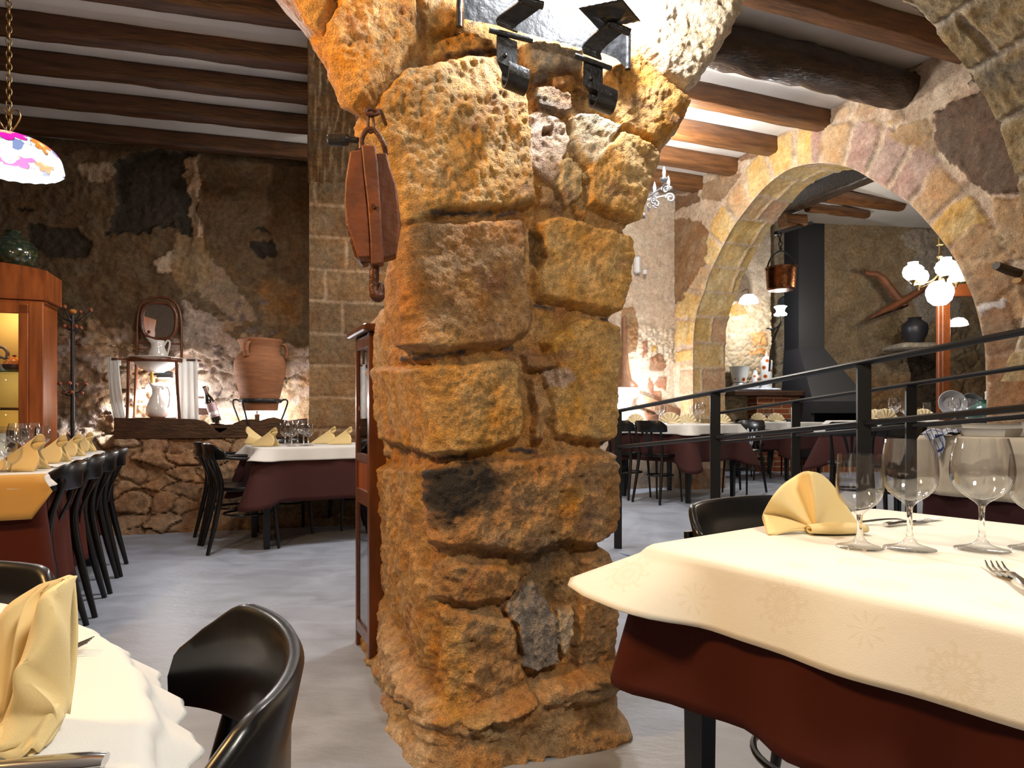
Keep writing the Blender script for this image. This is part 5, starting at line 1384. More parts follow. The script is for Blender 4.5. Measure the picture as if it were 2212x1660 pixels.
def jug(name, label, H, prof, hand, spout):
    n = 40; g = []
    for (r, z) in prof:
        row = []
        for k in range(n):
            a = 2 * PI * k / n; t = max(0.0, (z / H - .72) / .28); c = -math.cos(a)
            rr = r * (1 + spout * t ** 1.5 * max(0, c) ** 3); zz_ = z + .16 * H * t ** 2 * max(0, c) ** 2 * (1 if z > 0 else 0)
            row.append(Vector((rr * math.cos(a), rr * math.sin(a), zz_)))
        g.append(row)
    vs = [p for r in g for p in r]; fs = [(i * n + k, i * n + (k + 1) % n, (i + 1) * n + (k + 1) % n, (i + 1) * n + k) for i in range(len(g) - 1) for k in range(n)]
    fs.append(tuple(range(n - 1, -1, -1))); o = MB().add(vs, fs).build(name, M_china, smooth_deg=70, solid=.004)
    h_ = MB().tube(bez(hand, 20), .008, 8).build('handle', M_china, o); return tag(o, label, 'jug')
j = jug('water_jug', 'white china jug standing in the basin, below the mirror', .165, [(.001, 0), (.055, 0), (.072, .01), (.078, .03), (.070, .07), (.052, .11), (.046, .135), (.052, .165)], [(.046, 0, .125), (.075, 0, .165), (.095, 0, .15), (.085, 0, .09), (.068, 0, .045)], .9)
j.location = on_ws(.015, -.02, .535); j.rotation_euler.z = .1
j.scale = (1, 1, 1.1)
j = jug('water_jug', 'pear-shaped white china jug on the lower shelf of the washstand', .27, [(.001, 0), (.055, 0), (.075, .012), (.088, .05), (.084, .09), (.062, .145), (.040, .20), (.034, .23), (.046, .27)], [(.036, 0, .235), (.075, 0, .26), (.10, 0, .20), (.095, 0, .12), (.082, 0, .08)], .6)
j.location = on_ws(.01, -.02, .061); j.rotation_euler.z = .1
M_towel = bpy.data.materials.new('white_towel'); M_towel.use_nodes = True; nt = M_towel.node_tree; nt.nodes.clear()
_o = nt.nodes.new('ShaderNodeOutputMaterial'); _m = nt.nodes.new('ShaderNodeMixShader'); _d = nt.nodes.new('ShaderNodeBsdfDiffuse'); _t = nt.nodes.new('ShaderNodeBsdfTranslucent')
for _q in (_d, _t): _q.inputs[0].default_value = (.82, .82, .80, 1)
nt.links.new(_d.outputs[0], _m.inputs[1]); nt.links.new(_t.outputs[0], _m.inputs[2]); nt.links.new(_m.outputs[0], _o.inputs[0]); _m.inputs[0].default_value = .5
def towel(name, label, x0, wd, ln, pl_n, loc_x, fl, y=-.07):
    mb = MB(); g = []
    for i in range(33):
        q = i / 32; x = x0 + wd * (q - .5)
        row = []
        for k in range(14):
            f_ = k / 13; row.append(on_ws(x + fl * f_ * f_ + (q - .5) * wd * .15 * f_, y + .018 * math.sin(q * pl_n * 2 * PI) * (.4 + .6 * f_), .562 - ln * f_))
        row = [on_ws(x, y + .05, .50), on_ws(x, y + .045, .54)] + row; g.append(row)
    mb.sheet(g); o = mb.build(name, M_towel, smooth_deg=70, solid=.004); return tag(o, label, 'towel')
towel('hand_towel', 'white towel hanging at the left side of the washstand', -.315, .085, .53, 3, 0, .06)
towel('hand_towel', 'white towel hanging at the right side of the washstand', .265, .145, .55, 3, 0, .0)
# small black spotlight behind the washstand
sp = empty('spotlight', ledge_pt(356, .27, 1.33), math.radians(12), 'small black spotlight on the wall behind the washstand', 'spotlight')
MB().rbox((0, 0, 0), (.12, .06, .06), .008).build('lamp_head', M_iron, sp); MB().tube([(-.06, 0, 0), (-.12, .03, .01), (-.14, .05, .0)], .008, 8).build('arm', M_iron, sp)
MB().box((0, -.002, -.032), (.09, .045, .004)).build('lens', emit('spot_lens', (.95, .98, 1.0), 30), sp)
o = MB().lathe([(0, 0), (.012, 0), (.012, .10), (.004, .105), (0, .12)], 14).build('candle', pm('yellow_wax', (.65, .36, .06), .5)); o.location = on_ws(-.035, -.02, .33); tag(o, 'short yellow candle between the two white jugs', 'candle')
o.location = on_ws(-.035, -.02, .352)
# white box and wine bottle on its holder
o = MB().rbox((0, 0, 0), (.10, .04, .085), .008).build('junction_box', pm('white_plastic', (.75, .75, .73), .5)); o.location = ledge_pt(436, .30, 1.085); o.rotation_euler.z = math.radians(15); tag(o, 'small white box on the wall between the washstand and the wine bottle', 'box')
MB().rbox((0, .01, -.02), (.12, .02, .16), .004).build('backing_board', M_bench, o)
def wine_bottle():
    b0 = ledge_pt(469, .16, .925); b1 = ledge_pt(447, .16, 1.155); d = (b1 - b0).normalized(); Rm = d.to_track_quat('Z', 'Y').to_matrix()
    o = MB().lathe([(0, .008), (.02, .002), (.034, 0), (.0375, .004), (.0375, .165), (.034, .19), (.018, .225), (.0145, .24), (.0145, .285), (.017, .287), (.017, .297), (.0145, .298), (0, .298)], 32).build('wine_bottle', M_darkglass)
    o.matrix_world = Matrix.Translation(b0) @ Rm.to_4x4() @ Matrix.Scale(1.08, 4); tag(o, 'tilted dark wine bottle with a red checked label on the ledge', 'wine bottle')
    m, nt, b = new_mat('checked_label'); L = nt.links.new; tc = nt.nodes.new('ShaderNodeTexCoord'); xyz = nt.nodes.new('ShaderNodeSeparateXYZ'); L(tc.outputs['Object'], xyz.inputs[0])
    at = nt.nodes.new('ShaderNodeMath'); at.operation = 'ARCTAN2'; L(xyz.outputs[1], at.inputs[0]); L(xyz.outputs[0], at.inputs[1])
    cb = nt.nodes.new('ShaderNodeCombineXYZ'); L(at.outputs[0], cb.inputs[0]); L(xyz.outputs[2], cb.inputs[1])
    mp = nt.nodes.new('ShaderNodeMapping'); mp.inputs['Scale'].default_value = (4.5, 120, 1); L(cb.outputs[0], mp.inputs[0])
    br = nt.nodes.new('ShaderNodeTexBrick'); br.offset = 0; br.inputs['Scale'].default_value = 1; br.inputs['Brick Width'].default_value = 1; br.inputs['Row Height'].default_value = 1; br.inputs['Mortar Size'].default_value = .16
    br.inputs['Color1'].default_value = (.20, .015, .02, 1); br.inputs['Color2'].default_value = (.03, .02, .05, 1); br.inputs['Mortar'].default_value = (.65, .5, .5, 1); L(mp.outputs[0], br.inputs['Vector']); L(br.outputs[0], b.inputs['Base Color'])
    MB().lathe([(.0380, .085), (.0384, .087), (.0384, .155), (.0380, .157)], 32).build('label', m, o)
    MB().lathe([(.0381, .055), (.0386, .056), (.0386, .084), (.0381, .085)], 32).build('label', pm('label_paper', (.72, .70, .66), .6), o)
    MB().lathe([(.0380, .038), (.0384, .039), (.0384, .054), (.0380, .055)], 32).build('label', m, o)
    MB().lathe([(.0150, .236), (.0155, .237), (.0155, .29), (.0150, .292)], 24).build('capsule', pm('capsule_foil', (.35, .28, .26), .35, metal=.5), o)
wine_bottle()
st = empty('bottle_holder', ledge_pt(470, .16, ZL), 0, 'small wooden holder under the tilted wine bottle', 'bottle holder')
MB().tube([(0, 0, .0), (.0, 0, .035)], .022, 10).build('post', M_bench, st); MB().rbox((0, 0, .004), (.09, .09, .008), .002).build('base', M_bench, st)

# clay jar in its iron stand
jr = empty('clay_jar', ledge_pt(562, .12, 1.02), 0, 'large terracotta jar held in an iron stand on the ledge', 'jar')
sc_ = .94
pr_ = [(0, 0), (.150, 0), (.155, .01), (.168, .09), (.195, .20), (.222, .31), (.230, .38), (.226, .43), (.205, .475), (.178, .498), (.172, .52), (.176, .575), (.195, .60), (.200, .612), (.190, .622), (.165, .612), (.155, .55), (.15, .50), (.0, .46)]
MB().lathe([(r * sc_, z) for r, z in pr_], 56).build('body', M_terra, jr, smooth_deg=50)
for a in (-100, 20, 140):
    ar = math.radians(a); c, s_ = math.cos(ar), math.sin(ar)
    MB().tube(bez([(c * .165, s_ * .165, .585), (c * .205, s_ * .205, .575), (c * .222, s_ * .222, .53), (c * .212, s_ * .212, .465)], 12), .020, 10, flat=(1.3, .6)).build('handle', M_terra, jr)
sd_ = empty('jar_stand', ledge_pt(562, .12, ZL), 0, 'black wrought iron stand gripping the foot of the clay jar', 'stand')
MB().tube([(.170 * math.cos(q), .170 * math.sin(q), .205) for q in [2 * PI * i / 40 for i in range(40)]], .014, 8, closed=True, flat=(.5, 1.3)).build('ring', M_iron, sd_)
for a in (0, 120, 180, 240):
    ar = math.radians(a); c, s_ = math.cos(ar), math.sin(ar)
    if a == 240 or a == 120: c *= .75; s_ *= .75
    MB().tube(bez([(c * .175, s_ * .175, .19), (c * .20, s_ * .20, .215), (c * .235, s_ * .235, .21), (c * .235, s_ * .235, .17), (c * .19, s_ * .19, .05), (c * .165, s_ * .165, 0)], 20), .0075, 8).build('leg', M_iron, sd_)
o = MB().rbox((0, 0, .045), (.045, .04, .09), .005).build('small_box', pm('painted_tin', (.20, .15, .12), .5, noise=.4, nscale=10)); o.location = ledge_pt(557, .10, ZL); tag(o, 'small dark box under the foot of the clay jar', 'box')
lb_ = empty('uplight', ledge_pt(590, .30, ZL), 0, 'low uplight on the ledge behind the clay jar', 'lamp'); MB().lathe([(0, 0), (.04, 0), (.045, .03), (.03, .035), (0, .035)], 20).build('housing', M_iron, lb_); MB().lathe([(0, .036), (.028, .036), (.02, .045), (0, .048)], 16).build('bulb', emit('uplight_bulb', (.95, .98, 1), 40), lb_)

# coat stand
cp = W(157, 900, 5.0); cs_o = empty('coat_stand', (cp.x, cp.y, 0), 0, 'black metal coat stand with wooden balls, in front of the rubble wall', 'coat stand')
zt_ = lambda y: HC + (HZ - y) * 5.0 / F
MB().tube([(0, 0, 0), (0, 0, zt_(682))], .0145, 12).lathe([(0, 0), (.17, 0), (.17, .012), (.03, .02), (0, .03)], 32).build('pole', M_iron, cs_o)
M_ball = pm('ball_wood', (.22, .055, .018), .28, coat=.3)
MB().ball((0, 0, zt_(673)), .024, 10, (1.15, 1.15, .8)).build('finial', pm('honey_wood', (.42, .17, .03), .3), cs_o)
for zc, rr, n_h, rise, a0 in ((zt_(695), .125, 4, .085, 10), (zt_(712), .055, 4, .012, 55), (zt_(850), .085, 4, .065, 20), (zt_(852), .065, 3, .005, 60)):
    for k in range(n_h):
        a = math.radians(a0 + 360 * k / n_h); c, s_ = math.cos(a), math.sin(a)
        hk = MB().tube(bez([(0, 0, zc), (c * rr * .45, s_ * rr * .45, zc - .012 + rise * .35), (c * rr, s_ * rr, zc + rise)], 10), .005, 6).build('hook', M_iron, cs_o)
        MB().ball((c * rr, s_ * rr, zc + rise + .008), .0155, 8).build('ball', M_ball, hk)

# glazed cabinet
cw, cd, chh = 1.05, .30, 1.985; cr_ = math.radians(20)
cc0 = W(95, 900, 4.55); ccx = Vector((cc0.x, cc0.y, 0)) + Vector((-math.cos(cr_), -math.sin(cr_), 0)) * cw / 2 + Vector((-math.sin(cr_), math.cos(cr_), 0)) * cd / 2
cb_ = empty('glazed_cabinet', ccx, cr_, 'tall reddish glazed cabinet lit inside, at the left edge of the picture', 'cabinet')
M_inner = pm('cabinet_lining', (.72, .55, .20), .7)
mb = MB(); mb.box((-cw / 2 + .01, 0, .90), (.02, cd, 1.70)).box((cw / 2 - .01, 0, .90), (.02, cd, 1.70)).box((0, 0, .05), (cw, cd, .10)).box((0, 0, 1.745), (cw, cd, .03)); mb.box((0, .14, .90), (cw - .02, .015, 1.70))
mb.build('carcass', M_cherry, cb_, smooth_deg=20)
MB().box((0, .128, .95), (cw - .05, .004, 1.55)).build('lining', M_inner, cb_)
for sx in (-1, 1): MB().rbox((sx * (cw / 2 - .042), -cd / 2 - .008, .92), (.084, .02, 1.66), .004).build('stile', M_cherry, cb_, smooth_deg=20)
# cornice: curved pediment
mb = MB(); g = []
for i in range(31):
    x = -cw / 2 - .03 + (cw + .06) * i / 30; q = abs(x) / (cw / 2 + .03); zt2 = 1.93 + .045 * (1 - q ** 3)
    g.append([Vector((x, -cd / 2 - .012, 1.765)), Vector((x, -cd / 2 - .025, 1.80)), Vector((x, -cd / 2 - .018, 1.86)), Vector((x, -cd / 2 - .045, zt2)), Vector((x, -cd / 2 - .050, zt2 + .03)), Vector((x, cd / 2, zt2 + .03)), Vector((x, cd / 2, 1.765))])
K = 7; vs = [p for r in g for p in r]; fs = [(i * K + k, i * K + (k + 1) % K, (i + 1) * K + (k + 1) % K, (i + 1) * K + k) for i in range(30) for k in range(K)] + [tuple(range(K)), tuple(30 * K + k for k in range(K - 1, -1, -1))]
mb.add(vs, fs); co = mb.build('cornice', M_cherry, cb_, smooth_deg=40)
MB().rbox((-.12, -cd / 2 - .026, 1.85), (cw - .42, .012, .11), .03).build('cornice_panel', M_walnut, co)
for sx in (-1, 1):
    dx = sx * .22; dw = .44
    d_ = MB().rbox((dx - dw / 2 + .028, -cd / 2 - .012, .92), (.056, .022, 1.62), .004).rbox((dx + dw / 2 - .028, -cd / 2 - .012, .92), (.056, .022, 1.62), .004).rbox((dx, -cd / 2 - .012, 1.70), (dw, .022, .07), .004).rbox((dx, -cd / 2 - .012, .30), (dw, .022, .38), .004).build('door', M_cherry, cb_, smooth_deg=20)
    MB().box((dx, -cd / 2 - .008, 1.08), (dw - .10, .003, 1.18)).build('pane', M_glass, d_, smooth_deg=10)
    MB().ball((dx - sx * (dw / 2 - .03), -cd / 2 - .03, .95), .012, 8).build('knob', M_brass, d_)
for z_ in (1.275,): MB().box((0, 0, z_), (cw - .05, cd - .05, .008)).build('shelf', glass('shelf_glass', (.6, .9, .85)), cb_, smooth_deg=10)
mb = MB().box((0, .02, 1.02), (cw - .05, cd - .09, .02)).box((0, .02, .85), (cw - .05, cd - .09, .02)); mb.build('shelf', M_inner, cb_, smooth_deg=10)
MB().box((0, -.08, 1.715), (cw - .12, .02, .015)).build('strip_light', emit('strip_light', (1, .82, .45), 6), cb_)
def in_cab(x, y, z): return Matrix.Translation(cb_.location) @ Matrix.Rotation(cr_, 4, 'Z') @ Vector((x, y, z))
def cabx(px_):  # local x inside the cabinet for a photo column
    for i in range(400):
        x = -.5 + i * .0025; p = in_cab(x, -.05, 1.3)
        if CX + F * p.x / p.y > px_: return x
    return .45
o = MB().lathe([(0, 0), (.04, 0), (.065, .02), (.07, .045), (.055, .07), (.05, .075), (.03, .09), (.01, .10), (.012, .112), (0, .115)], 28).build('lidded_pot', pm('orange_glaze', (.62, .20, .02), .15, coat=.6)); o.location = in_cab(cabx(30), -.04, 1.281); tag(o, 'round orange glazed pot with lid inside the glazed cabinet', 'pot')
o = MB().tube(bez([(-.05, 0, 0), (-.055, 0, .06), (-.02, 0, .10), (.02, 0, .09), (.03, 0, .13), (.0, 0, .165), (-.03, 0, .17)], 24), .012, 8).lathe([(0, 0), (.05, 0), (.055, .02), (.04, .05), (0, .06)], 20).build('pewter_ewer', M_pewter); o.location = in_cab(cabx(3), -.02, 1.281); tag(o, 'dark pewter ewer left of the orange pot in the cabinet', 'ewer')
# round green glass jar in a wicker-like net on top of the cabinet
mg, nt, b = new_mat('scaly_green_glass'); L = nt.links.new; tc = nt.nodes.new('ShaderNodeTexCoord'); vo = nt.nodes.new('ShaderNodeTexVoronoi'); vo.inputs['Scale'].default_value = 28; L(tc.outputs['Object'], vo.inputs['Vector'])
rp = nt.nodes.new('ShaderNodeValToRGB'); L(vo.outputs['Distance'], rp.inputs[0]); rp.color_ramp.elements[0].color = (.10, .085, .035, 1); rp.color_ramp.elements[1].color = (.012, .028, .016, 1); rp.color_ramp.elements[1].position = .55; L(rp.outputs[0], b.inputs['Base Color'])
b.inputs['Roughness'].default_value = .15; b.inputs['Coat Weight'].default_value = .8; bp = nt.nodes.new('ShaderNodeBump'); bp.inputs['Strength'].default_value = .4; L(vo.outputs['Distance'], bp.inputs['Height']); L(bp.outputs[0], b.inputs['Normal'])
p = W(28, 588, 4.7); o = MB().lathe([(0, 0), (.09, 0), (.135, .04), (.155, .10), (.145, .165), (.10, .215), (.055, .235), (.045, .26), (.055, .275), (.04, .275), (.03, .25), (0, .24)], 40).build('green_jar', mg); o.location = (p.x, p.y, 2.005); tag(o, 'round dark green glass jar standing on top of the cabinet', 'jar')

# stained glass pendant
pc = W(19, 352, 2.9); pn = empty('stained_glass_pendant', pc, 0, 'stained glass pendant lamp with pink and orange flowers over the long left table', 'pendant lamp')
nA, nH = 560, 150; A, Q = np.meshgrid(np.linspace(0, 2 * PI, nA + 1), np.linspace(0, 1, nH), indexing='ij')
Rr = .198 * np.sin(np.clip(Q, 0, 1) * PI / 2 * .98 + .02) ** .80; Zr = .115 * np.cos(Q * PI / 2) ** .9 - .004
Rr = Rr + .004 * smooth(.86, 1, Q) * np.cos(A * 24)
Zr = Zr - .018 * smooth(.82, 1, Q) + .003 * np.cos(A * 24) * smooth(.93, 1, Q)
colp = np.ones(A.shape + (3,)) * np.array((.93, .97, 1.0)); arc = Rr * A
f1_, f2_, ci_ = voronoi(A * 5.2, Q * 6.5, 140, .6); colp = np.where(((ci_ > .93) & (Q > .45))[..., None], np.array((.25, .34, .62)), colp)
lead = smooth(.07, .03, f2_ - f1_) * (Q < .80)
def flower(a0, q0, R_, cols, np_=8):
    global colp, lead
    da = (A - a0 + PI) % (2 * PI) - PI; x = da * .198 * np.sin(q0 * PI / 2); y = (Q - q0) * .19; r = np.hypot(x, y); t = np.arctan2(y, x)
    pet = R_ * (.72 + .28 * np.abs(np.cos(t * np_ / 2)))
    m = r < pet; colp = np.where(m[..., None], np.array(cols[0]), colp)
    e = (np.abs(np.sin(t * np_ / 2)) * r < .0018) & m & (r > .012)
    m2 = r < R_ * .42 * (.75 + .25 * np.abs(np.cos(t * 3))); colp = np.where(m2[..., None], np.array(cols[1]), colp)
    colp = np.where((r < .010)[..., None], np.array((1.0, .9, .5)), colp)
    lead = np.where(m, 0, lead); lead = np.maximum(lead, 1.0 * e); lead = np.maximum(lead, 1.0 * (np.abs(r - pet) < .0016) * 1.0)
MG = (.95, .0, .50); ORG = (1.0, .28, .02); 
for k in range(4):
    flower(-1.02 + k * PI / 2, .44, .072, (MG, (.95, .55, .35)), 9)
    flower(-.22 + k * PI / 2, .64, .045, (ORG, (1, .45, .08)), 8)
colp = colp * (1 - .92 * np.clip(lead, 0, 1)[..., None])
me_, nt, b = new_mat('stained_glass'); L = nt.links.new; at = nt.nodes.new('ShaderNodeAttribute'); at.attribute_name = 'Col'; b.inputs['Base Color'].default_value = (.04, .04, .04, 1); L(at.outputs['Color'], b.inputs['Emission Color']); b.inputs['Emission Strength'].default_value = 1.15; b.inputs['Roughness'].default_value = .15
shd = height_mesh('shade', Rr * np.cos(A), Rr * np.sin(A), Zr, colp, me_, parent=pn); shd.modifiers.new('thickness', 'SOLIDIFY').thickness = .003
MB().ball((0, 0, .03), .03, 10).build('bulb', emit('pendant_bulb', (1, .93, .82), 12), pn)
def chain_mb(p0, p1, ll=.034, r=.0028, wd=.010):
    p0 = Vector(p0); p1 = Vector(p1); d = (p1 - p0); n_ = max(1, int(d.length / (ll * .8))); u = d.normalized(); s1 = u.orthogonal().normalized(); s2 = u.cross(s1); mb = MB()
    for i in range(n_):
        c = p0 + d * (i + .5) / n_; s_ = s1 if i % 2 == 0 else s2
        mb.tube([c + u * math.cos(a) * ll * .52 + s_ * math.sin(a) * wd for a in [2 * PI * k / 12 for k in range(12)]], r, 5, closed=True)
    return mb
MB().lathe([(0, .108), (.03, .108), (.034, .118), (.02, .128), (.008, .14), (0, .14)], 20).build('cap', M_brass, pn)
chain_mb((0, 0, .135), (.0, 0, 3.33 - pc.z)).build('chain', M_brass, pn)
for a in (0, 2.1, 4.2):
    MB().tube(bez([(0, 0, .21), (.035 * math.cos(a), .035 * math.sin(a), .23), (.05 * math.cos(a), .05 * math.sin(a), .20), (.03 * math.cos(a), .03 * math.sin(a), .16), (.012 * math.cos(a), .012 * math.sin(a), .14)], 14), .0035, 6).build('scroll', M_brass, pn)
PENDANT = pc

# ================================================================ on the pillar
# long iron sconce plate with two scrolled arms
c0 = FP.pt(1180, 60, -.10); sc0 = empty('iron_candle_sconce', c0, 0, 'black hammered iron wall lamp with two scrolled arms high on the pillar', 'wall lamp')
def lp(px_, py_, off): return FP.pt(px_, py_, off) - c0
pp = [(1000, -40), (1358, 76), (1358, 150), (1345, 140), (1330, 126), (1305, 116), (1290, 113), (1250, 103), (1180, 84), (1115, 67), (1075, 55), (1035, 47), (1002, 41)]
fr = [lp(a, b_, -.095) for a, b_ in pp]; bk_ = [lp(a, b_, -.085) for a, b_ in pp]; n_ = len(pp)
MB().add(fr + bk_, [tuple(range(n_)), tuple(range(2 * n_ - 1, n_ - 1, -1))] + [(i, n_ + i, n_ + (i + 1) % n_, (i + 1) % n_) for i in range(n_)]).build('back_plate', M_iron, sc0, smooth_deg=15)
for (a, b_), (c_, d_) in (((993, -45), (992, 58)), ((1357, 74), (1356, 150))):
    MB().tube([lp(a, b_, -.10), lp(c_, d_, -.10)], .0085, 10).build('rolled_end', M_iron, sc0)
def ribbon(path, wv, th=.0035, name='arm'):
    "strip of iron: path of 3D points, wv = half width vectors (one or list)"
    mb = MB(); g = []; n = len(path)
    for i, p in enumerate(path):
        w_ = wv[i] if isinstance(wv, list) else wv
        t = (path[min(i + 1, n - 1)] - path[max(i - 1, 0)]).normalized(); nn = t.cross(w_).normalized() * th
        g.append([p - w_ - nn, p + w_ - nn, p + w_ + nn, p - w_ + nn])
    vs = [q for r in g for q in r]; fs = [(i * 4 + j, i * 4 + (j + 1) % 4, (i + 1) * 4 + (j + 1) % 4, (i + 1) * 4 + j) for i in range(n - 1) for j in range(4)] + [(3, 2, 1, 0), tuple((n - 1) * 4 + j for j in range(4))]
    mb.add(vs, fs); return mb.build(name, M_iron, sc0, smooth_deg=50)
fu = Vector((FP.u[0], FP.u[1], 0)); fn = Vector((FP.n[0], FP.n[1], 0)); up_ = Vector((0, 0, 1))
for (rl_, rr_, sx0, sy0, sx1, bot_, arm, endbar) in (
        ((1057, 65), (1150, 88), 1095, 100, 1110, 205, [(1097, 62), (1094, 48), (1120, 28), (1150, 6)], ((1126, -2), (1173, 12))),
        ((1241, 120), (1320, 148), 1281, 150, 1298, 248, [(1280, 122), (1279, 104), (1305, 78), (1335, 56)], ((1318, 52), (1360, 70)))):
    MB().tube([lp(*rl_, -.125), lp(*rr_, -.125)], .0075, 10).build('rolled_bar', M_iron, sc0)
    # strap falling from the bar and curling forward into a hook
    top_ = lp(sx0, (rl_[1] + rr_[1]) / 2 + 6, -.118); dn_ = lp(sx0, sy0 + 42, -.118); path = [top_, top_.lerp(dn_, .5), dn_]
    rad_ = .034; ctr = lp(sx1, bot_ - 33, -.118) - fn * .012
    for k in range(15):
        a = math.radians(100 - 17 * k); path.append(ctr + fn * (rad_ * math.sin(a) * 1.0) * 1 + up_ * (rad_ * math.cos(a) * -1) * -1 if False else ctr + (-fn) * (rad_ * math.cos(math.radians(150 + 17 * k))) + up_ * (rad_ * math.sin(math.radians(150 + 17 * k))))
    ribbon(path, fu * .029 - up_ * .007, name='hook')
    pts = [lp(a, b_, o_) for (a, b_), o_ in zip(arm, (-.122, -.125, -.155, -.185))]
    ribbon(bez(pts, 12), fu * .028 + up_ * -.005, name='arm')
    MB().tube([lp(*endbar[0], -.19), lp(*endbar[1], -.19)], .0105, 10).tube([lp(*endbar[0], -.19) , lp(*endbar[0], -.19) + fu * -.008], .006, 10).build('rolled_bar', M_iron, sc0)
    r_ = lp(sx0 - 4, sy0 + 20, -.123); MB().ball(r_, .0065, 6).build('rivet', M_iron, sc0)
BULBS = []
M_bulb = emit('candle_bulb', (.95, .97, 1.0), 25)
for (a, b_) in ((1318, 32), (1146, -28)):
    p = lp(a, b_, -.20); h_ = .090
    pan = MB(); g = []
    for i in range(13):
        row = []
        for k in range(13):
            x = -1 + 2 * i / 12; y = -1 + 2 * k / 12; r = math.hypot(x, y)
            v = fu * ((x + y) * .5 * h_ * 1.05) + fn * ((x - y) * .5 * h_ * .8)
            row.append(p + v + up_ * (-.014 * (1 - smooth(.35, .72, r)) + .0015 * (k % 2)))
        g.append(row)
    pan.sheet(g); po = pan.build('drip_pan', M_iron, sc0, solid=.0025)
    MB().tube([p + up_ * -.012, p + up_ * .022], .012, 12).build('candle_sleeve', pm('sleeve_white', (.8, .78, .7), .5), po)
    bc = p + up_ * .05; MB().lathe([(0, -.03), (.010, -.028), (.014, -.012), (.017, .006), (.013, .026), (.006, .042), (0, .052)], 16, c=bc).build('bulb', M_bulb, po)
    BULBS.append(c0 + bc)

# red wooden pulley block hanging at the corner of the pillar
pd = 1.66; kx = pd / F; pc0 = W(806, 450, pd); pu = empty('pulley_block', pc0, math.radians(8), 'old rust-red pulley block hanging from a chain on the left side of the pillar', 'pulley')
def pq(pts): return [((a - 806) * kx, -(b_ - 450) * kx) for a, b_ in pts]
def slabp(name, pts, y0, y1, mat, parent, bev=.004):
    o = MB().prism(pq(pts), y1 - y0, Matrix.Translation((0, (y0 + y1) / 2, 0))).build(name, mat, parent, smooth_deg=30)
    md = o.modifiers.new('edge', 'BEVEL'); md.width = bev; md.segments = 3; md.limit_method = 'ANGLE'; return o
slabp('left_cheek', [(759, 336), (785, 331), (790, 400), (798, 480), (803, 560), (775, 562), (768, 540), (752, 490), (747, 450), (749, 400)], -.022, .03, M_rust, pu)
slabp('right_cheek', [(812, 335), (835, 332), (841, 360), (855, 400), (860, 445), (863, 480), (860, 510), (854, 550), (846, 555), (822, 562), (818, 450)], -.012, .035, M_rust, pu)
slabp('centre_band', [(783, 324), (812, 324), (817, 360), (823, 450), (829, 560), (828, 574), (803, 578), (801, 520), (796, 450), (788, 380)], -.030, .01, M_rust, pu)
slabp('back_plate', [(757, 345), (836, 342), (856, 400), (864, 470), (852, 545), (780, 566), (764, 548), (745, 480), (744, 430)], .028, .075, M_rust2, pu)
MB().tube([Vector(((812 - 806) * kx, -.028, -(455 - 450) * kx)), Vector(((808 - 806) * kx, -.045, -(457 - 450) * kx))], .006, 8).build('bolt', M_rust2, pu)
def pv(a, b_, y=0): return Vector(((a - 806) * kx, y, -(b_ - 450) * kx))
MB().tube(bez([pv(780, 324, .0), pv(782, 302, 0), pv(790, 285, 0), pv(801, 279, 0), pv(812, 284, 0), pv(822, 298, .0), pv(829, 312, .0), pv(833, 330, .01)], 24), .0065, 10).build('shackle', M_rust2, pu)
MB().tube([pv(801, 268, 0) + Vector((.007 * math.sin(a), 0, .022 * math.cos(a))) for a in [2 * PI * k / 16 for k in range(16)]], .004, 8, closed=True).build('chain_link', M_rust2, pu)
MB().tube([pv(804, 243, .0) + Vector((.016 * math.cos(a), .006 * math.sin(a), .009 * math.sin(a))) for a in [2 * PI * k / 16 for k in range(16)]], .0045, 8, closed=True).build('chain_link', M_rust2, pu)
MB().tube(bez([pv(797, 246, .0), pv(812, 240, .01), pv(820, 230, .02), pv(828, 222, .12)], 10), .005, 8).build('wall_hook', M_rust2, pu)
MB().tube(bez([pv(808, 570, .0), pv(808, 600, 0), pv(808, 625, 0), pv(812, 640, 0), pv(819, 640, 0), pv(822, 628, 0), pv(823, 612, 0)], 24), [.013] * 10 + [.014] * 8 + [.012, .011, .0105, .010, .009, .008, .006], 10).build('hook', M_rust2, pu)
pg = W(745, 302, 1.86); o = MB().tube([Vector((-.048, 0, 0)), Vector((-.044, 0, 0)), Vector((.004, 0, 0)), Vector((.010, 0, 0)), Vector((.014, 0, 0)), Vector((.13, .03, 0))], [.012, .0165, .0175, .016, .0085, .008], 10).build('iron_peg', M_iron); o.location = pg; tag(o, 'black iron peg sticking out left of the pulley block', 'peg')

# narrow glazed wooden case against the side of the pillar
ka = Vector((-.668, 2.83, 0)); kb = Vector((-.556, 2.585, 0)); kd = (kb - ka).normalized(); kn_ = Vector((-kd.y, kd.x, 0)); 
if kn_.x < 0: kn_ = -kn_
kw = (kb - ka).length; krz = math.atan2(kd.y, kd.x)
case = empty('display_case', (ka + kb) / 2 , krz, 'narrow tall wooden case with glass panes against the left side of the pillar', 'display case')
yy = 1 if (Matrix.Rotation(krz, 3, 'Z') @ Vector((0, 1, 0))).dot(kn_) > 0 else -1
mb = MB(); mb.rbox((-kw / 2 + .012, yy * .04, .65), (.024, .08, 1.30), .003).build('stile', M_walnut, case, smooth_deg=20)
MB().rbox((kw / 2 - .018, yy * .04, .65), (.036, .08, 1.30), .003).build('stile', M_walnut, case, smooth_deg=20)
for z_, hh_ in ((1.27, .05), (.80, .035), (.64, .06), (.09, .05)): MB().rbox((0, yy * .012, z_), (kw - .04, .022, hh_), .002).build('rail', M_walnut, case, smooth_deg=20)
MB().rbox((0, yy * .035, 1.315), (kw + .07, .13, .028), .006).build('cap', M_walnut, case, smooth_deg=20)
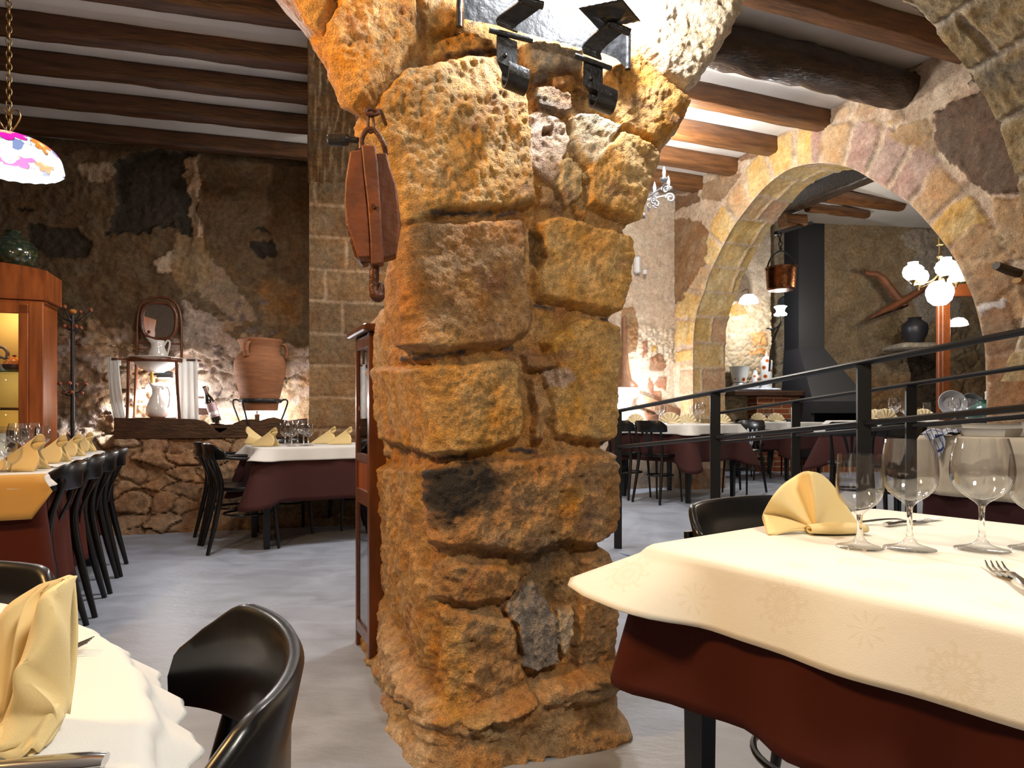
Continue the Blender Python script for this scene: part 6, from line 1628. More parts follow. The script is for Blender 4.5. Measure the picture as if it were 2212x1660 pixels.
MB().box((0, yy * .010, 1.03), (kw - .05, .003, .43)).build('pane', M_glass, case, smooth_deg=10); MB().box((0, yy * .010, .36), (kw - .05, .003, .50)).build('pane', M_glass, case, smooth_deg=10)
MB().box((0, yy * .010, .72), (kw - .05, .006, .13)).build('panel', M_cherry, case, smooth_deg=10)

# ================================================================ ramp railings
def rail(name, label, across, posts, a0, a1, near=True):
    t = empty(name, (0, 0, 0), 0, label, 'railing')
    H = 1.02; drop_ = .262 if near else .235
    e0, e1 = ramp_pt(a0, across), ramp_pt(a1, across)
    def rp_(a, dz): p = Rp - RD * a + RU * across; return Vector((p[0], p[1], .09 + SLOPE * a + dz))
    MB().bar(rp_(a0, H), rp_(a1, H), .050, .022, r=.008).build('handrail', M_rail, t)
    MB().bar(rp_(a0, H - drop_), rp_(a1, H - drop_), .020, .026, r=.006).build('lower_rail', M_rail, t)
    for a in posts:
        p = rp_(a, 0); zb_ = max(0, .09 + SLOPE * a) - .005; zt2 = .09 + SLOPE * a + H - .008
        MB().rbox((p.x, p.y, (zb_ + zt2) / 2), (.056, .022, zt2 - zb_), .002, rz=math.radians(-8)).build('post', M_rail, t, smooth_deg=20)
    return t
rail('ramp_railing', 'near black metal railing of the ramp behind the right foreground table', 0.0, [-1.10, 0, 1.0], -1.10, 2.3)
rail('ramp_railing', 'far black metal railing of the ramp, parallel to the nearer one', .985, [-1.26, -.405, .452, 1.31], -1.26, 2.3, False)

# ================================================================ right room, beyond the pillar
def chair_at(px_, D_, rz_, lab, z=ZF, group='chairs of the right room', dx=0, dy=0):
    return place(ch, False, ((px_ - CX) * D_ / F + dx, D_ + dy, z), math.radians(rz_), lab, group)
def set_table(cx_, cy_, L_, W_, rz_, lab, seed, zf=ZF, cd_=.10):
    t = table('dining_table', L_, W_, 'black table ' + lab, leg=.05, inset=.05); t.location = (cx_, cy_, zf); t.rotation_euler.z = rz_
    o = cloth('tablecloth', rrect(L_, W_, .02), .7385, .36, M_burg2, None, flare=.06, wav=.010, wl=.4, cdrop=.40, cflare=.45, seed=seed, rows=12); o.location = (cx_, cy_, zf); o.rotation_euler.z = rz_; tag(o, 'dark plum undercloth ' + lab.replace('under', 'on the table under', 1) if False else 'dark plum undercloth on the table ' + lab, 'tablecloth')
    o = cloth('tablecloth', rrect(L_ + .018, W_ + .018, .02), .7425, cd_, M_white, None, flare=.14, wav=.008, wl=.3, cdrop=.45, cflare=.9, seed=seed + 1, rows=9); o.location = (cx_, cy_, zf); o.rotation_euler.z = rz_; tag(o, 'white tablecloth on the table ' + lab, 'tablecloth')
    return t
set_table(1.70, 6.80, .86, .88, math.radians(40), 'between the pillar and the foot of the round arch', 21)
fan = fan_napkin('napkin', '', M_napkin_w); ffirst = True
def at_px(px_, D_, z): return Vector(((px_ - CX) * D_ / F, D_, z))
ZT2 = ZF + .7455
NG2 = 'fan napkins on the table by the foot of the arch'
for px_, D_, rz_, lab in [(1374, 6.85, 10, 'leftmost fan napkin on the table between the pillar and the arch'), (1448, 6.50, 0, 'largest fan napkin in the middle of the table between the pillar and the arch'), (1484, 6.85, -8, 'fan napkin right of the largest one on the table by the arch'), (1558, 6.95, -15, 'rightmost fan napkin, right of the railing post, on the table by the arch')]:
    place(fan, ffirst, at_px(px_, D_, ZT2), math.radians(rz_), lab, NG2, 1.0 if px_ != 1448 else 1.12); ffirst = False
for kind, px_, D_, lab in [('b', 1424, 6.7, 'large wine glass left of the largest fan napkin'), ('s', 1433, 6.95, 'small wine glass behind the large one, left of the largest fan napkin'), ('s', 1499, 6.9, 'small wine glass left of the tall one by the railing post'), ('b', 1512, 6.75, 'tall wine glass just left of the railing post')]:
    place(gs if kind == 's' else gb, False, at_px(px_, D_, ZT2), 0, lab, 'wine glasses on the table by the foot of the arch', 1.15)
chair_at(1402, 6.37, -48, 'black chair with flat top rail, right of the two before the arch table', dx=.10)
chair_at(1338, 6.72, -48, 'black chair half hidden by the pillar, before the table by the arch', dx=.10)
chair_at(1604, 7.15, 130, 'black chair between the two far tables, right of the railing post')
set_table(3.58, 8.95, .84, .84, math.radians(35), 'in front of the brick side of the fireplace', 31)
for px_, D_, rz_, lab in [(1639, 8.75, 5, 'left fan napkin on the table in front of the brick fireplace'), (1676, 8.95, -10, 'right fan napkin on the table in front of the brick fireplace')]:
    place(fan, False, at_px(px_, D_, ZT2), math.radians(rz_), lab, 'fan napkins on the table before the fireplace', 1.15)
for px_, D_, lab in [(1649, 9.1, 'left wine glass on the table in front of the brick fireplace'), (1662, 9.0, 'right wine glass on the table in front of the brick fireplace')]:
    place(gs, False, at_px(px_, D_, ZT2), 0, lab, 'wine glasses on the table before the fireplace', 1.1)
chair_at(1652, 8.75, -55, 'black chair left of the table in front of the brick fireplace', dx=-.15)
chair_at(1700, 9.45, 180, 'black chair behind the table in front of the brick fireplace')

# ledge, funnel lamp and boards on the back wall of the right room
e_px = [(1330, 905), (1345, 912), (1358, 905), (1368, 898), (1380, 905), (1392, 914), (1404, 905), (1415, 897), (1428, 893), (1442, 893)]
pl2 = BR.moved(-.20); top = [pl2.pt(a, b_) for a, b_ in e_px]; bk3 = [p + Vector((BR.n[0], BR.n[1], 0)) * .045 for p in top]; b0_ = [Vector((p.x, p.y, .80)) for p in bk3]; b1_ = [Vector((p.x, p.y, .80)) for p in top]
n_ = len(top); g = [top, bk3, b0_, b1_]; vs = [p for r in g for p in r]; fs = [(j * n_ + i, j * n_ + i + 1, ((j + 1) % 4) * n_ + i + 1, ((j + 1) % 4) * n_ + i) for j in range(4) for i in range(n_ - 1)] + [(0, n_, 2 * n_, 3 * n_), (n_ - 1, 4 * n_ - 1, 3 * n_ - 1, 2 * n_ - 1)]
o = MB().add(vs, fs).build('wall_ledge', M_bench, smooth_deg=50); tag(o, 'dark wavy ledge board on the back wall, right of the pillar', 'ledge')
fa0 = BR.moved(-.14).pt(1360, 838); o = MB().lathe([(0, 0), (.155, 0), (.150, .03), (.085, .09), (.060, .20), (.045, .34), (.035, .50), (.028, .78), (.0, .80)], 32).build('wall_funnel', pm('brown_leather', (.22, .10, .045), .45, noise=.3)); o.location = fa0 - Vector((.06, 0, 0)); tag(o, 'tall brown funnel above the bright lamp on the back wall, beside the pillar', 'funnel')
lm = empty('wall_uplighter', fa0 + Vector((-.06, 0, -.005)), 0, 'round white lamp glowing under the brown funnel beside the pillar', 'wall lamp')
MB().lathe([(0, 0), (.165, 0), (.165, -.05), (.14, -.10), (.06, -.13), (0, -.135)], 32).build('shade', emit('uplighter_shade', (.95, .97, 1), 4), lm)
MB().rbox((0, .02, -.25), (.16, .03, .18), .01).build('lower_panel', emit('uplighter_panel', (.95, .97, 1), 3.5), lm)
q0 = BR.moved(-.10).pt(1376, 862); q1 = BR.moved(-.10).pt(1466, 898); o = MB().bar(q0, q1, .05, .14, up=(0, 0, 1)).build('wooden_board', pm('brown_board', (.17, .085, .045), .5, noise=.3)); tag(o, 'slanting brown wooden board on the back wall left of the arch', 'board')
o = MB().rbox((0, 0, 0), (.075, .05, .20), .02).build('alarm_box', pm('white_plastic2', (.62, .62, .62), .4)); o.location = BR.moved(-.06).pt(1377, 572); tag(o, 'small white box high on the back wall right beside the pillar', 'box')
MB().rbox((.085, 0, -.08), (.05, .03, .06), .01).build('bracket', MATS['white_plastic2'], o)

# wrought iron chandelier half hidden by the pillar
k0 = W(1388, 425, 5.9); kc = empty('iron_chandelier', k0, 0, 'grey wrought iron chandelier with candle bulbs, half hidden by the pillar', 'chandelier')
M_greyiron = pm('grey_iron', (.16, .16, .17), .35, metal=.6)
def spiral(c, r0, r1, turns, a0, ax1, ax2, n=30): return [c + ax1 * (math.cos(a0 + turns * 2 * PI * i / n) * (r0 + (r1 - r0) * i / n)) + ax2 * (math.sin(a0 + turns * 2 * PI * i / n) * (r0 + (r1 - r0) * i / n)) for i in range(n + 1)]
MB().tube([(0, 0, -.16), (0, 0, .75)], .010, 8).ball((0, 0, -.17), .03, 8).build('stem', M_greyiron, kc)
for ai, a in enumerate((8, 52, 128, 188, 232, 308)):
    d = Vector((math.cos(math.radians(a)), math.sin(math.radians(a)), 0)); z1 = Vector((0, 0, 1)); L_ = .235
    mb = MB().bar(d * .02 + z1 * -.03, d * (L_ - .02) + z1 * .02, .012, .014)
    mb.tube(spiral(d * (L_ + .025) + z1 * .0, .045, .012, 1.35, PI, d, -z1), .0075, 8, flat=(.6, 1.3))
    mb.tube(spiral(d * (L_ * .55) + z1 * -.06, .038, .010, 1.3, PI / 2, d, -z1), .0065, 8, flat=(.6, 1.3))
    ar = mb.build('arm', M_greyiron, kc)
    cpos = d * (L_ + .005); zc = .06
    MB().lathe([(0, zc), (.018, zc), (.034, zc + .016), (.038, zc + .034), (.034, zc + .034), (.02, zc + .02), (0, zc + .016)], 20, c=cpos).build('cup', M_greyiron, ar)
    MB().lathe([(0, zc + .02), (.011, zc + .02), (.011, zc + .06), (.013, zc + .075), (.013, zc + .09), (.006, zc + .125), (0, zc + .14)], 14, c=cpos).build('candle_bulb', emit('candle_bulb_lit', (1, .97, .92), 5) if ai == 0 else MATS['candle_bulb_lit'], ar)

# ================================================================ far room: fireplace wall
def brick_mat(name, c1, c2, mortar, vert=False):
    m, nt, b = new_mat(name); L = nt.links.new; tc = nt.nodes.new('ShaderNodeTexCoord'); xyz = nt.nodes.new('ShaderNodeSeparateXYZ'); L(tc.outputs['Object'], xyz.inputs[0])
    ad = nt.nodes.new('ShaderNodeMath'); ad.operation = 'ADD'; L(xyz.outputs[0], ad.inputs[0]); L(xyz.outputs[1], ad.inputs[1])
    cb = nt.nodes.new('ShaderNodeCombineXYZ')
    L(ad.outputs[0], cb.inputs[0]); L(xyz.outputs[2], cb.inputs[1])
    br = nt.nodes.new('ShaderNodeTexBrick'); br.inputs['Scale'].default_value = 1; br.inputs['Brick Width'].default_value = .085 if vert else .26; br.inputs['Row Height'].default_value = .30 if vert else .078; br.inputs['Mortar Size'].default_value = .010; br.offset = 0 if vert else .5
    br.inputs['Color1'].default_value = (*c1, 1); br.inputs['Color2'].default_value = (*c2, 1); br.inputs['Mortar'].default_value = (*mortar, 1); L(cb.outputs[0], br.inputs['Vector']); L(br.outputs[0], b.inputs['Base Color']); b.inputs['Roughness'].default_value = .8
    bp = nt.nodes.new('ShaderNodeBump'); bp.invert = True; bp.inputs['Strength'].default_value = .8; bp.inputs['Distance'].default_value = .01; L(br.outputs['Fac'], bp.inputs['Height']); L(bp.outputs[0], b.inputs['Normal'])
    return m
M_brick = brick_mat('brick', (.30, .075, .02), (.22, .05, .015), (.45, .28, .16)); M_brickv = brick_mat('brick_upright', (.30, .075, .02), (.22, .05, .015), (.42, .24, .12), True)
hz = W(1740, 900, 9.9); ff = empty('fireplace', (hz.x, hz.y, ZF), math.radians(10), 'black steel fireplace with tall flue and brick side, beyond the round arch', 'fireplace')
kf = 9.9 / F
def fx(px_): return (px_ - 1740) * kf / math.cos(math.radians(10)) 
def fz(py_): return HC + (HZ - py_) * kf - ZF
mb = MB().box(((fx(1628) + fx(1734)) / 2, .22, (fz(857)) / 2), (fx(1734) - fx(1628), .44, fz(857))); mb.build('brick_side', M_brick, ff, smooth_deg=10)
MB().rbox(((fx(1568) + fx(1741)) / 2, .20, fz(851)), (fx(1741) - fx(1568), .62, .075), .01).build('mantel', M_bench, ff, smooth_deg=20)
MB().box(((fx(1735) + fx(1880)) / 2, .10, fz(992) / 2), (fx(1880) - fx(1735), .75, fz(992))).build('hearth', M_brickv, ff, smooth_deg=10)
M_stove = pm('stove_steel', (.030, .031, .036), .5, metal=.2, spec=.5)
x0_, x1_ = fx(1728), fx(1862); t0_, t1_ = fx(1728), fx(1789)
zb1, zb2, ztp = fz(893), fz(868), fz(752)
hb = [(x0_, -.30, zb1), (x1_, -.30, zb1), (x1_, .5, zb1), (x0_, .5, zb1), (x0_ , -.30, zb2), (x1_, -.30, zb2), (x1_, .5, zb2), (x0_, .5, zb2), (t0_ + .02, .06, ztp), (t1_ + .02, .06, ztp), (t1_ + .02, .46, ztp), (t0_ + .02, .46, ztp)]
MB().add(hb, [(0, 3, 2, 1), (0, 1, 5, 4), (1, 2, 6, 5), (2, 3, 7, 6), (3, 0, 4, 7), (4, 5, 9, 8), (5, 6, 10, 9), (6, 7, 11, 10), (7, 4, 8, 11), (8, 9, 10, 11)]).build('hood', M_stove, ff, smooth_deg=15)
MB().box(((t0_ + t1_) / 2 + .02, .26, (ztp + fz(478)) / 2), (t1_ - t0_, .38, fz(478) - ztp)).build('flue', pm('flue_steel', (.018, .019, .022), .45, metal=.2), ff, smooth_deg=10)
fw = x1_ - x0_; zf0 = fz(992)
fb = MB().box((x0_ + .03, .1, (zb1 + zf0) / 2), (.06, .7, zb1 - zf0)).box((x1_ - .03, .1, (zb1 + zf0) / 2), (.06, .7, zb1 - zf0)).box(((x0_ + x1_) / 2, .44, (zb1 + zf0) / 2), (fw, .04, zb1 - zf0)).box(((x0_ + x1_) / 2, .1, zf0 + .02), (fw, .7, .04)).build('firebox', M_stove, ff, smooth_deg=10)
for k, x in enumerate((1776, 1791)):
    lg = MB().tube([Vector((fx(x), .0, fz(926))), Vector((fx(x), .35, fz(926)))], .055, 14).build('fire_log', pm('log_%d' % k, (.20, .10, .04), .8)); lg.parent = None
    lg.matrix_world = Matrix.Translation(ff.location) @ Matrix.Rotation(math.radians(10), 4, 'Z'); tag(lg, ['left log lying in the black fireplace', 'right log lying in the black fireplace'][k], 'log', 'logs in the fireplace')
bpy.data.objects['fire_log'].location.z += 0
MB().box(((fx(1760) + fx(1810)) / 2, .15, fz(936)), (fx(1815) - fx(1755), .5, .02)).build('grate', M_iron, ff, smooth_deg=10)
def on_ff(px_, y, z): return Matrix.Translation(ff.location) @ Matrix.Rotation(math.radians(10), 4, 'Z') @ Vector((fx(px_), y, z))
zm = fz(851) + .038
def painted(name, c):
    m, nt, b = new_mat(name); L = nt.links.new; tc = nt.nodes.new('ShaderNodeTexCoord'); vo = nt.nodes.new('ShaderNodeTexVoronoi'); vo.inputs['Scale'].default_value = 9; L(tc.outputs['Object'], vo.inputs['Vector'])
    rp = nt.nodes.new('ShaderNodeValToRGB'); rp.color_ramp.interpolation = 'CONSTANT'; L(vo.outputs['Distance'], rp.inputs[0]); e = rp.color_ramp.elements; e[0].color = (.25, .03, .02, 1); e[1].position = .28; e[1].color = (.78, .80, .80, 1); k = e.new(.16); k.color = (.55, .18, .03, 1)
    L(rp.outputs[0], b.inputs['Base Color']); b.inputs['Roughness'].default_value = .12; return m
M_paint = painted('painted_china', None)
o = MB().lathe([(0, 0), (.095, 0), (.10, .02), (.12, .12), (.14, .21), (.15, .235), (.13, .235), (.11, .18), (0, .10)], 32).build('painted_pot', M_paint); o.location = on_ff(1592, .05, zm + .12); tag(o, 'white pot painted with fruit, leftmost on the mantel', 'pot')
o2 = MB().lathe([(0, 0), (.13, 0), (.14, .04), (.10, .11), (0, .12)], 28).build('pot_stand', M_pewter); o2.location = on_ff(1592, .05, zm); tag(o2, 'dark stand under the painted pot at the left of the mantel', 'stand')
o = MB().lathe([(0, 0), (.05, 0), (.07, .03), (.04, .09), (.055, .16), (.03, .21), (.035, .25), (0, .26)], 24).build('painted_figurine', painted('painted_figurine_glaze', None)); o.location = on_ff(1628, .05, zm + .05); tag(o, 'small painted figurine between the pot and the tall white jar', 'figurine')
o = MB().lathe([(0, 0), (.075, 0), (.08, .02), (.083, .30), (.088, .33), (.09, .40), (.06, .425), (.058, .43), (.055, .445), (.03, .47), (.015, .48), (.02, .50), (.006, .52), (.004, .55), (0, .56)], 32).build('apothecary_jar', M_paint); o.location = on_ff(1651, .02, zm + .04); tag(o, 'tall lidded white jar painted with fruit on the mantel', 'jar')
o = MB().rbox((0, 0, .02), (.66, .24, .04), .015).build('china_tray', pm('blue_white_china', (.66, .70, .78), .15, noise=.4, nscale=12)); o.location = on_ff(1628, .02, zm); o.rotation_euler.z = math.radians(10); tag(o, 'blue and white tray under the painted china on the mantel', 'tray')

# copper cauldron hanging from an iron bar
q = W(1687, 628, 8.4); kc_ = 8.4 / F
o = MB().lathe([(0, 0), (.15, 0), (.17, .02), (.185, .27), (.20, .285), (.20, .29), (.178, .285), (.16, .04), (0, .02)], 40).build('copper_cauldron', M_copper); o.location = q; tag(o, 'round copper cauldron hanging by a chain left of the black flue', 'cauldron')
MB().tube(bez([(-.19, 0, .25), (-.12, 0, .42), (0, 0, .50), (.12, 0, .42), (.19, 0, .25)], 24), .010, 8).build('handle', M_iron, o)
hgt = (628 - 498) * kc_; chain_mb((0, 0, .50), W(1684, 503, 8.5) - q, .075, .007, .022).build('chain', M_iron, o)
o = MB().bar(W(1676, 504, 8.4), W(1752, 482, 9.95), .05, .05).build('iron_bar', M_iron); tag(o, 'dark iron bar holding the cauldron chain beside the flue', 'bar')
# ladle hung below
o = MB().tube([(0, 0, 0), (0, 0, .26)], .010, 8).lathe([(0, -.11), (.05, -.105), (.085, -.07), (.10, -.01), (.092, 0), (.08, -.05), (0, -.09)], 28, rot=Matrix.Rotation(1.1, 3, 'X')).build('ladle', M_pewter); o.location = W(1697, 655, 10.55); o.scale = (1.25,) * 3; tag(o, 'grey metal ladle hanging below the copper cauldron', 'ladle')
# glass oil lamp bracket, bright
o = empty('wall_oil_lamp', W(1686, 682, 8.9), 0, 'bright glass wall lamp on a curved bracket left of the black flue', 'wall lamp')
MB().lathe([(0, .0), (.08, .0), (.085, .02), (.05, .05), (.06, .09), (.085, .12), (.06, .13), (0, .10)], 12).build('glass_shade', emit('bright_glass', (.93, .97, 1), 7), o)
MB().tube(bez([(0, 0, 0), (.0, 0, -.10), (-.06, .05, -.17), (-.16, .08, -.16)], 14), .009, 8).tube(bez([(-.01, 0, -.12), (-.08, 0, -.30), (-.13, 0, -.50), (-.15, 0, -.75)], 14), .014, 8).build('bracket', M_iron, o)
# small stained glass shade and its bracket on the rubble wall
o = empty('small_glass_shade', W(1617, 652, 9.7), 0, 'small white stained glass shade on the far wall, seen through the arch', 'wall lamp')
MB().lathe([(.02, .11), (.07, .10), (.12, .05), (.135, 0), (.14, -.02), (.11, -.02), (0, .02)], 28).build('shade', emit('small_shade_glass', (1, .96, .94), 3.2), o)
MB().tube(bez([(0, 0, .10), (0, .05, .19), (0, .30, .2)], 10), .006, 6).build('bracket', M_brass, o)

# heavy wooden plough on the far wall
o = empty('wooden_plough', W(1940, 655, 10.3), 0, 'old wooden plough mounted on the far wall, left of the glass globe lamp', 'plough'); kp = 10.3 / F
def qv(a, b_, y=0): return Vector(((a - 1940) * kp, y, (655 - b_) * kp))
M_oldwood = pm('plough_wood', (.20, .07, .028), .6, noise=.5, nscale=4); 
MB().tube([qv(1868, 590), qv(1893, 592), qv(1908, 603), qv(1925, 625), qv(1945, 650), qv(1955, 664)], [.03, .05, .06, .06, .06, .07], 8).build('beam_arm', M_oldwood, o)
MB().tube([qv(1880, 688), qv(1920, 668), qv(1960, 645), qv(2005, 618), qv(2040, 600)], [.05, .13, .12, .09, .07], 8, flat=(1, .5)).build('share_beam', M_oldwood, o)
MB().tube([qv(1876, 692, -.05), qv(1915, 675, -.05), qv(1955, 662, -.05)], [.01, .05, .04], 8, flat=(1, .4)).build('share', M_iron, o)
# black jar on its stone shelf
o = MB().lathe([(0, 0), (.11, 0), (.17, .13), (.185, .22), (.17, .29), (.10, .345), (.085, .365), (.10, .385), (.07, .385), (0, .34)], 36).build('black_jar', pm('black_clay', (.022, .022, .028), .4)); sp_ = W(1976, 741, 10.2); o.location = sp_; tag(o, 'matt black jar on the stone shelf of the far wall', 'jar')
o = MB().rbox((.05, .15, -.055), (.62, .62, .10), .03).build('stone_shelf', pm('grey_stone', (.36, .31, .24), .9, noise=.3, bump=.5)); o.location = sp_ + Vector((0, 0, -.003)); tag(o, 'rough stone shelf under the black jar', 'shelf')

# tall wooden post with cross beam and small lamp behind
o = empty('wooden_doorframe', W(2036, 900, 8.6) * 1.0, 0, 'reddish brown wooden frame behind the glass globe lamp', 'frame'); o.location.z = ZF
ky = 8.6 / F; MB().rbox((-.045, 0, (900 - 640) * ky / 2 + .40), (.055, .06, (900 - 640) * ky + .8), .012).rbox((.035, .01, (900 - 640) * ky / 2 + .40), (.11, .08, (900 - 640) * ky + .8), .01).build('post', pm('red_wood', (.24, .07, .022), .28, coat=.4, noise=.3, stretch=(6, 6, 1)), o, smooth_deg=20)
MB().rbox((.28, .0, (HZ - 628) * ky + HC - ZF), (.62, .10, .16), .01).build('lintel', MATS['red_wood'], o, smooth_deg=20)
o = empty('small_pendant', W(2070, 703, 8.62), 0, 'small glowing shade with red pattern right of the wooden post', 'pendant lamp')
MB().lathe([(.02, .10), (.06, .09), (.10, .05), (.115, 0), (.09, -.01), (0, .03)], 28).build('shade', emit('pink_shade', (1, .80, .72), 3.5), o); MB().tube([(0, 0, .1), (0, 0, .40)], .004, 6).build('cord', M_iron, o)

# brass chandelier with white glass globes
gx = W(2030, 632, 5.75); gc = empty('globe_chandelier', gx, 0, 'brass chandelier with glowing white glass globes inside the round arch', 'chandelier')
M_globe = emit('lit_globe', (.97, .98, 1.0), 7)
MB().lathe([(0, -.115), (.05, -.108), (.09, -.07), (.108, -.01), (.105, .03), (.08, .075), (.05, .095), (0, .10)], 32).build('globe', M_globe, gc)
MB().tube([(0, 0, .09), (0, 0, .17)], .012, 8).lathe([(0, .17), (.03, .18), (.045, .22), (.02, .25), (.012, .29), (.025, .31), (.012, .34), (.008, .42), (0, .42)], 20).build('stem', M_brass, gc)
MB().rbox((0, 0, .44), (.05, .05, .07), .006).tube([(.0, 0, .47), (0, 0, .62)], .005, 6).build('hook_plate', M_brass, gc)
for a, rz2 in ((185, .20), (250, .16), (320, .16), (20, .17), (110, .16)):
    ar = math.radians(a); c, s_ = math.cos(ar), math.sin(ar); R_ = .245 if a == 185 else .20
    arm = MB().tube(bez([(0, 0, .17), (c * .08, s_ * .08, .10), (c * .17, s_ * .17, .075), (c * R_, s_ * R_, .095)], 16), .006, 8).lathe([(0, .045), (.008, .055), (.012, .075), (.03, .09), (.032, .10), (0, .10)], 16, c=(c * R_, s_ * R_, 0)).build('arm', M_brass, gc)
    MB().lathe([(.02, .095), (.045, .105), (.075, .14), (.082, .175), (.07, .215), (.04, .235), (.042, .255), (.035, .255), (.0, .23)], 28, c=(c * R_, s_ * R_, 0)).build('globe', M_globe, arm)
GLOBE = gx

# table in the arch opening with glasses, napkins, plates and a green flagon
set_table(3.42, 5.78, 1.05, .70, math.radians(22), 'inside the round arch below the globe lamp', 41, zf=.19)
ZT3 = .19 + .7455
for px_, D_, rz_, lab in [(1893, 5.9, 5, 'fan napkin at the left end of the table inside the arch'), (1914, 5.45, 0, 'folded napkin at the near left corner of the table inside the arch'), (1996, 5.55, -5, 'fan napkin in the middle of the table inside the arch, beside the railing post')]:
    place(fan, False, at_px(px_, D_, ZT3), math.radians(rz_), lab, 'fan napkins on the table inside the arch', .95)
for kind, px_, D_, lab in [('b', 1931, 5.5, 'large wine glass left of the railing post on the table inside the arch'), ('s', 1933, 5.95, 'wine glass at the back left of the table inside the arch'), ('s', 1953, 5.75, 'wine glass half hidden by the far railing post'), ('s', 2002, 5.95, 'wine glass behind the middle fan napkin inside the arch'), ('b', 2062, 5.5, 'large wine glass in front of the grey plate'), ('b', 2088, 5.6, 'wine glass in front of the green flagon')]:
    place(gs if kind == 's' else gb, False, at_px(px_, D_, ZT3), 0, lab, 'wine glasses on the table inside the arch', 1.0)
def disc_plate(lab, px_, py_, D_, R_, mat, tilt=-.25):
    o = MB().lathe([(0, 0), (R_ * .62, .0), (R_ * .68, .012), (R_ * .96, .028), (R_, .030), (R_ * .96, .036), (R_ * .68, .022), (R_ * .6, .010), (0, .010)], 48).build('standing_plate', mat)
    o.location = W(px_, py_, D_); o.rotation_euler = (math.radians(90) + tilt, 0, math.radians(-10)); return tag(o, lab, 'plate', 'plates standing on the table inside the arch')
disc_plate('grey plate with beaded rim standing upright, right of the wooden post', 2055, 874, 5.75, .118, pm('glazed_grey', (.30, .30, .33), .18, coat=.5))
disc_plate('dark grey plate standing behind the green flagon', 2096, 876, 5.9, .105, pm('glazed_dark', (.10, .11, .12), .18, coat=.5))
o = MB().lathe([(0, 0), (.10, 0), (.125, .03), (.12, .08), (.08, .125), (.04, .145), (.035, .16), (.045, .175), (.032, .175), (.025, .15), (0, .14)], 36).build('green_flagon', pm('green_flagon_glass', (.05, .13, .11), .06, coat=.8, spec=.8)); o.location = at_px(2122, 5.6, ZT3); tag(o, 'squat green glass flagon at the right end of the table inside the arch', 'flagon')
o = MB().lathe([(0, 0), (.024, 0), (.026, .01), (.026, .24), (.03, .25), (.02, .26), (0, .26)], 20).build('porcelain_bottle', M_paint); o.location = at_px(2135, 5.95, ZT3); tag(o, 'slim white porcelain bottle behind the green flagon', 'bottle')
chair_at(1838, 5.15, -25, 'black chair with slatted back, left of the table inside the arch', z=.15)
chair_at(1925, 4.95, 0, 'black chair between the two far railing posts', z=.15)

# service table in front of the right hand jamb
sbD = Vector((.383, -.924, 0)); sbN = Vector((.924, .383, 0)); F0 = Vector((2.64, 4.30, 0)); SL_, SW_ = 1.25, .36
sc1 = F0 + sbD * SL_ / 2 + sbN * SW_ / 2; srz = math.atan2(sbD.y, sbD.x)
t = table('service_table', SL_, SW_, 'service table by the right jamb, under a long cream cloth', zt=.70 - .012, leg=.05, inset=.05); t.location = (sc1.x, sc1.y, .15); t.rotation_euler.z = srz
o = cloth('tablecloth', rrect(SL_ - .06, SW_ - .06, .02), .690, .64, M_burg2, None, flare=.02, cflare=.02, wav=.012, wl=.25, seed=51, rows=10); o.location = (sc1.x, sc1.y, .15); o.rotation_euler.z = srz; tag(o, 'dark cloth showing below the cream one on the service table', 'tablecloth')
M_sand = cloth_mat('sand_cloth', (.60, .50, .36)); o = cloth('tablecloth', rrect(SL_ + .01, SW_ + .01, .02), .697, .375, M_sand, None, flare=.04, cflare=.04, wav=.016, wl=.20, seed=52, rows=12); o.location = (sc1.x, sc1.y, .15); o.rotation_euler.z = srz; tag(o, 'long cream cloth falling in folds over the service table', 'tablecloth')
ZS = .15 + .700
def on_s(a, b_, z=ZS): p = F0 + sbD * a + sbN * b_; return Vector((p.x, p.y, z))
M_cer = pm('cream_ceramic', (.66, .62, .54), .3, coat=.3)
def dish(lab, L_, W_, H_, a, b_, name='serving_dish'):
    mb = MB(); g = []
    for (x, y, z) in (((L_ - .05) / 2, (W_ - .05) / 2, 0), (L_ / 2 - .012, W_ / 2 - .012, H_), (L_ / 2, W_ / 2, H_ + .004), (L_ / 2 - .02, W_ / 2 - .02, H_), ((L_ - .07) / 2, (W_ - .07) / 2, .008)):
        g.append([Vector((x, -y, z)), Vector((x, y, z)), Vector((-x, y, z)), Vector((-x, -y, z)), Vector((x, -y, z))])
    mb.sheet(g); mb.add([(p.x, p.y, p.z) for p in g[0][:4]], [(0, 1, 2, 3)]); mb.add([(p.x, p.y, p.z) for p in g[-1][:4]], [(0, 1, 2, 3)])
    o = mb.build(name, M_cer, smooth_deg=30); o.location = on_s(a, b_); o.rotation_euler.z = srz; return tag(o, lab, 'dish', 'dishes on the service table')
dish('oblong cream dish beside the checked towel on the service table', .30, .19, .045, .36, .12)
dish('wide low cream dish behind the oblong one on the service table', .42, .12, .07, .30, .30)
dish('tall cream dish at the right edge of the picture on the service table', .20, .20, .09, .66, .14)
m, nt, b = new_mat('checked_cotton'); L = nt.links.new; tc = nt.nodes.new('ShaderNodeTexCoord'); mp = nt.nodes.new('ShaderNodeMapping'); mp.inputs['Scale'].default_value = (38, 38, 38); mp.inputs['Rotation'].default_value = (.2, .3, .6); L(tc.outputs['Object'], mp.inputs[0])
br = nt.nodes.new('ShaderNodeTexBrick'); br.offset = 0; br.inputs['Scale'].default_value = 1; br.inputs['Brick Width'].default_value = 1; br.inputs['Row Height'].default_value = 1; br.inputs['Mortar Size'].default_value = .08; br.inputs['Color1'].default_value = (.62, .62, .62, 1); br.inputs['Color2'].default_value = (.58, .60, .64, 1); br.inputs['Mortar'].default_value = (.03, .05, .17, 1)
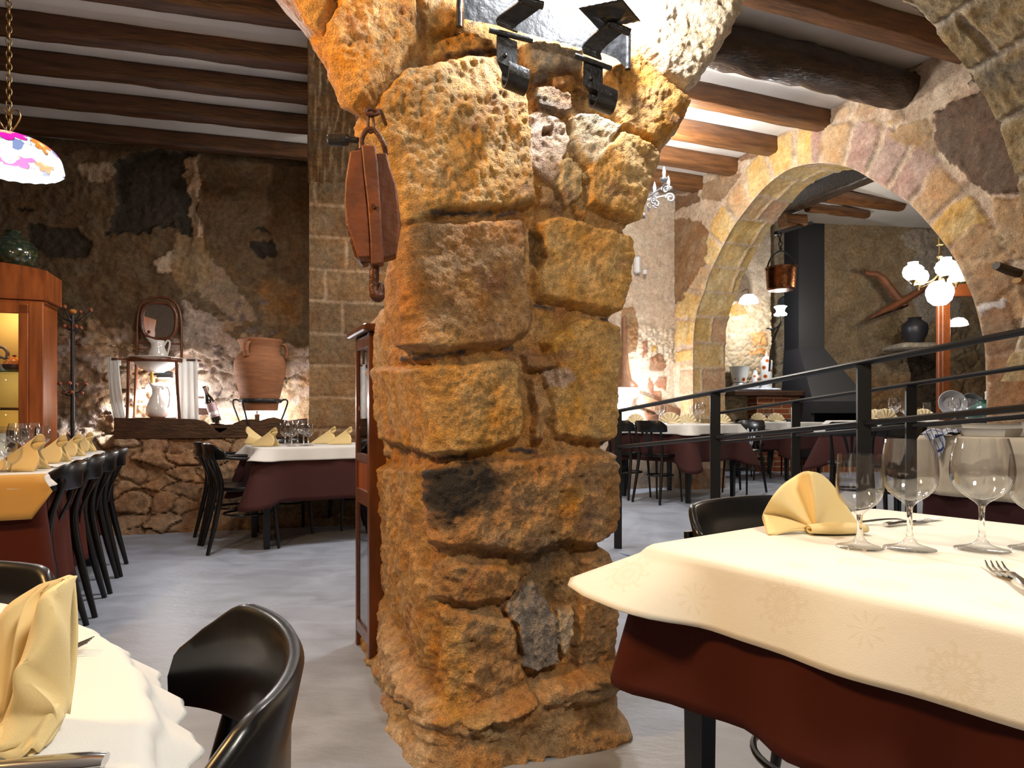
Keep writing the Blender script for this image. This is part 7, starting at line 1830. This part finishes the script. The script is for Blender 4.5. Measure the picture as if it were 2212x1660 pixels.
L(mp.outputs[0], br.inputs['Vector']); L(br.outputs[0], b.inputs['Base Color']); b.inputs['Roughness'].default_value = .9
mb = MB(); g = []
for i in range(25):
    q = i / 24; a = .06 + .16 * q; row = []
    for k in range(20):
        f_ = k / 19
        if f_ < .45: bb = .16 - .20 * f_ / .45; z = .022 + .012 * math.sin(q * 9) + .010 * math.sin(f_ * 20 + q * 4)
        else: bb = -.045 - .012 * math.sin(q * 12 + 1); z = .015 - (.02 + .17 * max(0, 1 - abs(q - .55) * 2.1)) * (f_ - .45) / .55
        p = F0 + sbD * (a + .02 * math.sin(f_ * 7) - (q - .5) * .10 * max(0, f_ - .45)) + sbN * bb; row.append(Vector((p.x, p.y, ZS + z)) - F0)
    g.append(row)
mb.sheet(g); o = mb.build('kitchen_towel', m, smooth_deg=70, solid=.003); o.location = F0; tag(o, 'blue and white checked towel hanging over the edge of the service table', 'towel')
# dried flowers
vz = empty('dried_flowers', on_s(.60, .30), 0, 'dried red and brown flowers in a dark pot at the right edge of the picture', 'flowers')
MB().lathe([(0, 0), (.05, 0), (.075, .05), (.08, .11), (.06, .15), (.05, .155), (0, .13)], 28).build('pot', pm('brown_pot', (.12, .05, .02), .4), vz)
M_pet = [pm('petal_red', (.42, .06, .05), .6), pm('petal_orange', (.58, .16, .06), .6), pm('leaf_dry', (.07, .075, .05), .7), pm('petal_pink', (.55, .13, .12), .6)]
def flower_part(c, R_, n, mat, tilt):
    mb = MB()
    for k in range(n):
        a = 2 * PI * k / n; d = Vector((math.cos(a), math.sin(a) * .5 - .2, math.sin(a) * .8 + .15)).normalized(); s_ = d.cross(Vector((.2, 1, .1))).normalized(); g = []
        for i in range(7):
            t = i / 6; wd = R_ * .34 * math.sin(PI * (t * .85 + .12)); g.append([c + d * R_ * t + s_ * wd * j + Vector((0, -.02 * (1 - abs(j)) * math.sin(PI * t) , -.012 * t * t)) for j in (-1, -.5, 0, .5, 1)])
        mb.sheet(g)
    return mb.build('flower', mat, vz, smooth_deg=70, solid=.002)
flower_part(Vector((.02, -.02, .27)), .085, 5, M_pet[1], 0); flower_part(Vector((-.05, -.01, .33)), .07, 6, M_pet[2], 0); flower_part(Vector((.07, -.03, .24)), .075, 5, M_pet[0], 0); flower_part(Vector((-.01, -.05, .21)), .055, 5, M_pet[3], 0)
for a in (-.09, -.03, .05):
    MB().tube(bez([(0, 0, .12), (a * .6, -.04, .02 + .1), (a, -.06, .20)], 8), .003, 5).build('stalk', pm('stalk', (.35, .20, .07), .7) if 'stalk' not in MATS else MATS['stalk'], vz)
# log ends sticking out of the right hand wall
o = MB().tube([WR.pt(2152, 574, .22), WR.pt(2175, 583, .12), WR.pt(2203, 592, -.02)], [.026, .030, .030], 10).build('wall_stake', pm('dark_stake', (.06, .04, .025), .6, bump=.6, bscale=30)); tag(o, 'dark wooden stake sticking out of the wall at the right edge', 'stake')
o = MB().tube([WR.pt(2196, 606, .14), WR.pt(2225, 612, .0)], .03, 8, flat=(1, .6)).build('wall_stake', pm('light_stake', (.40, .20, .05), .6)); tag(o, 'short light wooden stub below the dark stake at the right edge', 'stake')

# ---------------------------------------------------------------- the light each lamp gives, and a few added fills
for k, bpt in enumerate(BULBS):
    light('candle_light', 'POINT', bpt + Vector((0, 0, .12)), (50, 12)[k], (.93, .96, 1.0), .03)
light('pendant_light', 'POINT', PENDANT + Vector((0, 0, -.05)), 16, (1, .93, .84), .05)
light('globe_light', 'POINT', GLOBE + Vector((0, -.16, .10)), 40, (1.0, .93, .84), .10)
sl_p = ledge_pt(352, .31, 1.27)
o = light('washstand_spot', 'SPOT', sl_p, 160, (.93, .96, 1.0), .02, spot=math.radians(125), blend=.4); aim(o, ledge_pt(340, .40, .93))
o = light('jar_uplight', 'POINT', ledge_pt(580, .21, .950), 26, (.95, .97, 1.0), .02)
o = light('bottle_uplight', 'POINT', ledge_pt(487, .26, .94), 4.5, (.95, .97, 1.0), .02)
o = light('ledge_light_right', 'POINT', BR.moved(-.28).pt(1392, 868), 26, (.95, .97, 1.0), .03)
o = light('funnel_light', 'POINT', BR.moved(-.40).pt(1410, 800), 8, (.95, .97, 1.0), .03)
o = light('far_bracket_light', 'POINT', W(1650, 680, 9.35), 55, (.95, .96, 1.0), .03)
o = light('cabinet_light', 'POINT', in_cab(cabx(20), -.06, 1.68), 2.5, (1.0, .80, .45), .003)
o = light('iron_chandelier_light', 'POINT', k0 + Vector((.15, -.25, .22)), 110, (1, .95, .88), .10)
o = light('small_pendant_light', 'POINT', W(2085, 715, 8.6), 6, (1, .88, .75), .04)

light('washstand_low_light', 'POINT', ledge_pt(368, .25, 1.12), 16, (.95, .97, 1.0), .03)

light('towel_fill', 'POINT', ledge_pt(404, .27, 1.15), 7, (.95, .97, 1.0), .03)  # added fill behind the right towel to whiten it, no lamp there

light('cabinet_low_fill', 'POINT', in_cab(cabx(15), -.07, 1.22), 1.0, (1.0, .80, .45), .003)  # added fill below the glass shelf, where the strip light is blocked
light('cabinet_base_fill', 'POINT', in_cab(cabx(15), -.07, .98), .6, (1.0, .80, .45), .003)  # second added fill, brightens the lowest visible part of the cabinet
